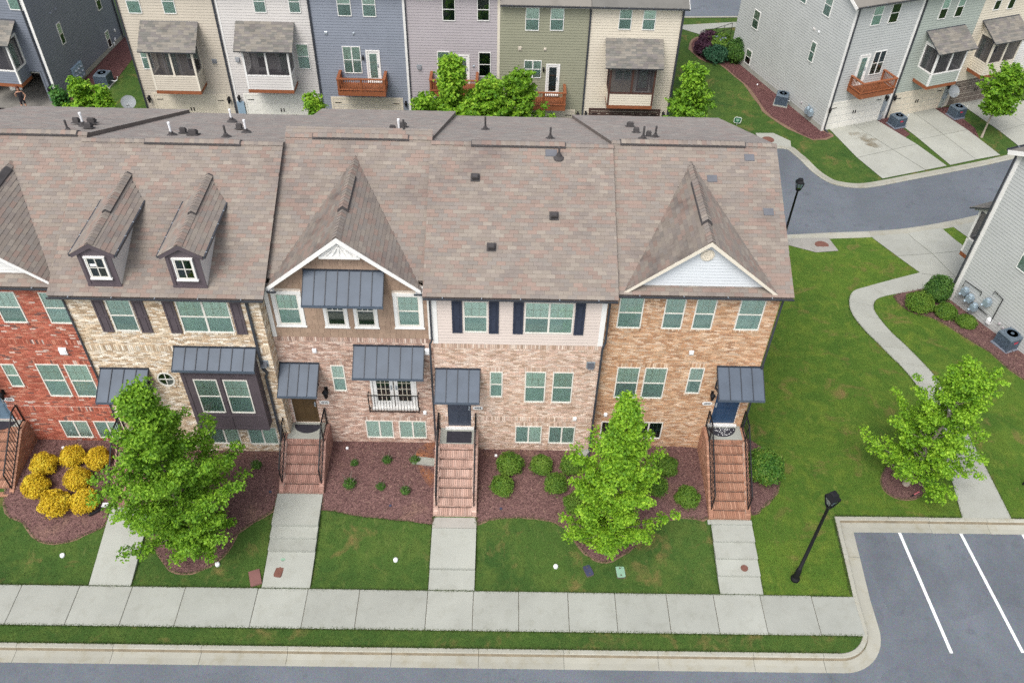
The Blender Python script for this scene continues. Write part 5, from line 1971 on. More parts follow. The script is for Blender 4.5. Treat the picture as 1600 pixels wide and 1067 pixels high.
roof_pipe(c3, 1.86, 25.66 - 21.17, main_z(25.66 - 21.17), r3, 0, .35)
for x, y in ((-.97, 24.85), (1.68, 23.56), (-.37, 22.47)):
    roof_box_vent(c3, x, y - 21.17, main_z(y - 21.17) + .01, r3, S_, .85)


def patch(ctx, x, y, w, d, rf):
    p = MB()
    p.hexa([(x - w, y - d, main_z(y - d) + .012), (x + w, y - d, main_z(y - d) + .012), (x + w, y + d, main_z(y + d) + .012), (x - w, y + d, main_z(y + d) + .012),
            (x - w, y - d, main_z(y - d) + .03), (x + w, y - d, main_z(y - d) + .03), (x + w, y + d, main_z(y + d) + .025), (x - w, y + d, main_z(y + d) + .025)])
    p.build("patch_shingle", "patch_grey", ctx, rf)


patch(c3, 1.6, 25.79 - 21.17, .2, .12, r3)
patch(c2, -4.08, 23.5 - 21.45, .08, .1, r2)

# ---------------------------------------------------------------- orange brick end house
w4u = [(3.88, 4.70, 7.16, 8.55), (5.40, 6.08, 7.16, 8.55), (6.42, 7.10, 7.16, 8.55), (7.87, 8.71, 7.16, 8.55)]
w4m = [(4.14, 4.95, 3.68, 5.27), (5.13, 5.93, 3.68, 5.27), (6.71, 7.24, 3.98, 5.30)]
w4l = [(3.84, 4.86, 1.40, 2.35), (5.13, 6.18, 1.40, 2.35)]
d4 = (7.93, 8.84, 2.32, 4.35)
c4, w4, r4, rg4 = front_house("townhouse", "orange brick end townhouse with pale blue gable and round vent", 3.48, 9.17, 21.45, 3.72, 9.42, "brick_orange", "mortar_warm", 8.8,
                              w4u + w4m + w4l + [d4], (2.85, 9.1), .15, side_right=True, extra_holes=[d4])
for q in w4u:
    window(c4, *q)
for q in w4m:
    window(c4, *q)
for q in w4l:
    window(c4, *q, style='slider', muntin=True, dark=(1, 1))
awning(c4, 7.66, 9.28, 5.36, 1.0, .6, 4)
door(c4, *d4, "navy_door", y=.06, hand='l')
number_plate(c4, "4395", 7.64, 3.45)
wall_lamp(c4, 7.72, 4.0)
wall_box(c4, 6.62, 6.07, .15, .16)
wall_box(c4, 3.95, 2.76, .12, .15)
stairs(c4, 7.70, 9.24, -.80, -3.1, 2.2, .56, 9, "brick_step_dark")
G4, H4, ZP4 = 6.42, 2.46, 11.02
gable_roof(c4, G4, H4, -.22, 8.98, ZP4, r4, rake="trim_cream", vent=(.75, 3.1), rk=.12)
sl4 = (ZP4 - 8.98) / H4
gw = MB()
lap_siding(gw, np.array([G4, .0, 0]), XU, -YU, -2, 2, 9.08, 10.90, exp=.12, ivf=lambda z: (-max(0, (10.94 - z) / sl4), max(0, (10.94 - z) / sl4)))
gw.add([(G4 - 2.15, .001, 9.05), (G4 + 2.15, .001, 9.05), (G4, .001, 10.94)], [(0, 1, 2)])
gw.build("gable_siding", "lap_pale_blue", c4, kind='stuff')
gv = MB()
gv.tube([(G4, .01, 10.34), (G4, -.05, 10.34)], .22, 24)
gv.tube([(G4, -.045, 10.34), (G4, -.07, 10.34)], [.185, .175], 24)
for k in range(7):
    z = 10.34 - .15 + k * .05
    w_ = math.sqrt(max(0, .17 ** 2 - (z - 10.34) ** 2))
    gv.box(G4 - w_, G4 + w_, -.085, -.068, z - .012, z + .012)
gv.build("round_vent", "trim_cream", c4)
ridge_vent(c4, 4.0, 8.35, rg4[0], rg4[1], r4)
downspout(c4, [(9.36, -.38, 8.84), (9.22, -.06, 8.6), (9.22, -.03, .6)], w=.06)
roof_box_vent(c4, 4.87, 30.05 - 21.45, 9.85, r4, .4, 1.0, -1)
roof_box_vent(c4, 4.87, 28.5 - 21.45, 10.49, r4, .4, .8, -1)
roof_pipe(c4, 4.89, 27.04 - 21.45, 11.09, r4, 0, .5)
roof_box_vent(c4, 5.2, 27.7 - 21.45, 10.82, r4, .4, .7, -1)
roof_pipe(c4, 5.4, 27.5 - 21.45, 10.9, r4, 0)
for x, y in ((8.44, 25.89), (7.09, 25.1), (8.9, 23.96)):
    patch(c4, x, y - 21.45, .17, .12, r4)
# ================================================================== REAR AND SIDE HOUSES (board-clad, garages below)
def side_ctx(ctx, sgn, u):
    """The same thing seen in the frame of an end wall at u; sgn=-1 faces -u, +1 faces +u."""
    c = Ctx(ctx.root, ctx.org)
    c.xf = (sgn, u)
    return c


_mesh0 = MB.build


def _build(self, name, mats, ctx=None, parent=None, smooth=False, merge=False, kind=None, label=None):
    if ctx is not None and getattr(ctx, 'xf', None):
        s, u = ctx.xf
        nv = []
        for a in self.v:
            b_ = a.copy()
            if s < 0:
                b_[:, 0], b_[:, 1] = a[:, 1] + u, -a[:, 0]
            else:
                b_[:, 0], b_[:, 1] = -a[:, 1] + u, a[:, 0]
            nv.append(b_)
        self.v = nv
    return _mesh0(self, name, mats, ctx, parent, smooth, merge, kind, label)


MB.build = _build


def garage_door(ctx, x0, x1, z0, z1, mat, y=0.0):
    bb = MB()
    bb.box(x0, x1, y - .002, y + .03, z0, z1)
    nr, nc = 4, 8
    h, w = (z1 - z0) / nr, (x1 - x0) / nc
    for r in range(nr):
        bb.box(x0, x1, y - .02, y - .0015, z0 + r * h + .006, z0 + (r + 1) * h - .006)
        for c in range(nc):
            bb.box(x0 + c * w + .09, x0 + (c + 1) * w - .09, y - .0235, y - .0195, z0 + r * h + .11, z0 + (r + 1) * h - .11)
    g = bb.build("garage_door", mat, ctx)
    hb = MB()
    for xx in (x0 + .1, x1 - .5):
        hb.box(xx, xx + .4, y - .035, y - .02, z1 - .32, z1 - .27)
    xm = (x0 + x1) / 2
    for dx in (-.12, .06):
        hb.box(xm + dx, xm + dx + .06, y - .05, y - .02, z0 + .55 * (z1 - z0) - .13, z0 + .55 * (z1 - z0) + .1)
    hb.build("hinge", "black_iron", ctx, g, kind='stuff')
    tr = MB()
    t = .12
    tr.box(x0 - t, x0 - .002, y - .04, y + .01, z0, z1 + t)
    tr.box(x1 + .002, x1 + t, y - .04, y + .01, z0, z1 + t)
    tr.box(x0 - .002, x1 + .002, y - .038, y + .01, z1 + .002, z1 + t)
    tr.build("trim", mat, ctx, g)
    return g


def porch(ctx, x0, x1, zb, zk, zr, zt, d, side, trim, post_beam="deck_wood", roofmat="shingle_porch", ov=.35, mid=1, door_=None, dglass='glass'):
    """Screened box on the rear wall: beam, kneewall, posts, screens, pent roof."""
    bm_ = MB()
    bm_.box(x0, x1, -d, .0, zb, zb + .16)
    bm_.box(x0 - .02, x1 + .02, -d - .02, 0, zb - .0, zb + .22)
    p = bm_.build("porch", post_beam, ctx)
    kb = MB()
    for (O, U, N, a, b_) in ((np.array([0, -d, 0]), XU, -YU, x0, x1), (np.array([x0, 0, 0]), YU, -XU, -d, 0), (np.array([x1, 0, 0]), YU, XU, -d, 0)):
        lap_siding(kb, O, U, N, a, b_, zb + .23, zk - .06, exp=.16)
    kb.box(x0 + .01, x1 - .01, -d + .005, -.0, zb + .23, zb + .3)
    for a in (((x0 + .005, -d + .005), (x1 - .005, -d + .06)), ((x0 + .005, -d + .06), (x0 + .06, 0)), ((x1 - .06, -d + .06), (x1 - .005, 0))):
        kb.box(a[0][0], a[1][0], a[0][1], a[1][1], zb + .23, zk - .06)
    kb.build("kneewall", side, ctx, p, kind='stuff')
    tr = MB()
    w = .1
    tr.box(x0 - .02, x1 + .02, -d - .03, -d + .09, zk - .06, zk + .02)
    tr.box(x0 - .02, x0 + .09, -d + .09, 0, zk - .06, zk + .02)
    tr.box(x1 - .09, x1 + .02, -d + .09, 0, zk - .06, zk + .02)
    tr.build("rail", trim, ctx, p, merge=True)
    tr = MB()
    tr.box(x0 - .02, x1 + .02, -d - .02, -d + .08, zr - .16, zr + .0)
    for xx in (x0 - .02, x1 - .08):
        tr.box(xx, xx + .1, -d + .08, 0, zr - .16, zr)
    tr.build("header", trim, ctx, p, merge=True)
    xs = [x0 + .035] + [x0 + (x1 - x0) * (k + 1) / (mid + 1) for k in range(mid)] + [x1 - .035]
    for i, xx in enumerate(xs):
        e = i in (0, len(xs) - 1)
        po = MB()
        po.box(xx - .055, xx + .055, -d - .025, -d + .085, zb + .23 if e else zk + .02, zr - .16)
        po.build("post", trim, ctx, p)
    for xx in (x0 + .035, x1 - .035):
        po = MB()
        po.box(xx - .055, xx + .055, -.11, -.0, zk + .02, zr - .16)
        po.build("post", trim, ctx, p)
    for q in ([(x0 + .05, -d + .02), (x1 - .05, -d + .02)], [(x0 + .03, -d + .05), (x0 + .03, -.1)], [(x1 - .03, -d + .05), (x1 - .03, -.1)]):
        s = MB()
        (a, b_), (c, e) = q
        s.add([(a, b_, zk), (c, e, zk), (c, e, zr - .14), (a, b_, zr - .14)], [(0, 1, 2, 3)])
        s.build("screen", "porch_screen", ctx, p)
    # pent roof with boarded ends
    rb = MB()
    yo = -d - ov
    ro = zr - (zt - zr) / d * ov
    rb.hexa([(x0 - ov, yo, ro - .03), (x1 + ov, yo, ro - .03), (x1 + ov, 0, zt - .03), (x0 - ov, 0, zt - .03), (x0 - ov, yo, ro + .05), (x1 + ov, yo, ro + .05), (x1 + ov, 0, zt + .05), (x0 - ov, 0, zt + .05)])
    rr_ = rb.build("porch_roof", "gutter_dark", ctx, p)
    L = math.hypot(-yo, zt - ro)
    V = np.array([0, -yo, zt - ro]) / L
    sbb = MB()
    N = np.cross(XU, V)
    e = .16
    rows = int(L / e)
    for r in range(rows):
        x = x0 - ov - random.random() * .3
        while x < x1 + ov:
            w_ = .32
            a, b_ = max(x, x0 - ov - .01), min(x + w_, x1 + ov + .01)
            if b_ > a + .02:
                t = random.uniform(.012, .02)
                O = np.array([0, yo, ro + .05])
                P = lambda u, v, n: O + XU * u + V * v + N * n
                v0, v1 = r * e - .02, min(L, (r + 1.12) * e)
                sbb.add([P(a, v0, 0), P(b_, v0, 0), P(a, v0, t), P(b_, v0, t), P(a, v1, .004), P(b_, v1, .004)], [(2, 3, 5, 4), (0, 1, 3, 2), (0, 2, 4), (1, 5, 3)])
            x += w_
    sbb.build("shingle_courses", roofmat, ctx, p, kind='stuff')
    ge = MB()
    for xx in (x0, x1):
        ge.add([(xx, -d, zr), (xx, 0, zr), (xx, 0, zt - .04)], [(0, 1, 2)])
        ge.bar((xx + (-.02 if xx == x0 else .02), -d - ov * .8, zr - (zt - zr) / d * ov * .8 - .13), (xx + (-.02 if xx == x0 else .02), 0, zt - .15), .05, .12)
    ge.build("porch_gable", trim if False else side, ctx, p)
    return p


def balcony(ctx, x0, x1, zb, zt, d):
    """Timber balcony: joist box with boards, posts, rails and pickets."""
    b = MB()
    b.box(x0, x1, -d, -d + .05, zb, zb + .26)
    b.box(x0, x0 + .05, -d + .05, 0, zb, zb + .26)
    b.box(x1 - .05, x1, -d + .05, 0, zb, zb + .26)
    b.box(x0 + .05, x1 - .05, -d + .05, 0, zb + .1, zb + .2)
    p = b.build("balcony", "deck_wood", ctx)
    n = int((d - .05) / .14)
    bd = MB()
    for k in range(n):
        y0 = -d + (d) * k / n
        bd.box(x0 + .02, x1 - .02, y0 + .004, y0 + d / n - .004, zb + .262, zb + .29)
    bd.build("deck_boards", "deck_wood", ctx, p, kind='stuff')
    for (xx, yy) in ((x0 + .05, -d + .05), ((x0 + x1) / 2, -d + .05), (x1 - .05, -d + .05), (x0 + .05, -.06), (x1 - .05, -.06)):
        MB().box(xx - .055, xx + .055, yy - .055, yy + .055, zb + .05, zt - .03).build("post", "deck_wood", ctx, p)
    for z, w in ((zt - .03, .14), (zb + .38, .08)):
        r = MB()
        r.box(x0 - .03, x1 + .03, -d - .03, -d + w, z, z + .045)
        r.box(x0 - .03, x0 + w, -d + w, 0, z, z + .045)
        r.box(x1 - w, x1 + .03, -d + w, 0, z, z + .045)
        r.build("rail", "deck_wood", ctx, p)
    k = MB()
    m_ = int((x1 - x0) / .115)
    for i in range(1, m_):
        x = x0 + (x1 - x0) * i / m_
        k.box(x - .018, x + .018, -d + .02, -d + .055, zb + .42, zt - .03)
    m_ = int(d / .115)
    for i in range(1, m_):
        y = -d + d * i / m_
        for xx in (x0 + .02, x1 - .055):
            k.box(xx, xx + .035, y - .018, y + .018, zb + .42, zt - .03)
    k.build("pickets", "deck_wood", ctx, p, kind='stuff')
    return p


def rear_house(label, org, ang, u0, u1, depth, zb, ze, mat, group, ends=(0, 0), roof=True, exp=.17, eave=.35, cb=("trim_white", "trim_white"), wall_hole=None):
    t = thing("townhouse", label, "house", (org[0], org[1], zb), R(ang), group)
    c = Ctx(t.root, (0, 0, zb))
    w = MB()
    if wall_hole:
        g0_, g1_, gz_ = wall_hole
        wall_with_holes(w, u0, u1, zb - .3, ze, 0.0, [(g0_, g1_, zb - .3, gz_)], 5.5)
        w.add([(u0, 0, zb - .3), (u0, depth, zb - .3), (u0, depth, ze), (u0, 0, ze)], [(0, 1, 2, 3)])
        w.add([(u1, 0, zb - .3), (u1, depth, zb - .3), (u1, depth, ze), (u1, 0, ze)], [(3, 2, 1, 0)])
    else:
        w.box(u0, u1, 0, depth, zb - .6, ze)
    wl = w.build("wall", mat, c)
    s = MB()
    lap_siding(s, np.array([0, 0, 0]), XU, -YU, u0, u1, zb + .1, ze, exp=exp, holes=[(wall_hole[0], wall_hole[1], zb - 1, wall_hole[2])] if wall_hole else ())
    for k, xx, N in ((0, u0, -XU), (1, u1, XU)):
        if ends[k]:
            lap_siding(s, np.array([xx, 0, 0]), YU, N, 0, depth, zb + .35, ze, exp=exp)
            zp = ze + depth / 2 * .45
            lap_siding(s, np.array([xx, 0, 0]), YU, N, 0, depth, ze, zp - .05, exp=exp, ivf=lambda z: ((z - ze) / .45, depth - (z - ze) / .45))
            s.add([(xx, 0, ze), (xx, depth, ze), (xx, depth / 2, zp)], [(0, 1, 2)])
    s.build("siding_boards", mat, c, wl, kind='stuff')
    if roof:
        r = MB()
        h = depth / 2 * .45
        a, b_ = u0 - (.3 if ends[0] else 0), u1 + (.3 if ends[1] else 0)
        ey = eave
        for y0, y1 in ((-ey, depth / 2), (depth + ey, depth / 2)):
            z0 = ze - ey * .45 + .06
            z1 = ze + h + .06
            r.hexa([(a, y0, z0 - .12), (b_, y0, z0 - .12), (b_, y1, z1 - .12), (a, y1, z1 - .12), (a, y0, z0), (b_, y0, z0), (b_, y1, z1), (a, y1, z1)])
        rf = r.build("roof", "shingle_porch", c)
        gutter(c, a, b_, -ey - .02, ze - ey * .45 + .06)
        tr = MB()
        tr.box(u0, u1, -ey, -.01, ze - ey * .45 - .1, ze - ey * .45 - .02)
        for k, xx in ((0, a), (1, b_)):
            if ends[k]:
                for y0, y1 in ((-ey, depth / 2), (depth + ey, depth / 2)):
                    tr.bar((xx, y0, ze - ey * .45 - .06), (xx, y1, ze + h - .06), .05, .2)
        tr.build("fascia", "trim_white", c)
    return c, wl


def corner(ctx, u, zb, ze, mat="trim_white", w=.13, y=-.03):
    MB().box(u - w / 2, u + w / 2, y, .01, zb, ze).build("corner_board", mat, ctx)


RG = "board-clad townhouses of the row behind"
rear_w = dict(muntin='none', recess=.008, proud=.045, casing=0)


def rwin(ctx, q, n=1, dark=(0, 0), mun='none'):
    return window(ctx, *q, y=-.0, n=n, dark=dark, muntin=mun, recess=.0, proud=.055, frame='trim_white')


YF = (0.0, 50.0)
# beige
cA, wA = rear_house("beige board-clad townhouse with cream screened porch, end of the row behind", YF, 0, -22.75, -17.16, 11.5, -2.0, 7.1, "lap_beige", RG, (1, 0))
for q in ((-22.23, -21.43, 5.25, 6.75), (-20.14, -19.41, 5.28, 6.75)):
    rwin(cA, q)
rwin(cA, (-22.28, -21.6, 1.76, 3.25))
rwin(cA, (-19.5, -18.75, 1.76, 3.25), dark=(0, 1))
door(cA, -20.9, -20.05, 1.05, 3.05, "trim_cream", glassdoor=True)
porch(cA, -21.36, -18.66, .78, 1.96, 3.85, 4.78, 1.25, "lap_beige", "trim_cream")
garage_door(cA, -22.15, -17.70, -2.0, .03, "garage_cream")
wall_lamp(cA, -22.47, -.15, s=1.2)
wall_lamp(cA, -17.45, -.12, s=1.2)
hood_vent(cA, -17.85, 2.37)
downspout(cA, [(-22.78, -.06, 6.9), (-22.78, -.06, -1.9)])
# pale
cB, wB = rear_house("pale pinkish-white townhouse with white screened porch behind the dormered house", YF, 0, -17.14, -11.60, 11.5, -2.0, 7.15, "lap_pale", RG)
for q in ((-14.81, -14.10, 5.46, 6.8), (-12.76, -12.08, 5.50, 6.8)):
    rwin(cB, q)
rwin(cB, (-12.73, -11.99, 2.0, 3.6))
rwin(cB, (-15.2, -14.55, 2.0, 3.5), dark=(0, 1))
door(cB, -13.95, -13.15, 1.25, 3.2, "trim_white", glassdoor=True)
porch(cB, -15.70, -12.96, .98, 2.12, 4.0, 4.9, 1.25, "lap_pale", "trim_white")
garage_door(cB, -16.4, -12.0, -2.0, .13, "garage_white")
MB().box(-17.0, -16.55, -.14, 0, -1.15, -.28).build("meter_box", "elec_blue", cB)
wall_lamp(cB, -16.8, -.0, s=1.1)
hood_vent(cB, -16.4, 2.49)
downspout(cB, [(-17.15, -.06, 6.9), (-17.15, -.06, -1.9)], w=.11)
corner(cB, -16.98, -2, 6.9, w=.1)
for x, y, wd in ((-14.9, -.75, "left"), (-14.3, -.5, "middle"), (-13.75, -.85, "right")):
    ch = MB()
    ch.box(x - .2, x + .2, y - .2, y + .2, 1.5, 1.56)
    ch.box(x - .2, x + .2, y + .16, y + .2, 1.56, 2.05)
    for dx in (-.17, .17):
        for dy in (-.17, .17):
            ch.box(x + dx - .02, x + dx + .02, y + dy - .02, y + dy + .02, 1.2, 1.5)
    o = ch.build("porch_chair", "rubber")
    o.location = (0, 50.0, 0)
    tag(o, wd + "most dark chair on the screened porch of the pale townhouse" if wd != "middle" else "middle dark chair on the screened porch of the pale townhouse", "chair", "chairs on the screened porch")
# blue-grey
cC, wC = rear_house("blue-grey board-clad townhouse with small timber balcony and glazed door", YF, 0, -11.58, -6.03, 11.5, -2.0, 7.2, "lap_bluegrey", RG)
for q in ((-9.94, -9.13, 5.37, 6.8), (-8.47, -7.68, 5.36, 6.8)):
    rwin(cC, q)
rwin(cC, (-9.94, -8.84, 1.79, 3.51), n=2)
door(cC, -8.46, -7.78, 1.30, 3.2, "trim_white", glassdoor=True)
balcony(cC, -10.26, -7.35, .87, 1.96, 1.2)
garage_door(cC, -10.9, -6.6, -2.0, .05, "garage_cream")
wall_lamp(cC, -6.3, -.15)
wall_box(cC, -10.79, 4.31, .16, .2, "galv")
wall_box(cC, -9.15, 4.32, .13, .13, "galv")
downspout(cC, [(-11.6, -.06, 6.9), (-11.6, -.06, -1.9)], w=.11)
wall_lamp(cC, -8.72, 2.85, s=.8)
# mauve
cD, wD = rear_house("mauve-grey board-clad townhouse behind the bright green trees", YF, 0, -6.02, -.50, 11.5, -2.0, 7.2, "lap_mauve", RG)
rwin(cD, (-3.79, -3.03, 5.22, 6.6), dark=(1, 1))
rwin(cD, (-1.75, -1.02, 5.27, 6.6), dark=(1, 1))
rwin(cD, (-4.20, -3.44, 1.75, 3.32), dark=(0, 1))
rwin(cD, (-1.68, -.93, 1.75, 3.32), dark=(1, 1))
door(cD, -3.02, -2.32, 1.2, 3.04, "trim_white", glassdoor=True)
balcony(cD, -4.63, -1.70, .95, 2.02, 1.2)
garage_door(cD, -5.4, -1.1, -2.0, .05, "garage_cream")
hood_vent(cD, -5.32, 2.26)
MB().box(-5.36, -4.4, -.05, 0, 6.41, 6.9).build("small_window", "trim_white", cD)
wall_box(cD, -1.98, 2.4, .13, .13, "galv")
downspout(cD, [(-5.95, -.06, 6.9), (-5.95, -.06, -1.9)], w=.07)
corner(cD, -6.06, -2, 7.0, "trim_white", .14, -.035)
corner(cD, -.47, -2, 6.9, "trim_cream", .16)
# olive
cE, wE = rear_house("olive-green board-clad townhouse with timber balcony on the right", YF, 0, -.40, 4.92, 11.5, -2.6, 6.5, "lap_olive", RG)
for q in ((1.10, 1.92, 4.74, 6.13), (2.57, 3.38, 4.77, 6.14)):
    rwin(cE, q)
rwin(cE, (1.11, 2.18, 1.73, 2.87), n=2, mun='none')
door(cE, 2.56, 3.24, .66, 2.57, "trim_white", glassdoor='dark')
balcony(cE, .99, 3.72, .15, 1.33, 1.2)
garage_door(cE, .1, 4.34, -2.6, -.5, "garage_cream")
wall_lamp(cE, 4.64, -.65, s=1.1)
wall_lamp(cE, 2.32, 2.35, s=.8)
wall_box(cE, .82, 3.61, .2, .24, "lap_beige")
wall_box(cE, 2.35, 3.6, .16, .16, "lap_beige")
wall_box(cE, 1.9, 1.0, .14, .14, "galv")
downspout(cE, [(4.93, -.06, 6.2), (4.93, -.06, -2.5)], w=.10)
# cream
cF, wF = rear_house("cream board-clad townhouse with brown-framed screened porch, right end of its row", YF, 0, 4.94, 10.35, 11.5, -2.6, 6.5, "lap_cream", RG, (0, 1))
for q in ((6.62, 7.38, 4.93, 6.22), (8.03, 8.79, 4.93, 6.23)):
    rwin(cF, q)
rwin(cF, (6.75, 7.75, 1.7, 3.0), n=2)
door(cF, 8.15, 8.9, 1.0, 2.9, "brown_post", glassdoor=True, frame="trim_white")
porch(cF, 6.30, 9.06, .43, 1.48, 3.45, 4.34, 1.25, "lap_cream", "brown_post", post_beam="deck_wood")
garage_door(cF, 5.45, 9.78, -2.6, -.36, "garage_brown")
wall_lamp(cF, 5.15, -.58, s=1.1)
wall_lamp(cF, 10.09, -.52, s=1.1)
downspout(cF, [(10.38, -.07, 6.2), (10.38, -.07, -2.5)], w=.12)

# right-hand block, turned about 21 degrees
RO = (20.81, 50.78)
RG2 = "townhouses of the turned block on the right"
cR, wR = rear_house("light grey end townhouse with timber balcony and white garage door", RO, 21, 0, 5.12, 11.4, -2.0, 6.5, "lap_grey", RG2, (1, 0))
for q in ((1.33, 2.04, 4.92, 6.2), (2.64, 3.33, 4.9, 6.17)):
    rwin(cR, q, dark=(0, 0) if q[0] < 2 else (1, 1))
rwin(cR, (2.46, 3.37, 1.55, 3.12), n=2, dark=(1, 1))
door(cR, 1.47, 2.10, 1.05, 2.95, "trim_white", glassdoor=True)
balcony(cR, 1.11, 3.73, .72, 1.75, 1.3)
garage_door(cR, .24, 4.38, -2.0, -.14, "garage_white")
wall_lamp(cR, .13, -.4, s=1.1)
wall_lamp(cR, 4.62, -.3, s=1.1)
MB().box(4.5, 4.78, -.12, 0, -1.3, -.6).build("meter_box", "galv", cR)
mbx = MB()
mbx.bar((4.6, -.06, -1.3), (4.6, -.06, -2.0), .05)
mbx.box(4.5, 4.72, -.15, 0, -1.95, -1.65)
mbx.build("meter_pipe", "galv", cR)
corner(cR, .07, -2, 6.4, w=.16, y=-.035)
corner(cR, 5.05, -2, 6.3, w=.16, y=-.035)
downspout(cR, [(.22, -.30, 6.35), (.20, -.07, 6.1), (.20, -.07, -1.85), (.3, -.4, -1.95)], w=.08)
downspout(cR, [(5.2, -.07, 6.2), (5.2, -.07, -1.9)], w=.09)
sR = side_ctx(cR, -1, 0.0)
for (a, b_, c, d_), dk in (((-9.58, -8.84, 1.05, 2.34), (0, 0)), ((-2.80, -2.10, 4.72, 6.1), (0, 0)), ((-5.20, -4.56, 4.60, 5.9), (0, 0)), ((-3.0, -2.5, 1.57, 2.89), (0, 0)), ((-9.5, -8.82, -1.55, -.5), (0, 1))):
    window(sR, a, b_, c, d_, muntin='none', recess=0, proud=.055, frame='trim_white', dark=dk)
wall_box(sR, -3.15, 3.6, .2, .14, "lap_pale")
wall_box(sR, -2.65, 3.62, .12, .12, "pvc_white")
wall_box(sR, -2.45, -1.2, .12, .12, "lap_mauve")
wall_box(sR, -1.9, -1.4, .1, .1, "lap_mauve")
MB().box(-11.4, 0, -.012, .0, -2.3, -1.66).build("foundation", "concrete", sR)
c5, w5 = rear_house("sage-grey townhouse with white-framed screened porch in the turned block", RO, 21, 5.13, 10.1, 11.4, -2.0, 6.5, "lap_sage", RG2)
for q in ((6.58, 7.18, 4.62, 5.95), (7.85, 8.43, 4.59, 5.95)):
    rwin(c5, q, dark=(0, 1))
rwin(c5, (7.5, 8.2, 1.5, 2.9), dark=(1, 1))
door(c5, 6.55, 7.2, 1.0, 2.85, "trim_white", glassdoor=True)
porch(c5, 6.42, 8.78, .52, 1.58, 3.25, 3.95, 1.3, "lap_sage", "trim_white")
garage_door(c5, 5.46, 9.46, -2.0, -.34, "garage_cream")
wall_lamp(c5, 5.3, -.4, s=1.1)
wall_lamp(c5, 9.75, -.3, s=1.1)
MB().box(9.65, 9.95, -.12, 0, -1.3, -.6).build("meter_box", "galv", c5)
c6, w6 = rear_house("cream townhouse with cream-framed screened porch behind the round street tree", RO, 21, 10.11, 14.9, 11.4, -2.0, 6.4, "lap_cream", RG2)
for q in ((10.98, 11.49, 4.63, 5.9), (12.16, 12.69, 4.55, 5.9)):
    rwin(c6, q, dark=(1, 1))
rwin(c6, (12.2, 12.9, 1.5, 2.9), dark=(1, 1))
door(c6, 11.1, 11.7, 1.0, 2.85, "trim_cream", glassdoor=True)
porch(c6, 10.9, 13.2, .55, 1.58, 3.3, 4.02, 1.3, "lap_cream", "trim_cream")
garage_door(c6, 10.5, 14.5, -2.0, -.3, "garage_taupe")
c7, w7 = rear_house("white townhouse with timber balcony at the right photo edge", RO, 21, 14.91, 20.3, 11.4, -2.0, 6.4, "lap_white", RG2, (0, 1))
balcony(c7, 16.1, 18.8, .6, 1.7, 1.3)
door(c7, 16.6, 17.3, 1.0, 2.85, "trim_white", glassdoor=True)
rwin(c7, (17.6, 18.6, 1.5, 3.0), n=2)
rwin(c7, (16.3, 17.0, 4.6, 5.9))
garage_door(c7, 15.3, 19.3, -2.0, -.3, "garage_cream")

# left-hand block, dark slate end wall
LO = (-29.61, 52.48)
cL, wL = rear_house("slate-blue end townhouse with open garage at the left photo edge", LO, -5.7, -5.6, 0, 10.0, -2.0, 7.0, "lap_slate", "slate townhouses of the left block", (0, 1), wall_hole=(-4.9, -.72, .1))
for q in ((-1.03, -.17, 4.19, 5.6), (-2.6, -1.75, 4.19, 5.6)):
    rwin(cL, q)
porch(cL, -4.3, -1.36, -.40, .72, 2.72, 3.5, 1.25, "lap_slate", "trim_white")
door(cL, -2.5, -1.7, .1, 2.1, "trim_white", glassdoor=True)
tr = MB()
tr.box(-.7, -.58, -.05, .01, -2, .2)
tr.box(-5.04, -.7, -.05, .01, .11, .22)
tr.box(-5.04, -4.92, -.05, .01, -2, .1)
tr.build("garage_trim", "lap_slate", cL)
MB().box(-4.88, -.74, .2, 2.6, -.12, -.06).build("garage_door", "garage_white", cL)
wall_lamp(cL, -.33, -1.0, s=1.3)
corner(cL, -.08, -2, 6.9, w=.16, y=-.035)
downspout(cL, [(-.28, -.07, 6.7), (-.28, -.07, -1.9)], w=.09)
sL = side_ctx(cL, 1, 0.0)
for q, dk in (((2.28, 2.75, .9, 2.3), (0, 1)), ((7.5, 8.0, -1.75, -.55), (0, 1)), ((7.6, 8.2, .95, 2.3), (1, 1))):
    window(sL, *q, muntin='none', recess=0, proud=.055, frame='trim_white', dark=dk)
for x, z in ((2.18, 3.09), (2.85, 3.07)):
    wall_box(sL, x, z, .16, .16, "lap_bluegrey")
for k, (x, z) in enumerate(((8.9, -1.0), (8.6, -1.55), (8.3, -1.75))):
    wall_box(sL, x, z, .14, .22, "pvc_white")
MB().box(0, 10, -.012, 0, -2.3, -1.66).build("foundation", "concrete", sL)
eb = MB()
eb.box(2.2, 3.5, -.16, 0, -1.75, -.75)
for a in range(3):
    for q in range(3):
        eb.lathe((2.45 + a * .38, -.2, -1.6 + q * .3), [(.09, -.05), (.1, 0), (.07, .06)], 10, 1)
eb.build("meter_bank", ["elec_blue", "galv"], sL)
downspout(sL, [(9.7, -.06, 6.8), (9.7, -.06, -1.8), (9.7, -.5, -1.95)], w=.09)

# near grey house at the right edge
GO = (22.76, 33.33)
cG, wG = rear_house("near grey board-clad house at the right edge with gas meters on its wall", GO, 202, -6.0, 0, 11.5, -2.2, 7.2, "lap_grey", None, (0, 1), exp=.165)

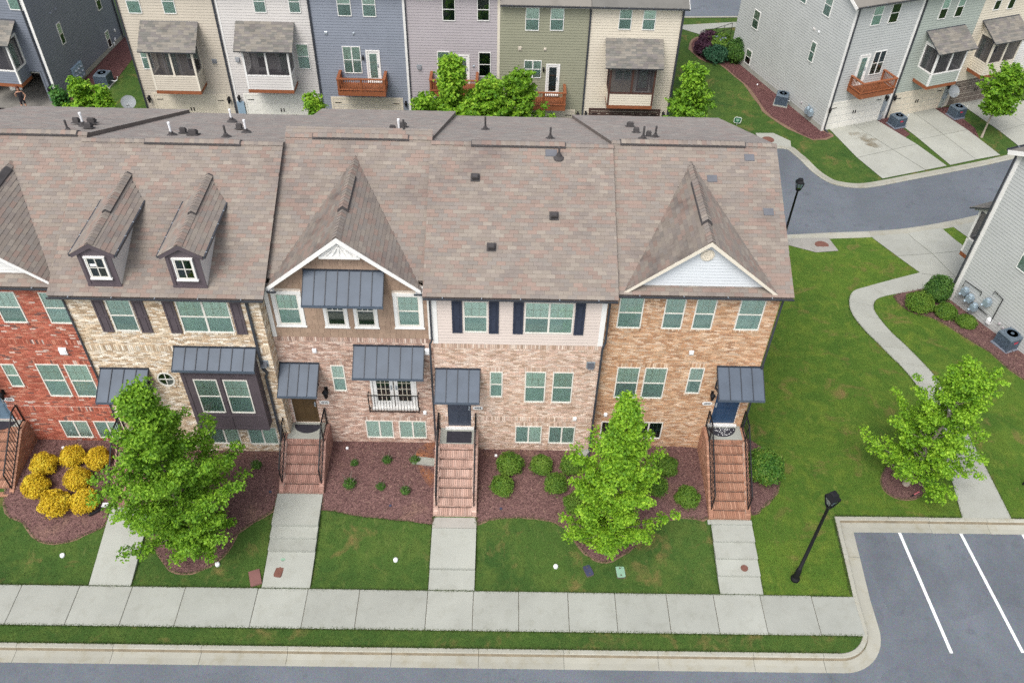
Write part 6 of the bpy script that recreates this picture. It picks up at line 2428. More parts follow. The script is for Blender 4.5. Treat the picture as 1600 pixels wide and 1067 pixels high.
sG = side_ctx(cG, 1, 0.0)
window(sG, 2.36, 3.3, 2.45, 3.95, muntin='none', recess=0, proud=.055, frame='trim_white')
window(sG, 6.0, 6.8, 2.4, 3.9, muntin='none', recess=0, proud=.055, frame='trim_white')
corner(sG, .09, -1.6, 7.0, w=.18, y=-.035)
corner(cG, -.07, -1.9, 7.0, w=.14, y=-.035)
downspout(sG, [(-.05, -.1, 7.0), (-.05, -.1, -1.4)], w=.08)
wall_box(sG, 2.5, -.78, .22, .3, "pvc_white", dep=.14)
wall_box(sG, 3.0, -.55, .12, .12, "lap_mauve")
wall_box(sG, 3.25, -.6, .1, .1, "lap_mauve")
MB().box(0, 11.5, -.012, 0, -2.3, -1.05).build("foundation", "lap_grey", sG)
porch(cG, -3.9, -1.1, .2, 1.3, 3.1, 3.9, 1.3, "lap_grey", "trim_white")
garage_door(cG, -5.2, -1.0, -2.0, -.1, "garage_cream")
gp = MB()
for pts in ([(.45, -.1, -.2), (.45, -.1, .15), (1.5, -.1, .25), (1.5, -.1, .05)], [(2.05, -.08, .55), (2.05, -.08, .75), (2.6, -.08, .7), (2.6, -.08, -.8)], [(.45, -.12, -.55), (2.3, -.12, -.55)]):
    gp.tube(pts, .022, 6)
gp.build("gas_pipe", "black_iron", sG)
for x, z in ((.75, -.25), (1.15, -.38), (1.55, -.62), (2.05, .1)):
    gm_ = MB()
    gm_.box(x - .15, x + .15, -.34, -.06, z - .18, z + .1)
    gm_.lathe((x, -.2, z + .1), [(.15, 0), (.13, .1), (.05, .14)], 10)
    gm_.lathe((x - .12, -.32, z - .25), [(.07, 0), (.08, .05), (.03, .1)], 8)
    gm_.build("gas_meter", "meter_grey", sG)
gmr = MB()
for x in (-1.5, -1.15):
    gmr.box(x - .13, x + .13, -.34, -.06, -1.45, -1.1)
    gmr.lathe((x, -.2, -1.1), [(.13, 0), (.1, .1), (.04, .14)], 10)
gmr.tube([(-1.7, -.1, -.9), (-1.3, -.1, -1.0), (-1.15, -.1, -.95)], .022, 6)
gmr.build("gas_meter", "meter_grey", sR)

# ================================================================== PLANTS
def leaf_cloud(C, Nrm, size, rng, jitter=.6, aspect=.55):
    """One folded leaf at each point of C, facing roughly along Nrm."""
    n = len(C)
    N = Nrm + rng.normal(0, jitter, (n, 3))
    N /= np.linalg.norm(N, axis=1)[:, None]
    A = rng.normal(0, 1, (n, 3))
    A -= (A * N).sum(1)[:, None] * N
    A /= np.linalg.norm(A, axis=1)[:, None]
    B = np.cross(N, A)
    L = size * rng.uniform(.6, 1.35, n)[:, None]
    v = np.stack([C - A * L * .5, C + B * L * aspect * .5 + N * L * .10, C + A * L * .5 - N * L * .06, C - B * L * aspect * .5 + N * L * .10], 1).reshape(-1, 3)
    return v, [(4 * i, 4 * i + 1, 4 * i + 2, 4 * i + 3) for i in range(n)]


def tree(label, loc, h, crown, leafmat, nleaf, lsize, seed, bark="bark", name="tree", z0=.22, nb=44, lean=(0, 0), trunk_r=.085, clump=.42, group=None, cat="tree"):
    """crown(t) gives the crown radius at fraction t of the height; every limb carries sprays of leaves along its outer part."""
    rng = np.random.default_rng(seed)
    t = thing(name, label, cat, loc, rng.uniform(0, .2), group)
    tb = MB()
    pts, rad = [], []
    for k in range(8):
        f = k / 7
        pts.append((lean[0] * f * f + .05 * math.sin(3 * f + seed), lean[1] * f * f + .05 * math.cos(4 * f + seed), -.1 + f * h * .93))
        rad.append(trunk_r * (1 - f) ** .8 + .008)
    rad[0] *= 1.4
    tb.tube(pts, rad, 8)
    C, NN = [], []
    tot = 0
    limbs = []
    for k in range(nb):
        f = z0 + (0.99 - z0) * ((k + rng.uniform(0, 1)) / nb) ** 1.05
        az = k * 2.399 + rng.uniform(-.5, .5)
        r = crown(f) * (rng.uniform(.45, 1.18) if k % 3 else rng.uniform(.2, .7))
        tip = np.array([lean[0] * f * f + r * math.cos(az), lean[1] * f * f + r * math.sin(az), f * h + rng.normal(0, .06)])
        fb = max(.1, f - .07 - .10 * r / max(.3, crown(f)))
        q = np.array([lean[0] * fb * fb, lean[1] * fb * fb, fb * h])
        mid = (q + tip) / 2 + np.array([0, 0, -.05 * r])
        tb.tube([q, mid, tip], [.020 * (1 - f) + .010, .010, .004], 5)
        limbs.append((q, mid, tip, r, az))
    tb.build("trunk", bark, t, smooth=True)
    per = max(6, nleaf // (nb * 7))
    for q, mid, tip, r, az in limbs:
        side = np.array([-math.sin(az), math.cos(az), 0])
        for w in (.35, .55, .72, .86, 1.0, .8, .62):
            p = q + (mid - q) * (w * 2) if w < .5 else mid + (tip - mid) * (w * 2 - 1)
            p = p + side * rng.normal(0, .30) * clump * 1.6 * (1.1 - .5 * w) + np.array([0, 0, rng.normal(.02, .09)])
            d = rng.normal(0, 1, (per, 3))
            d /= np.linalg.norm(d, axis=1)[:, None]
            rr2 = rng.uniform(.05, 1, per)[:, None] ** .55
            sz = clump * rng.uniform(.45, .85)
            C.append(p + d * rr2 * np.array([sz, sz, sz * .45]))
            NN.append(d * np.array([.6, .6, .4]) + np.array([0, 0, .8]))
    C, NN = np.concatenate(C), np.concatenate(NN)
    k = C[:, 2] > .3
    v, f = leaf_cloud(C[k], NN[k], lsize, rng, .55, .72)
    cb_ = MB()
    cb_.add(v, f)
    cb_.build("crown", leafmat, t)
    return t


def cone(rmax, tpk, top=.12):
    def f(t):
        if t < tpk:
            return rmax * (.62 + .38 * math.sin(math.pi / 2 * max(0, t - .1) / max(.01, tpk - .1)))
        return rmax * max(top, (1 - ((t - tpk) / (1 - tpk)) ** 1.4))
    return f


tree("large mid-green street tree between the yellow shrubs and the cream brick house", (-10.77, 17.25, .2), 8.2, cone(2.3, .36, .14), "leaf_mid", 60000, .10, 3, nb=110, z0=.08, clump=.44)
tree("lime-green street tree growing from the bed before the orange brick house", (3.86, 17.42, .28), 7.7, cone(1.85, .30, .07), "leaf_lime", 46000, .10, 8, nb=100, z0=.07, clump=.38)
tree("young lime-green tree with pale trunk in a mulch ring by the path", (15.9, 20.61, -.16), 6.4, cone(2.1, .45, .40), "leaf_lime", 33000, .10, 14, bark="bark_pale", nb=84, z0=.20, clump=.38, lean=(.65, .1), trunk_r=.10)
tree("bright green bushy tree before the mauve-grey townhouse", (-3.0, 45.6, -2.0), 7.1, cone(2.3, .5, .28), "leaf_bright", 20000, .20, 21, nb=80, z0=.2, clump=.55)
tree("bright green broad tree left of the deeper green tree near the olive townhouse", (-.9, 45.2, -2.0), 6.0, cone(2.1, .55, .34), "leaf_bright", 18000, .20, 22, nb=76, z0=.2, clump=.55)
tree("deeper green rounded tree close to the olive townhouse balcony", (.75, 46.6, -2.0), 5.8, cone(1.75, .55, .4), "leaf_mid", 15000, .20, 23, nb=70, z0=.2, clump=.5)
tree("low bushy bright tree in the middle of the green clump behind the roofs", (-2.0, 44.4, -2.0), 4.9, cone(2.0, .5, .4), "leaf_bright", 13000, .19, 33, nb=64, z0=.2, clump=.55)
tree("low bright tree left of the green clump behind the roofs", (-4.7, 45.0, -2.0), 5.0, cone(1.6, .5, .4), "leaf_bright", 10000, .20, 24, nb=50, z0=.2, clump=.5)
tree("compact green tree on the lawn right of the cream end townhouse", (10.9, 46.6, -2.0), 6.4, cone(1.85, .4, .3), "leaf_mid", 17000, .19, 25, nb=76, z0=.15, clump=.55)
tree("small bright shrub-like tree before the pale townhouse garage", (-11.1, 46.0, -2.0), 4.3, cone(1.0, .5, .5), "leaf_bright", 8000, .18, 26, nb=44, z0=.25, clump=.45)
tree("slim bright green tree left of the satellite dish", (-23.6, 46.4, -2.0), 4.6, cone(.75, .5, .4), "leaf_bright", 6000, .18, 27, nb=36, z0=.25, clump=.42)
tree("wider bright green tree beside the slate end wall", (-25.0, 46.8, -2.0), 4.7, cone(1.15, .5, .4), "leaf_bright", 8000, .18, 28, nb=44, z0=.25, clump=.48)
tree("low dark green tree left of the slim bright trees", (-26.6, 47.2, -2.0), 3.8, cone(.95, .5, .5), "leaf_dark", 5500, .18, 29, nb=36, z0=.25, clump=.45)
tree("round-headed street tree with bare pale trunk between two driveways", (31.41, 50.39, -2.0), 5.0, lambda t: 1.35 * math.sqrt(max(.05, 1 - ((t - .70) / .32) ** 2)), "leaf_mid", 15000, .16, 30, bark="bark_pale", nb=80, z0=.46, clump=.42, trunk_r=.06)


def shrub_mesh(seed, rx, rz, n, lsize, mat, flat=.25, lump=.08):
    rng = np.random.default_rng(seed)
    d = rng.normal(0, 1, (n, 3))
    d[:, 2] = np.abs(d[:, 2]) - flat * np.abs(rng.normal(0, .6, n))
    d /= np.linalg.norm(d, axis=1)[:, None]
    lm = 1 + lump * (np.sin(d[:, 0] * 5 + seed) * np.sin(d[:, 1] * 6) + np.sin(d[:, 2] * 7 + d[:, 0] * 4))
    rad = (lm * rng.uniform(.80, 1.05, n))[:, None]
    C = d * rad * np.array([rx, rx, rz]) + np.array([0, 0, rz * .55])
    C[:, 2] = np.maximum(C[:, 2], .02)
    v, f = leaf_cloud(C, d + np.array([0, 0, .35]), lsize, rng, .55)
    b_ = MB()
    b_.add(v, f)
    # twiggy heart of the shrub, itself leaves packed close
    d2 = rng.normal(0, 1, (n // 3, 3))
    d2 /= np.linalg.norm(d2, axis=1)[:, None]
    C2 = d2 * rng.uniform(.35, .82, (n // 3, 1)) * np.array([rx, rx, rz]) + np.array([0, 0, rz * .55])
    C2[:, 2] = np.maximum(C2[:, 2], .02)
    v, f = leaf_cloud(C2, d2, lsize * 1.5, rng, .5, .8)
    b_.add(v, f)
    return b_.mesh("foliage", mat)


def stem_mesh():
    b_ = MB()
    for k in range(5):
        a = k * 1.256
        b_.tube([(0, 0, -.03), (.1 * math.cos(a), .1 * math.sin(a), .22), (.26 * math.cos(a), .26 * math.sin(a), .45)], [.02, .014, .006], 5)
    return b_.mesh("stem", "bark")


STEM = stem_mesh()


def shrub(label, me, x, y, s=1.0, sz=1.0, group=None, rz=None, cat="shrub", name="shrub"):
    t = thing(name, label, cat, (x, y, gz(x, y)), rz if rz is not None else random.uniform(0, 6.28), group)
    inst("foliage", me, t.root, (0, 0, 0), 0, (s, s, s * sz))
    inst("stem", STEM, t.root, (0, 0, 0), 0, (s, s, s))
    return t


gold = [shrub_mesh(40 + k, .56, .50, 2600, .085, "leaf_gold") for k in range(3)]
GP = "golden shrubs in the left bed"
for k, ((x, y), s, l) in enumerate((((-16.86, 19.02), 1.12, "golden shrub left of the others, next to the red brick stairs"), ((-16.86, 19.92), 1.06, "golden shrub farthest up and left, by the red brick stair cheek"),
                                    ((-15.93, 20.28), 1.06, "golden shrub nearest the red brick wall, under its low window"), ((-14.98, 20.22), 1.04, "golden shrub half hidden behind the big tree's leaves"),
                                    ((-15.43, 19.32), 1.05, "golden shrub in the middle of the golden group"), ((-15.96, 18.36), 1.24, "largest golden shrub, lowest toward the lawn"),
                                    ((-14.93, 18.48), 1.14, "orange-tinged golden shrub beside the black downspout end"))):
    shrub(l, gold[k % 3], x, y, s * .77, 1.08, GP)
box = [shrub_mesh(60 + k, .47, .44, 2300, .07, "leaf_shrub") for k in range(3)]
BP = "clipped green mounds in the right front bed"
for k, ((x, y), s, l) in enumerate((((.42, 20.25), 1.05, "green mound at the top left of the bed, nearest the blush brick wall"), ((1.60, 20.25), .90, "green mound second from left along the blush brick wall"),
                                    ((2.74, 20.28), .92, "green mound under the splash block by the downspout"), ((2.12, 19.45), .92, "green mound in the middle of the left bed group"),
                                    ((.14, 19.33), .92, "green mound close to the blush brick stairs, below the top one"), ((2.85, 18.68), .98, "green mound touching the left side of the lime tree"),
                                    ((6.27, 20.30), .98, "green mound below the low window of the orange brick house"), ((6.95, 18.98), .96, "green mound nearest the orange brick stairs"),
                                    ((5.85, 19.42), .9, "green mound half hidden right of the lime tree"))):
    shrub(l, box[k % 3], x, y, s, 1.0, BP)
hol = shrub_mesh(70, .75, .78, 3800, .10, "leaf_holly", lump=.05)
shrub("big glossy green bush beside the right end stairs on the lawn edge", hol, 10.25, 20.75, 1.0, 1.0)
sm = [shrub_mesh(75 + k, .2, .2, 420, .05, "leaf_box") for k in range(2)]
for k, ((x, y), s, l) in enumerate((((-5.46, 20.36), .75, "small seedling nearest the half-round mat stairs, yellowish green"), ((-4.24, 20.51), .95, "small green seedling in the middle of the row by the pink brick wall"),
                                    ((-3.20, 20.53), .95, "small green seedling nearest the concrete splash block"), ((-5.51, 19.4), 1.2, "largest of the small seedlings, left in the lower row"),
                                    ((-4.36, 19.34), .85, "smallest seedling, centre of the lower row in the bare bed"), ((-3.43, 19.18), .95, "small seedling lower right in the bare bed"),
                                    ((-9.11, 20.17), 1.0, "lone small seedling in the bed under the dark bay"))):
    shrub(l, sm[k % 2], x, y, s, .9, "seedlings in the bare mulch beds", name="seedling", cat="seedling")
big = shrub_mesh(80, .75, .95, 3600, .11, "leaf_box", lump=.04)
lowm = shrub_mesh(81, .72, .52, 2800, .10, "leaf_shrub", lump=.05)
shrub("tall clipped round bush at the corner of the near grey house", big, 22.0, 33.3, .86, 1.15)
shrub("wide low green mound beside the winding path", lowm, 20.85, 32.5, .95, 1.1)
shrub("middle low green mound before the gas meters", lowm, 21.95, 31.9, .74, 1.05)
shrub("smallest green mound nearest the grey air conditioner side", lowm, 22.68, 31.15, .66, .95)
pur = shrub_mesh(84, .8, .8, 1800, .16, "leaf_purple")
shrub("upper purple-leaved bush by the far railing", pur, 15.3, 62.9, 1.0)
shrub("lower purple-leaved bush beside the hydrangea", pur, 14.8, 61.7, 1.0)
shrub("clipped round green bush against the grey end wall corner", big, 17.0, 60.6, 1.2)
hy = shrub_mesh(85, .95, .8, 1800, .18, "leaf_shrub")
t = shrub("hydrangea bush with pale blue flower heads", hy, 15.9, 62.0, 1.1)
pb = MB()
rng5 = np.random.default_rng(5)
for k in range(14):
    a, r_ = rng5.uniform(0, 6.28), rng5.uniform(.1, .9)
    c = np.array([r_ * math.cos(a), r_ * math.sin(a), 1.15 - .5 * r_ * r_])
    d = rng5.normal(0, 1, (40, 3))
    d /= np.linalg.norm(d, axis=1)[:, None]
    v, f = leaf_cloud(c + d * .14, d, .09, rng5, .3, .9)
    pb.add(v, f)
o = pb.build("blossoms", "petal_blue", parent=t.root)
teal = shrub_mesh(86, .9, .7, 1700, .17, "leaf_teal")
shrub("blue-green low shrub in front of the hydrangea", teal, 15.5, 60.7, 1.05)
shrub("low green plant by the satellite dish", lowm, -22.6, 48.5, .8)

# turf blades over the near lawns
def blades():
    ex = [BEDS[k] for k in BEDS] + [[tuple(p) for p in WL] + [tuple(p) for p in WR[::-1]]]
    P = []
    for x0, x1, y0, y1, n in ((-19.5, 12.35, 13.62, 14.15, 14000), (-19.5, 12.6, 15.62, 19.0, 60000), (9.2, 21.0, 15.65, 24.0, 60000), (9.3, 23, 24, 37, 70000)):
        x, y = RNG.uniform(x0, x1, n), RNG.uniform(y0, y1, n)
        k = np.ones(n, bool)
        for e in ex:
            k &= ~in_poly(x, y, e)
        for a, b_, _, seg in PATHS:
            k &= ~((x > a - .02) & (x < b_ + .02) & (y > seg[-1][1] - .1) & (y < 21.5))
        k &= ~((x > 12.4) & (y < 18.96))
        k &= ~((x < 9.2) & (y > 20.9))
        P.append(np.stack([x[k], y[k]], -1))
    P = np.concatenate(P)
    n = len(P)
    z = ground(P[:, 0], P[:, 1]) - .005
    h = RNG.uniform(.02, .05, n)
    w = RNG.uniform(.006, .014, n)
    a = RNG.uniform(0, 6.283, n)
    l = RNG.normal(0, .022, (n, 2))
    c = np.stack([P[:, 0], P[:, 1], z], -1)
    s = np.stack([np.cos(a) * w, np.sin(a) * w, np.zeros(n)], -1)
    tip = c + np.stack([l[:, 0], l[:, 1], h], -1)
    v = np.stack([c - s, c + s, tip], 1).reshape(-1, 3)
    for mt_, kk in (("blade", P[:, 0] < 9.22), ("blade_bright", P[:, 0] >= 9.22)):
        b_ = MB()
        vv = v.reshape(-1, 3, 3)[kk].reshape(-1, 3)
        b_.add(vv, [(3 * i, 3 * i + 1, 3 * i + 2) for i in range(len(vv) // 3)])
        o_ = b_.build("grass", mt_)
        o_['kind'] = 'stuff'


blades()


def edge_tufts():
    # turf that leans over the hard edges
    lines = [([(-19, 15.625), (12.3, 15.605)], 900), ([(-19, 14.145), (12.3, 14.145)], 900), ([(-19, 13.545), (11.4, 13.545)], 900), ([(12.36, 15.7), (12.6, 18.95)], 900),
             ([(12.7, 18.985), (17.4, 18.985)], 900), ([(19.4, 18.985), (24, 18.99)], 900), (WL[20:], 700), (WR[20:], 700)]
    for x0, x1, _, seg in PATHS:
        lines += [([(x0 - .005, 15.65), (x0 - .005, 18.3)], 900), ([(x1 + .005, 15.65), (x1 + .005, 18.3)], 900)]
    for k in ("a", "b", "d", "e", "ring", "g", "c"):
        lines.append((BEDS[k] + [BEDS[k][0]], 500))
    C = []
    for L, dens in lines:
        for p, q in zip(L[:-1], L[1:]):
            p, q = np.array(p[:2], float), np.array(q[:2], float)
            n = int(np.linalg.norm(q - p) * dens / 4)
            if n:
                C.append(p + (q - p) * RNG.uniform(0, 1, (n, 1)) + RNG.normal(0, .022, (n, 2)))
    C = np.concatenate(C)
    C = C[C[:, 1] < 34]
    keep = ~((C[:, 1] > 20.6) & (C[:, 0] < 9.0))
    C = C[keep]
    n = len(C)
    z = ground(C[:, 0], C[:, 1]) + .01
    a = RNG.uniform(0, 6.283, n)
    w = RNG.uniform(.008, .016, n)
    s_ = np.stack([np.cos(a) * w, np.sin(a) * w, 0 * a], -1)
    c = np.stack([C[:, 0], C[:, 1], z], -1)
    tip = c + np.stack([RNG.normal(0, .035, n), RNG.normal(0, .035, n), RNG.uniform(.02, .06, n)], -1)
    b_ = MB()
    b_.add(np.stack([c - s_, c + s_, tip], 1).reshape(-1, 3), [(3 * i, 3 * i + 1, 3 * i + 2) for i in range(n)])
    o_ = b_.build("grass", "blade")
    o_['kind'] = 'stuff'


edge_tufts()

# ================================================================== SMALL THINGS
def street_lamp(label, x, y, z, h):
    t = thing("street_lamp", label, "street lamp", (x, y, z), 0, "black street lamps")
    b_ = MB()
    b_.lathe((0, 0, 0), [(.16, -.05), (.16, .1), (.11, .18), (.10, .6), (.075, .72)], 14)
    b_.build("base", "black_iron", t)
    MB().tube([(0, 0, .5), (0, 0, h - .75)], [.068, .05], 12).build("pole", "black_iron", t, smooth=True)
    L = MB()
    zz = h - .78
    L.lathe((0, 0, zz), [(.05, 0), (.11, .05), (.13, .12)], 8)
    for k in range(4):
        a = math.pi / 4 + k * math.pi / 2
        L.bar((.12 * math.cos(a), .12 * math.sin(a), zz + .1), (.24 * math.cos(a), .24 * math.sin(a), zz + .52), .03)
    q = [(.255, zz + .52), (.255, zz + .56), (.14, zz + .68), (.16, zz + .72), (.08, zz + .76)]
    vs, fs = [], []
    for r_, z_ in q:
        for k in range(4):
            a = math.pi / 4 + k * math.pi / 2
            vs.append((r_ * math.cos(a), r_ * math.sin(a), z_))
    for i in range(len(q) - 1):
        for k in range(4):
            fs.append((i * 4 + k, i * 4 + (k + 1) % 4, (i + 1) * 4 + (k + 1) % 4, (i + 1) * 4 + k))
    fs += [(0, 3, 2, 1), tuple(range(len(q) * 4 - 4, len(q) * 4))]
    L.add(vs, fs)
    L.build("lantern", "black_iron", t)
    g = MB()
    for k in range(4):
        a, a2 = math.pi / 4 + k * math.pi / 2, math.pi / 4 + (k + 1) * math.pi / 2
        g.add([(.115 * math.cos(a), .115 * math.sin(a), zz + .12), (.115 * math.cos(a2), .115 * math.sin(a2), zz + .12), (.225 * math.cos(a2), .225 * math.sin(a2), zz + .51), (.225 * math.cos(a), .225 * math.sin(a), zz + .51)], [(0, 1, 2, 3)])
    g.build("lamp_glass", "lamp_glass", t)
    return t


l1 = street_lamp("black street lamp on the lawn corner beside the parking bays", 10.53, 16.26, 0.0, 5.1)
l1.root.rotation_euler[2] = .35
street_lamp("black street lamp at the alley behind the orange brick house", 15.0, 37.2, gz(15, 37.2), 4.9)


def ac_unit(label, x, y, rz, s=1.0, lbl=True):
    z = gz(x, y)
    t = thing("air_conditioner", label, "air conditioner", (x, y, z), rz, "air conditioner units")
    b_ = MB()
    r = .39 * s
    h = .78 * s
    n = 14
    b_.box(-r + .03, r - .03, -r + .03, r - .03, .1, h - .05, 1)
    for k in range(n):
        z0 = .1 + (h - .18) * k / n
        for (a, bb_, c, d) in ((-r, r, -r, -r + .03), (-r, r, r - .03, r), (-r, -r + .03, -r + .03, r - .03), (r - .03, r, -r + .03, r - .03)):
            b_.box(a, bb_, c, d, z0, z0 + (h - .18) / n * .62)
    for a in (-1, 1):
        for c in (-1, 1):
            b_.box(a * r - .03, a * r + .03, c * r - .03, c * r + .03, .08, h - .06)
    b_.build("cabinet", ["ac_metal", "ac_dark"], t)
    tp = MB()
    tp.add([(x_, y_, h - .06) for x_, y_ in ((-r - .02, -r - .02), (r + .02, -r - .02), (r + .02, r + .02), (-r - .02, r + .02))] + [(x_, y_, h + .01) for x_, y_ in ((-r, -r), (r, -r), (r, r), (-r, r))],
           [(0, 1, 5, 4), (1, 2, 6, 5), (2, 3, 7, 6), (3, 0, 4, 7), (4, 5, 6, 7)])
    tp.lathe((0, 0, h + .005), [(r * .92, 0), (r * .9, .05), (r * .78, .055), (r * .76, .01)], 20)
    tp.build("lid", "ac_top", t)
    fg = MB()
    fg.lathe((0, 0, h + .008), [(r * .76, .0), (r * .74, .012)], 20, 1)
    for k in range(7):
        fg.lathe((0, 0, h + .03), [(r * (.12 + .1 * k), 0), (r * (.12 + .1 * k) + .012, .006)], 18, 0)
    fg.lathe((0, 0, h + .02), [(.09, 0), (.08, .03)], 12, 0)
    fg.build("fan_grille", ["ac_metal", "ac_dark"], t, kind='stuff')
    if lbl:
        MB().box(-.11, .11, -r - .008, -r + .005, h * .6, h * .72).build("badge", "ac_red", t)
    p = MB().box(-.48 * s, .48 * s, -.48 * s, .48 * s, -.04, .08).build("pad", "lap_slate" if lbl else "concrete", t)
    hs_ = MB()
    hs_.tube([(r, .1, .3), (r + .25, .1, .25), (r + .45, .1, .35), (r + .55, .1, .6)], .03, 6)
    hs_.build("pipe", "pvc_white", t)
    return t


ac_unit("dark blue air conditioner with red badge beside the near grey house", 23.95, 29.55, R(22), 1.0)
ac_unit("blue air conditioner in the bed by the turned block's grey end wall", 18.95, 54.3, R(-20), 1.0, False)
ac_unit("air conditioner on mulch between the white and cream garage doors", 26.1, 51.7, R(21), .95)
ac_unit("air conditioner beside the satellite dish on the right", 30.6, 53.1, R(21), .95)
ac_unit("dark green-black air conditioner beside the slate end wall", -27.5, 55.0, R(-5), 1.1, False)


def dish(label, x, y, z, az, h):
    t = thing("satellite_dish", label, "satellite dish", (x, y, z), az)
    b_ = MB()
    vs, fs = [], []
    n = 20
    tilt = Matrix.Rotation(R(55), 3, 'X')
    for i, (r_, d) in enumerate(((0, .0), (.2, .02), (.36, .06), (.45, .1))):
        for k in range(n):
            a = 2 * math.pi * k / n
            p = tilt @ Vector((r_ * math.cos(a), r_ * .92 * math.sin(a), d))
            vs.append((p.x, p.y - .1, p.z + h))
    for i in range(3):
        for k in range(n):
            fs.append((i * n + k, i * n + (k + 1) % n, (i + 1) * n + (k + 1) % n, (i + 1) * n + k))
    b_.add(vs, fs)
    b_.build("reflector", "dish_grey", t, smooth=True)
    m_ = MB()
    m_.tube([(0, .3, 0), (0, .25, h * .7), (0, .02, h)], .03, 8)
    m_.tube([(0, 0, h - .3), (0, -.55, h + .05)], .018, 6)
    m_.box(-.06, .06, -.62, -.5, h, h + .1)
    m_.build("mast", "lap_grey", t)


dish("round grey satellite dish by the beige townhouse corner", -23.1, 48.4, -2.0, R(10), 2.4)
dish("round grey satellite dish between the sage and taupe garage doors", 30.2, 54.0, -2.0, R(20), 1.4)

for k, (x, y, l) in enumerate(((-3.6, 16.72, "white round drain cap on the lawn before the pink brick house"), (2.07, 16.57, "white round drain cap on the lawn before the blush brick house"), (-15.32, 16.71, "white round drain cap on the far left lawn"), (-9.83, 16.47, "white round drain cap right of the large tree"),
                               (-5.84, 21.1, "small white cap on mulch at the pink brick wall"), (-.12, 20.85, "small white cap on mulch at the blush brick wall"), (-16.6, 20.9, "small white cap on mulch at the red brick wall"), (17.88, 56.97, "white cap in the bed of the grey end wall"))):
    r_ = .085 if k < 4 else .06
    b_ = MB().lathe((0, 0, 0), [(r_, -.05), (r_, .03), (r_ * .85, .06), (r_ * .4, .075)], 14)
    o = b_.build("drain_cleanout", "pvc_white", smooth=False)
    o.location = (x, y, gz(x, y) + .02)
    tag(o, l, "drain cap", "white drain caps")


def lid(name, label, cat, x, y, z, w, d, rz, mat, rnd=.3):
    b_ = MB()
    pl = []
    for k in range(24):
        a = 2 * math.pi * k / 24
        c, s = math.cos(a), math.sin(a)
        pl.append((w / 2 * math.copysign(abs(c) ** rnd, c), d / 2 * math.copysign(abs(s) ** rnd, s)))
    b_.prism([(p[0] * 1.08, p[1] * 1.06) for p in pl], -.06, .012, 'z', 1)
    b_.prism(pl, -.05, .024, 'z', 0)
    b_.prism([(p[0] * .18, p[1] * .12 - d * .3) for p in pl], .02, .03, 'z', 1)
    b_.prism([(p[0] * .18, p[1] * .12 + d * .3) for p in pl], .02, .03, 'z', 1)
    o = b_.build(name, [mat, "joint_dirt" if mat != "rust" else "rust"])
    o.location = (x, y, z)
    o.rotation_euler = (0, 0, rz)
    tag(o, label, cat)


lid("utility_lid", "dark navy utility box lid on the lawn below the lime tree", "utility lid", 3.22, 16.43, .10, .27, .42, .35, "lid_navy")
lid("utility_lid", "pale green utility box lid on the lawn below the lime tree", "utility lid", 4.36, 16.41, .09, .30, .46, .08, "lid_green")
lid("utility_lid", "reddish utility lid set in the path with the doubled steps", "utility lid", -7.62, 16.22, .135, .26, .42, -.15, "rust")
lid("utility_lid", "small pale green round cap in the path with the doubled steps", "utility lid", -7.55, 16.66, .195, .16, .16, 0, "lid_green", 1.0)
lid("manhole_cover", "rust-brown round cover in the stepped path of the end house", "manhole cover", 8.75, 16.55, .226, .24, .24, 0, "rust", 1.0)
lid("manhole_cover", "rust-brown manhole cover in the grey pad near the alley", "manhole cover", 17.66, 38.25, gz(17.66, 38.25) + .02, .72, .72, 0, "rust", 1.0)
lid("manhole_cover", "rust-brown manhole cover at the rounded alley corner", "manhole cover", 17.07, 49.51, -1.98, .72, .72, 0, "rust", 1.0)
lid("valve_box", "small dark round hole cover in the mulch of the bare bed", "valve cover", -3.95, 18.65, gz(-3.95, 18.65) + .02, .1, .1, 0, "lid_navy", 1.0)
lid("valve_box", "small dark round cover in the mulch before the blush brick house", "valve cover", .1, 18.6, gz(.1, 18.6) + .02, .1, .1, 0, "lid_navy", 1.0)
lid("valve_box", "small dark round cover in the mulch left of the brown-door stairs", "valve cover", -8.4, 19.1, gz(-8.4, 19.1) + .02, .1, .1, 0, "lid_navy", 1.0)
b_ = MB()
b_.hexa([(-.2, -.3, -.03), (.2, -.3, -.03), (.2, .3, -.03), (-.2, .3, -.03), (-.19, -.29, .04), (.19, -.29, .04), (.19, .29, .05), (-.19, .29, .05)])
o = b_.build("paving_stone", "lid_red")
o.location = (-8.42, 16.0, .04)
o.rotation_euler = (0, 0, .35)
tag(o, "loose reddish stone slab on the grass beside the pavement", "stone slab")
for x, y, rz, w, l in ((-2.85, 20.5, 1.45, .3, "long concrete splash block beside the blush brick stairs"), (3.15, 20.85, -.6, .28, "concrete splash block under the downspout near the lime tree")):
    b_ = MB()
    b_.box(-w / 2, w / 2, -.42, .42, -.03, .05)
    b_.box(-w / 2, -w / 2 + .04, -.42, .42, .05, .1)
    b_.box(w / 2 - .04, w / 2, -.42, .42, .05, .1)
    b_.box(-w / 2 + .04, w / 2 - .04, .36, .42, .05, .1)
    o = b_.build("splash_block", "concrete", merge=False)
    o.location = (x, y, gz(x, y) + .03)
    o.rotation_euler = (0, 0, rz)
    tag(o, l, "splash block")


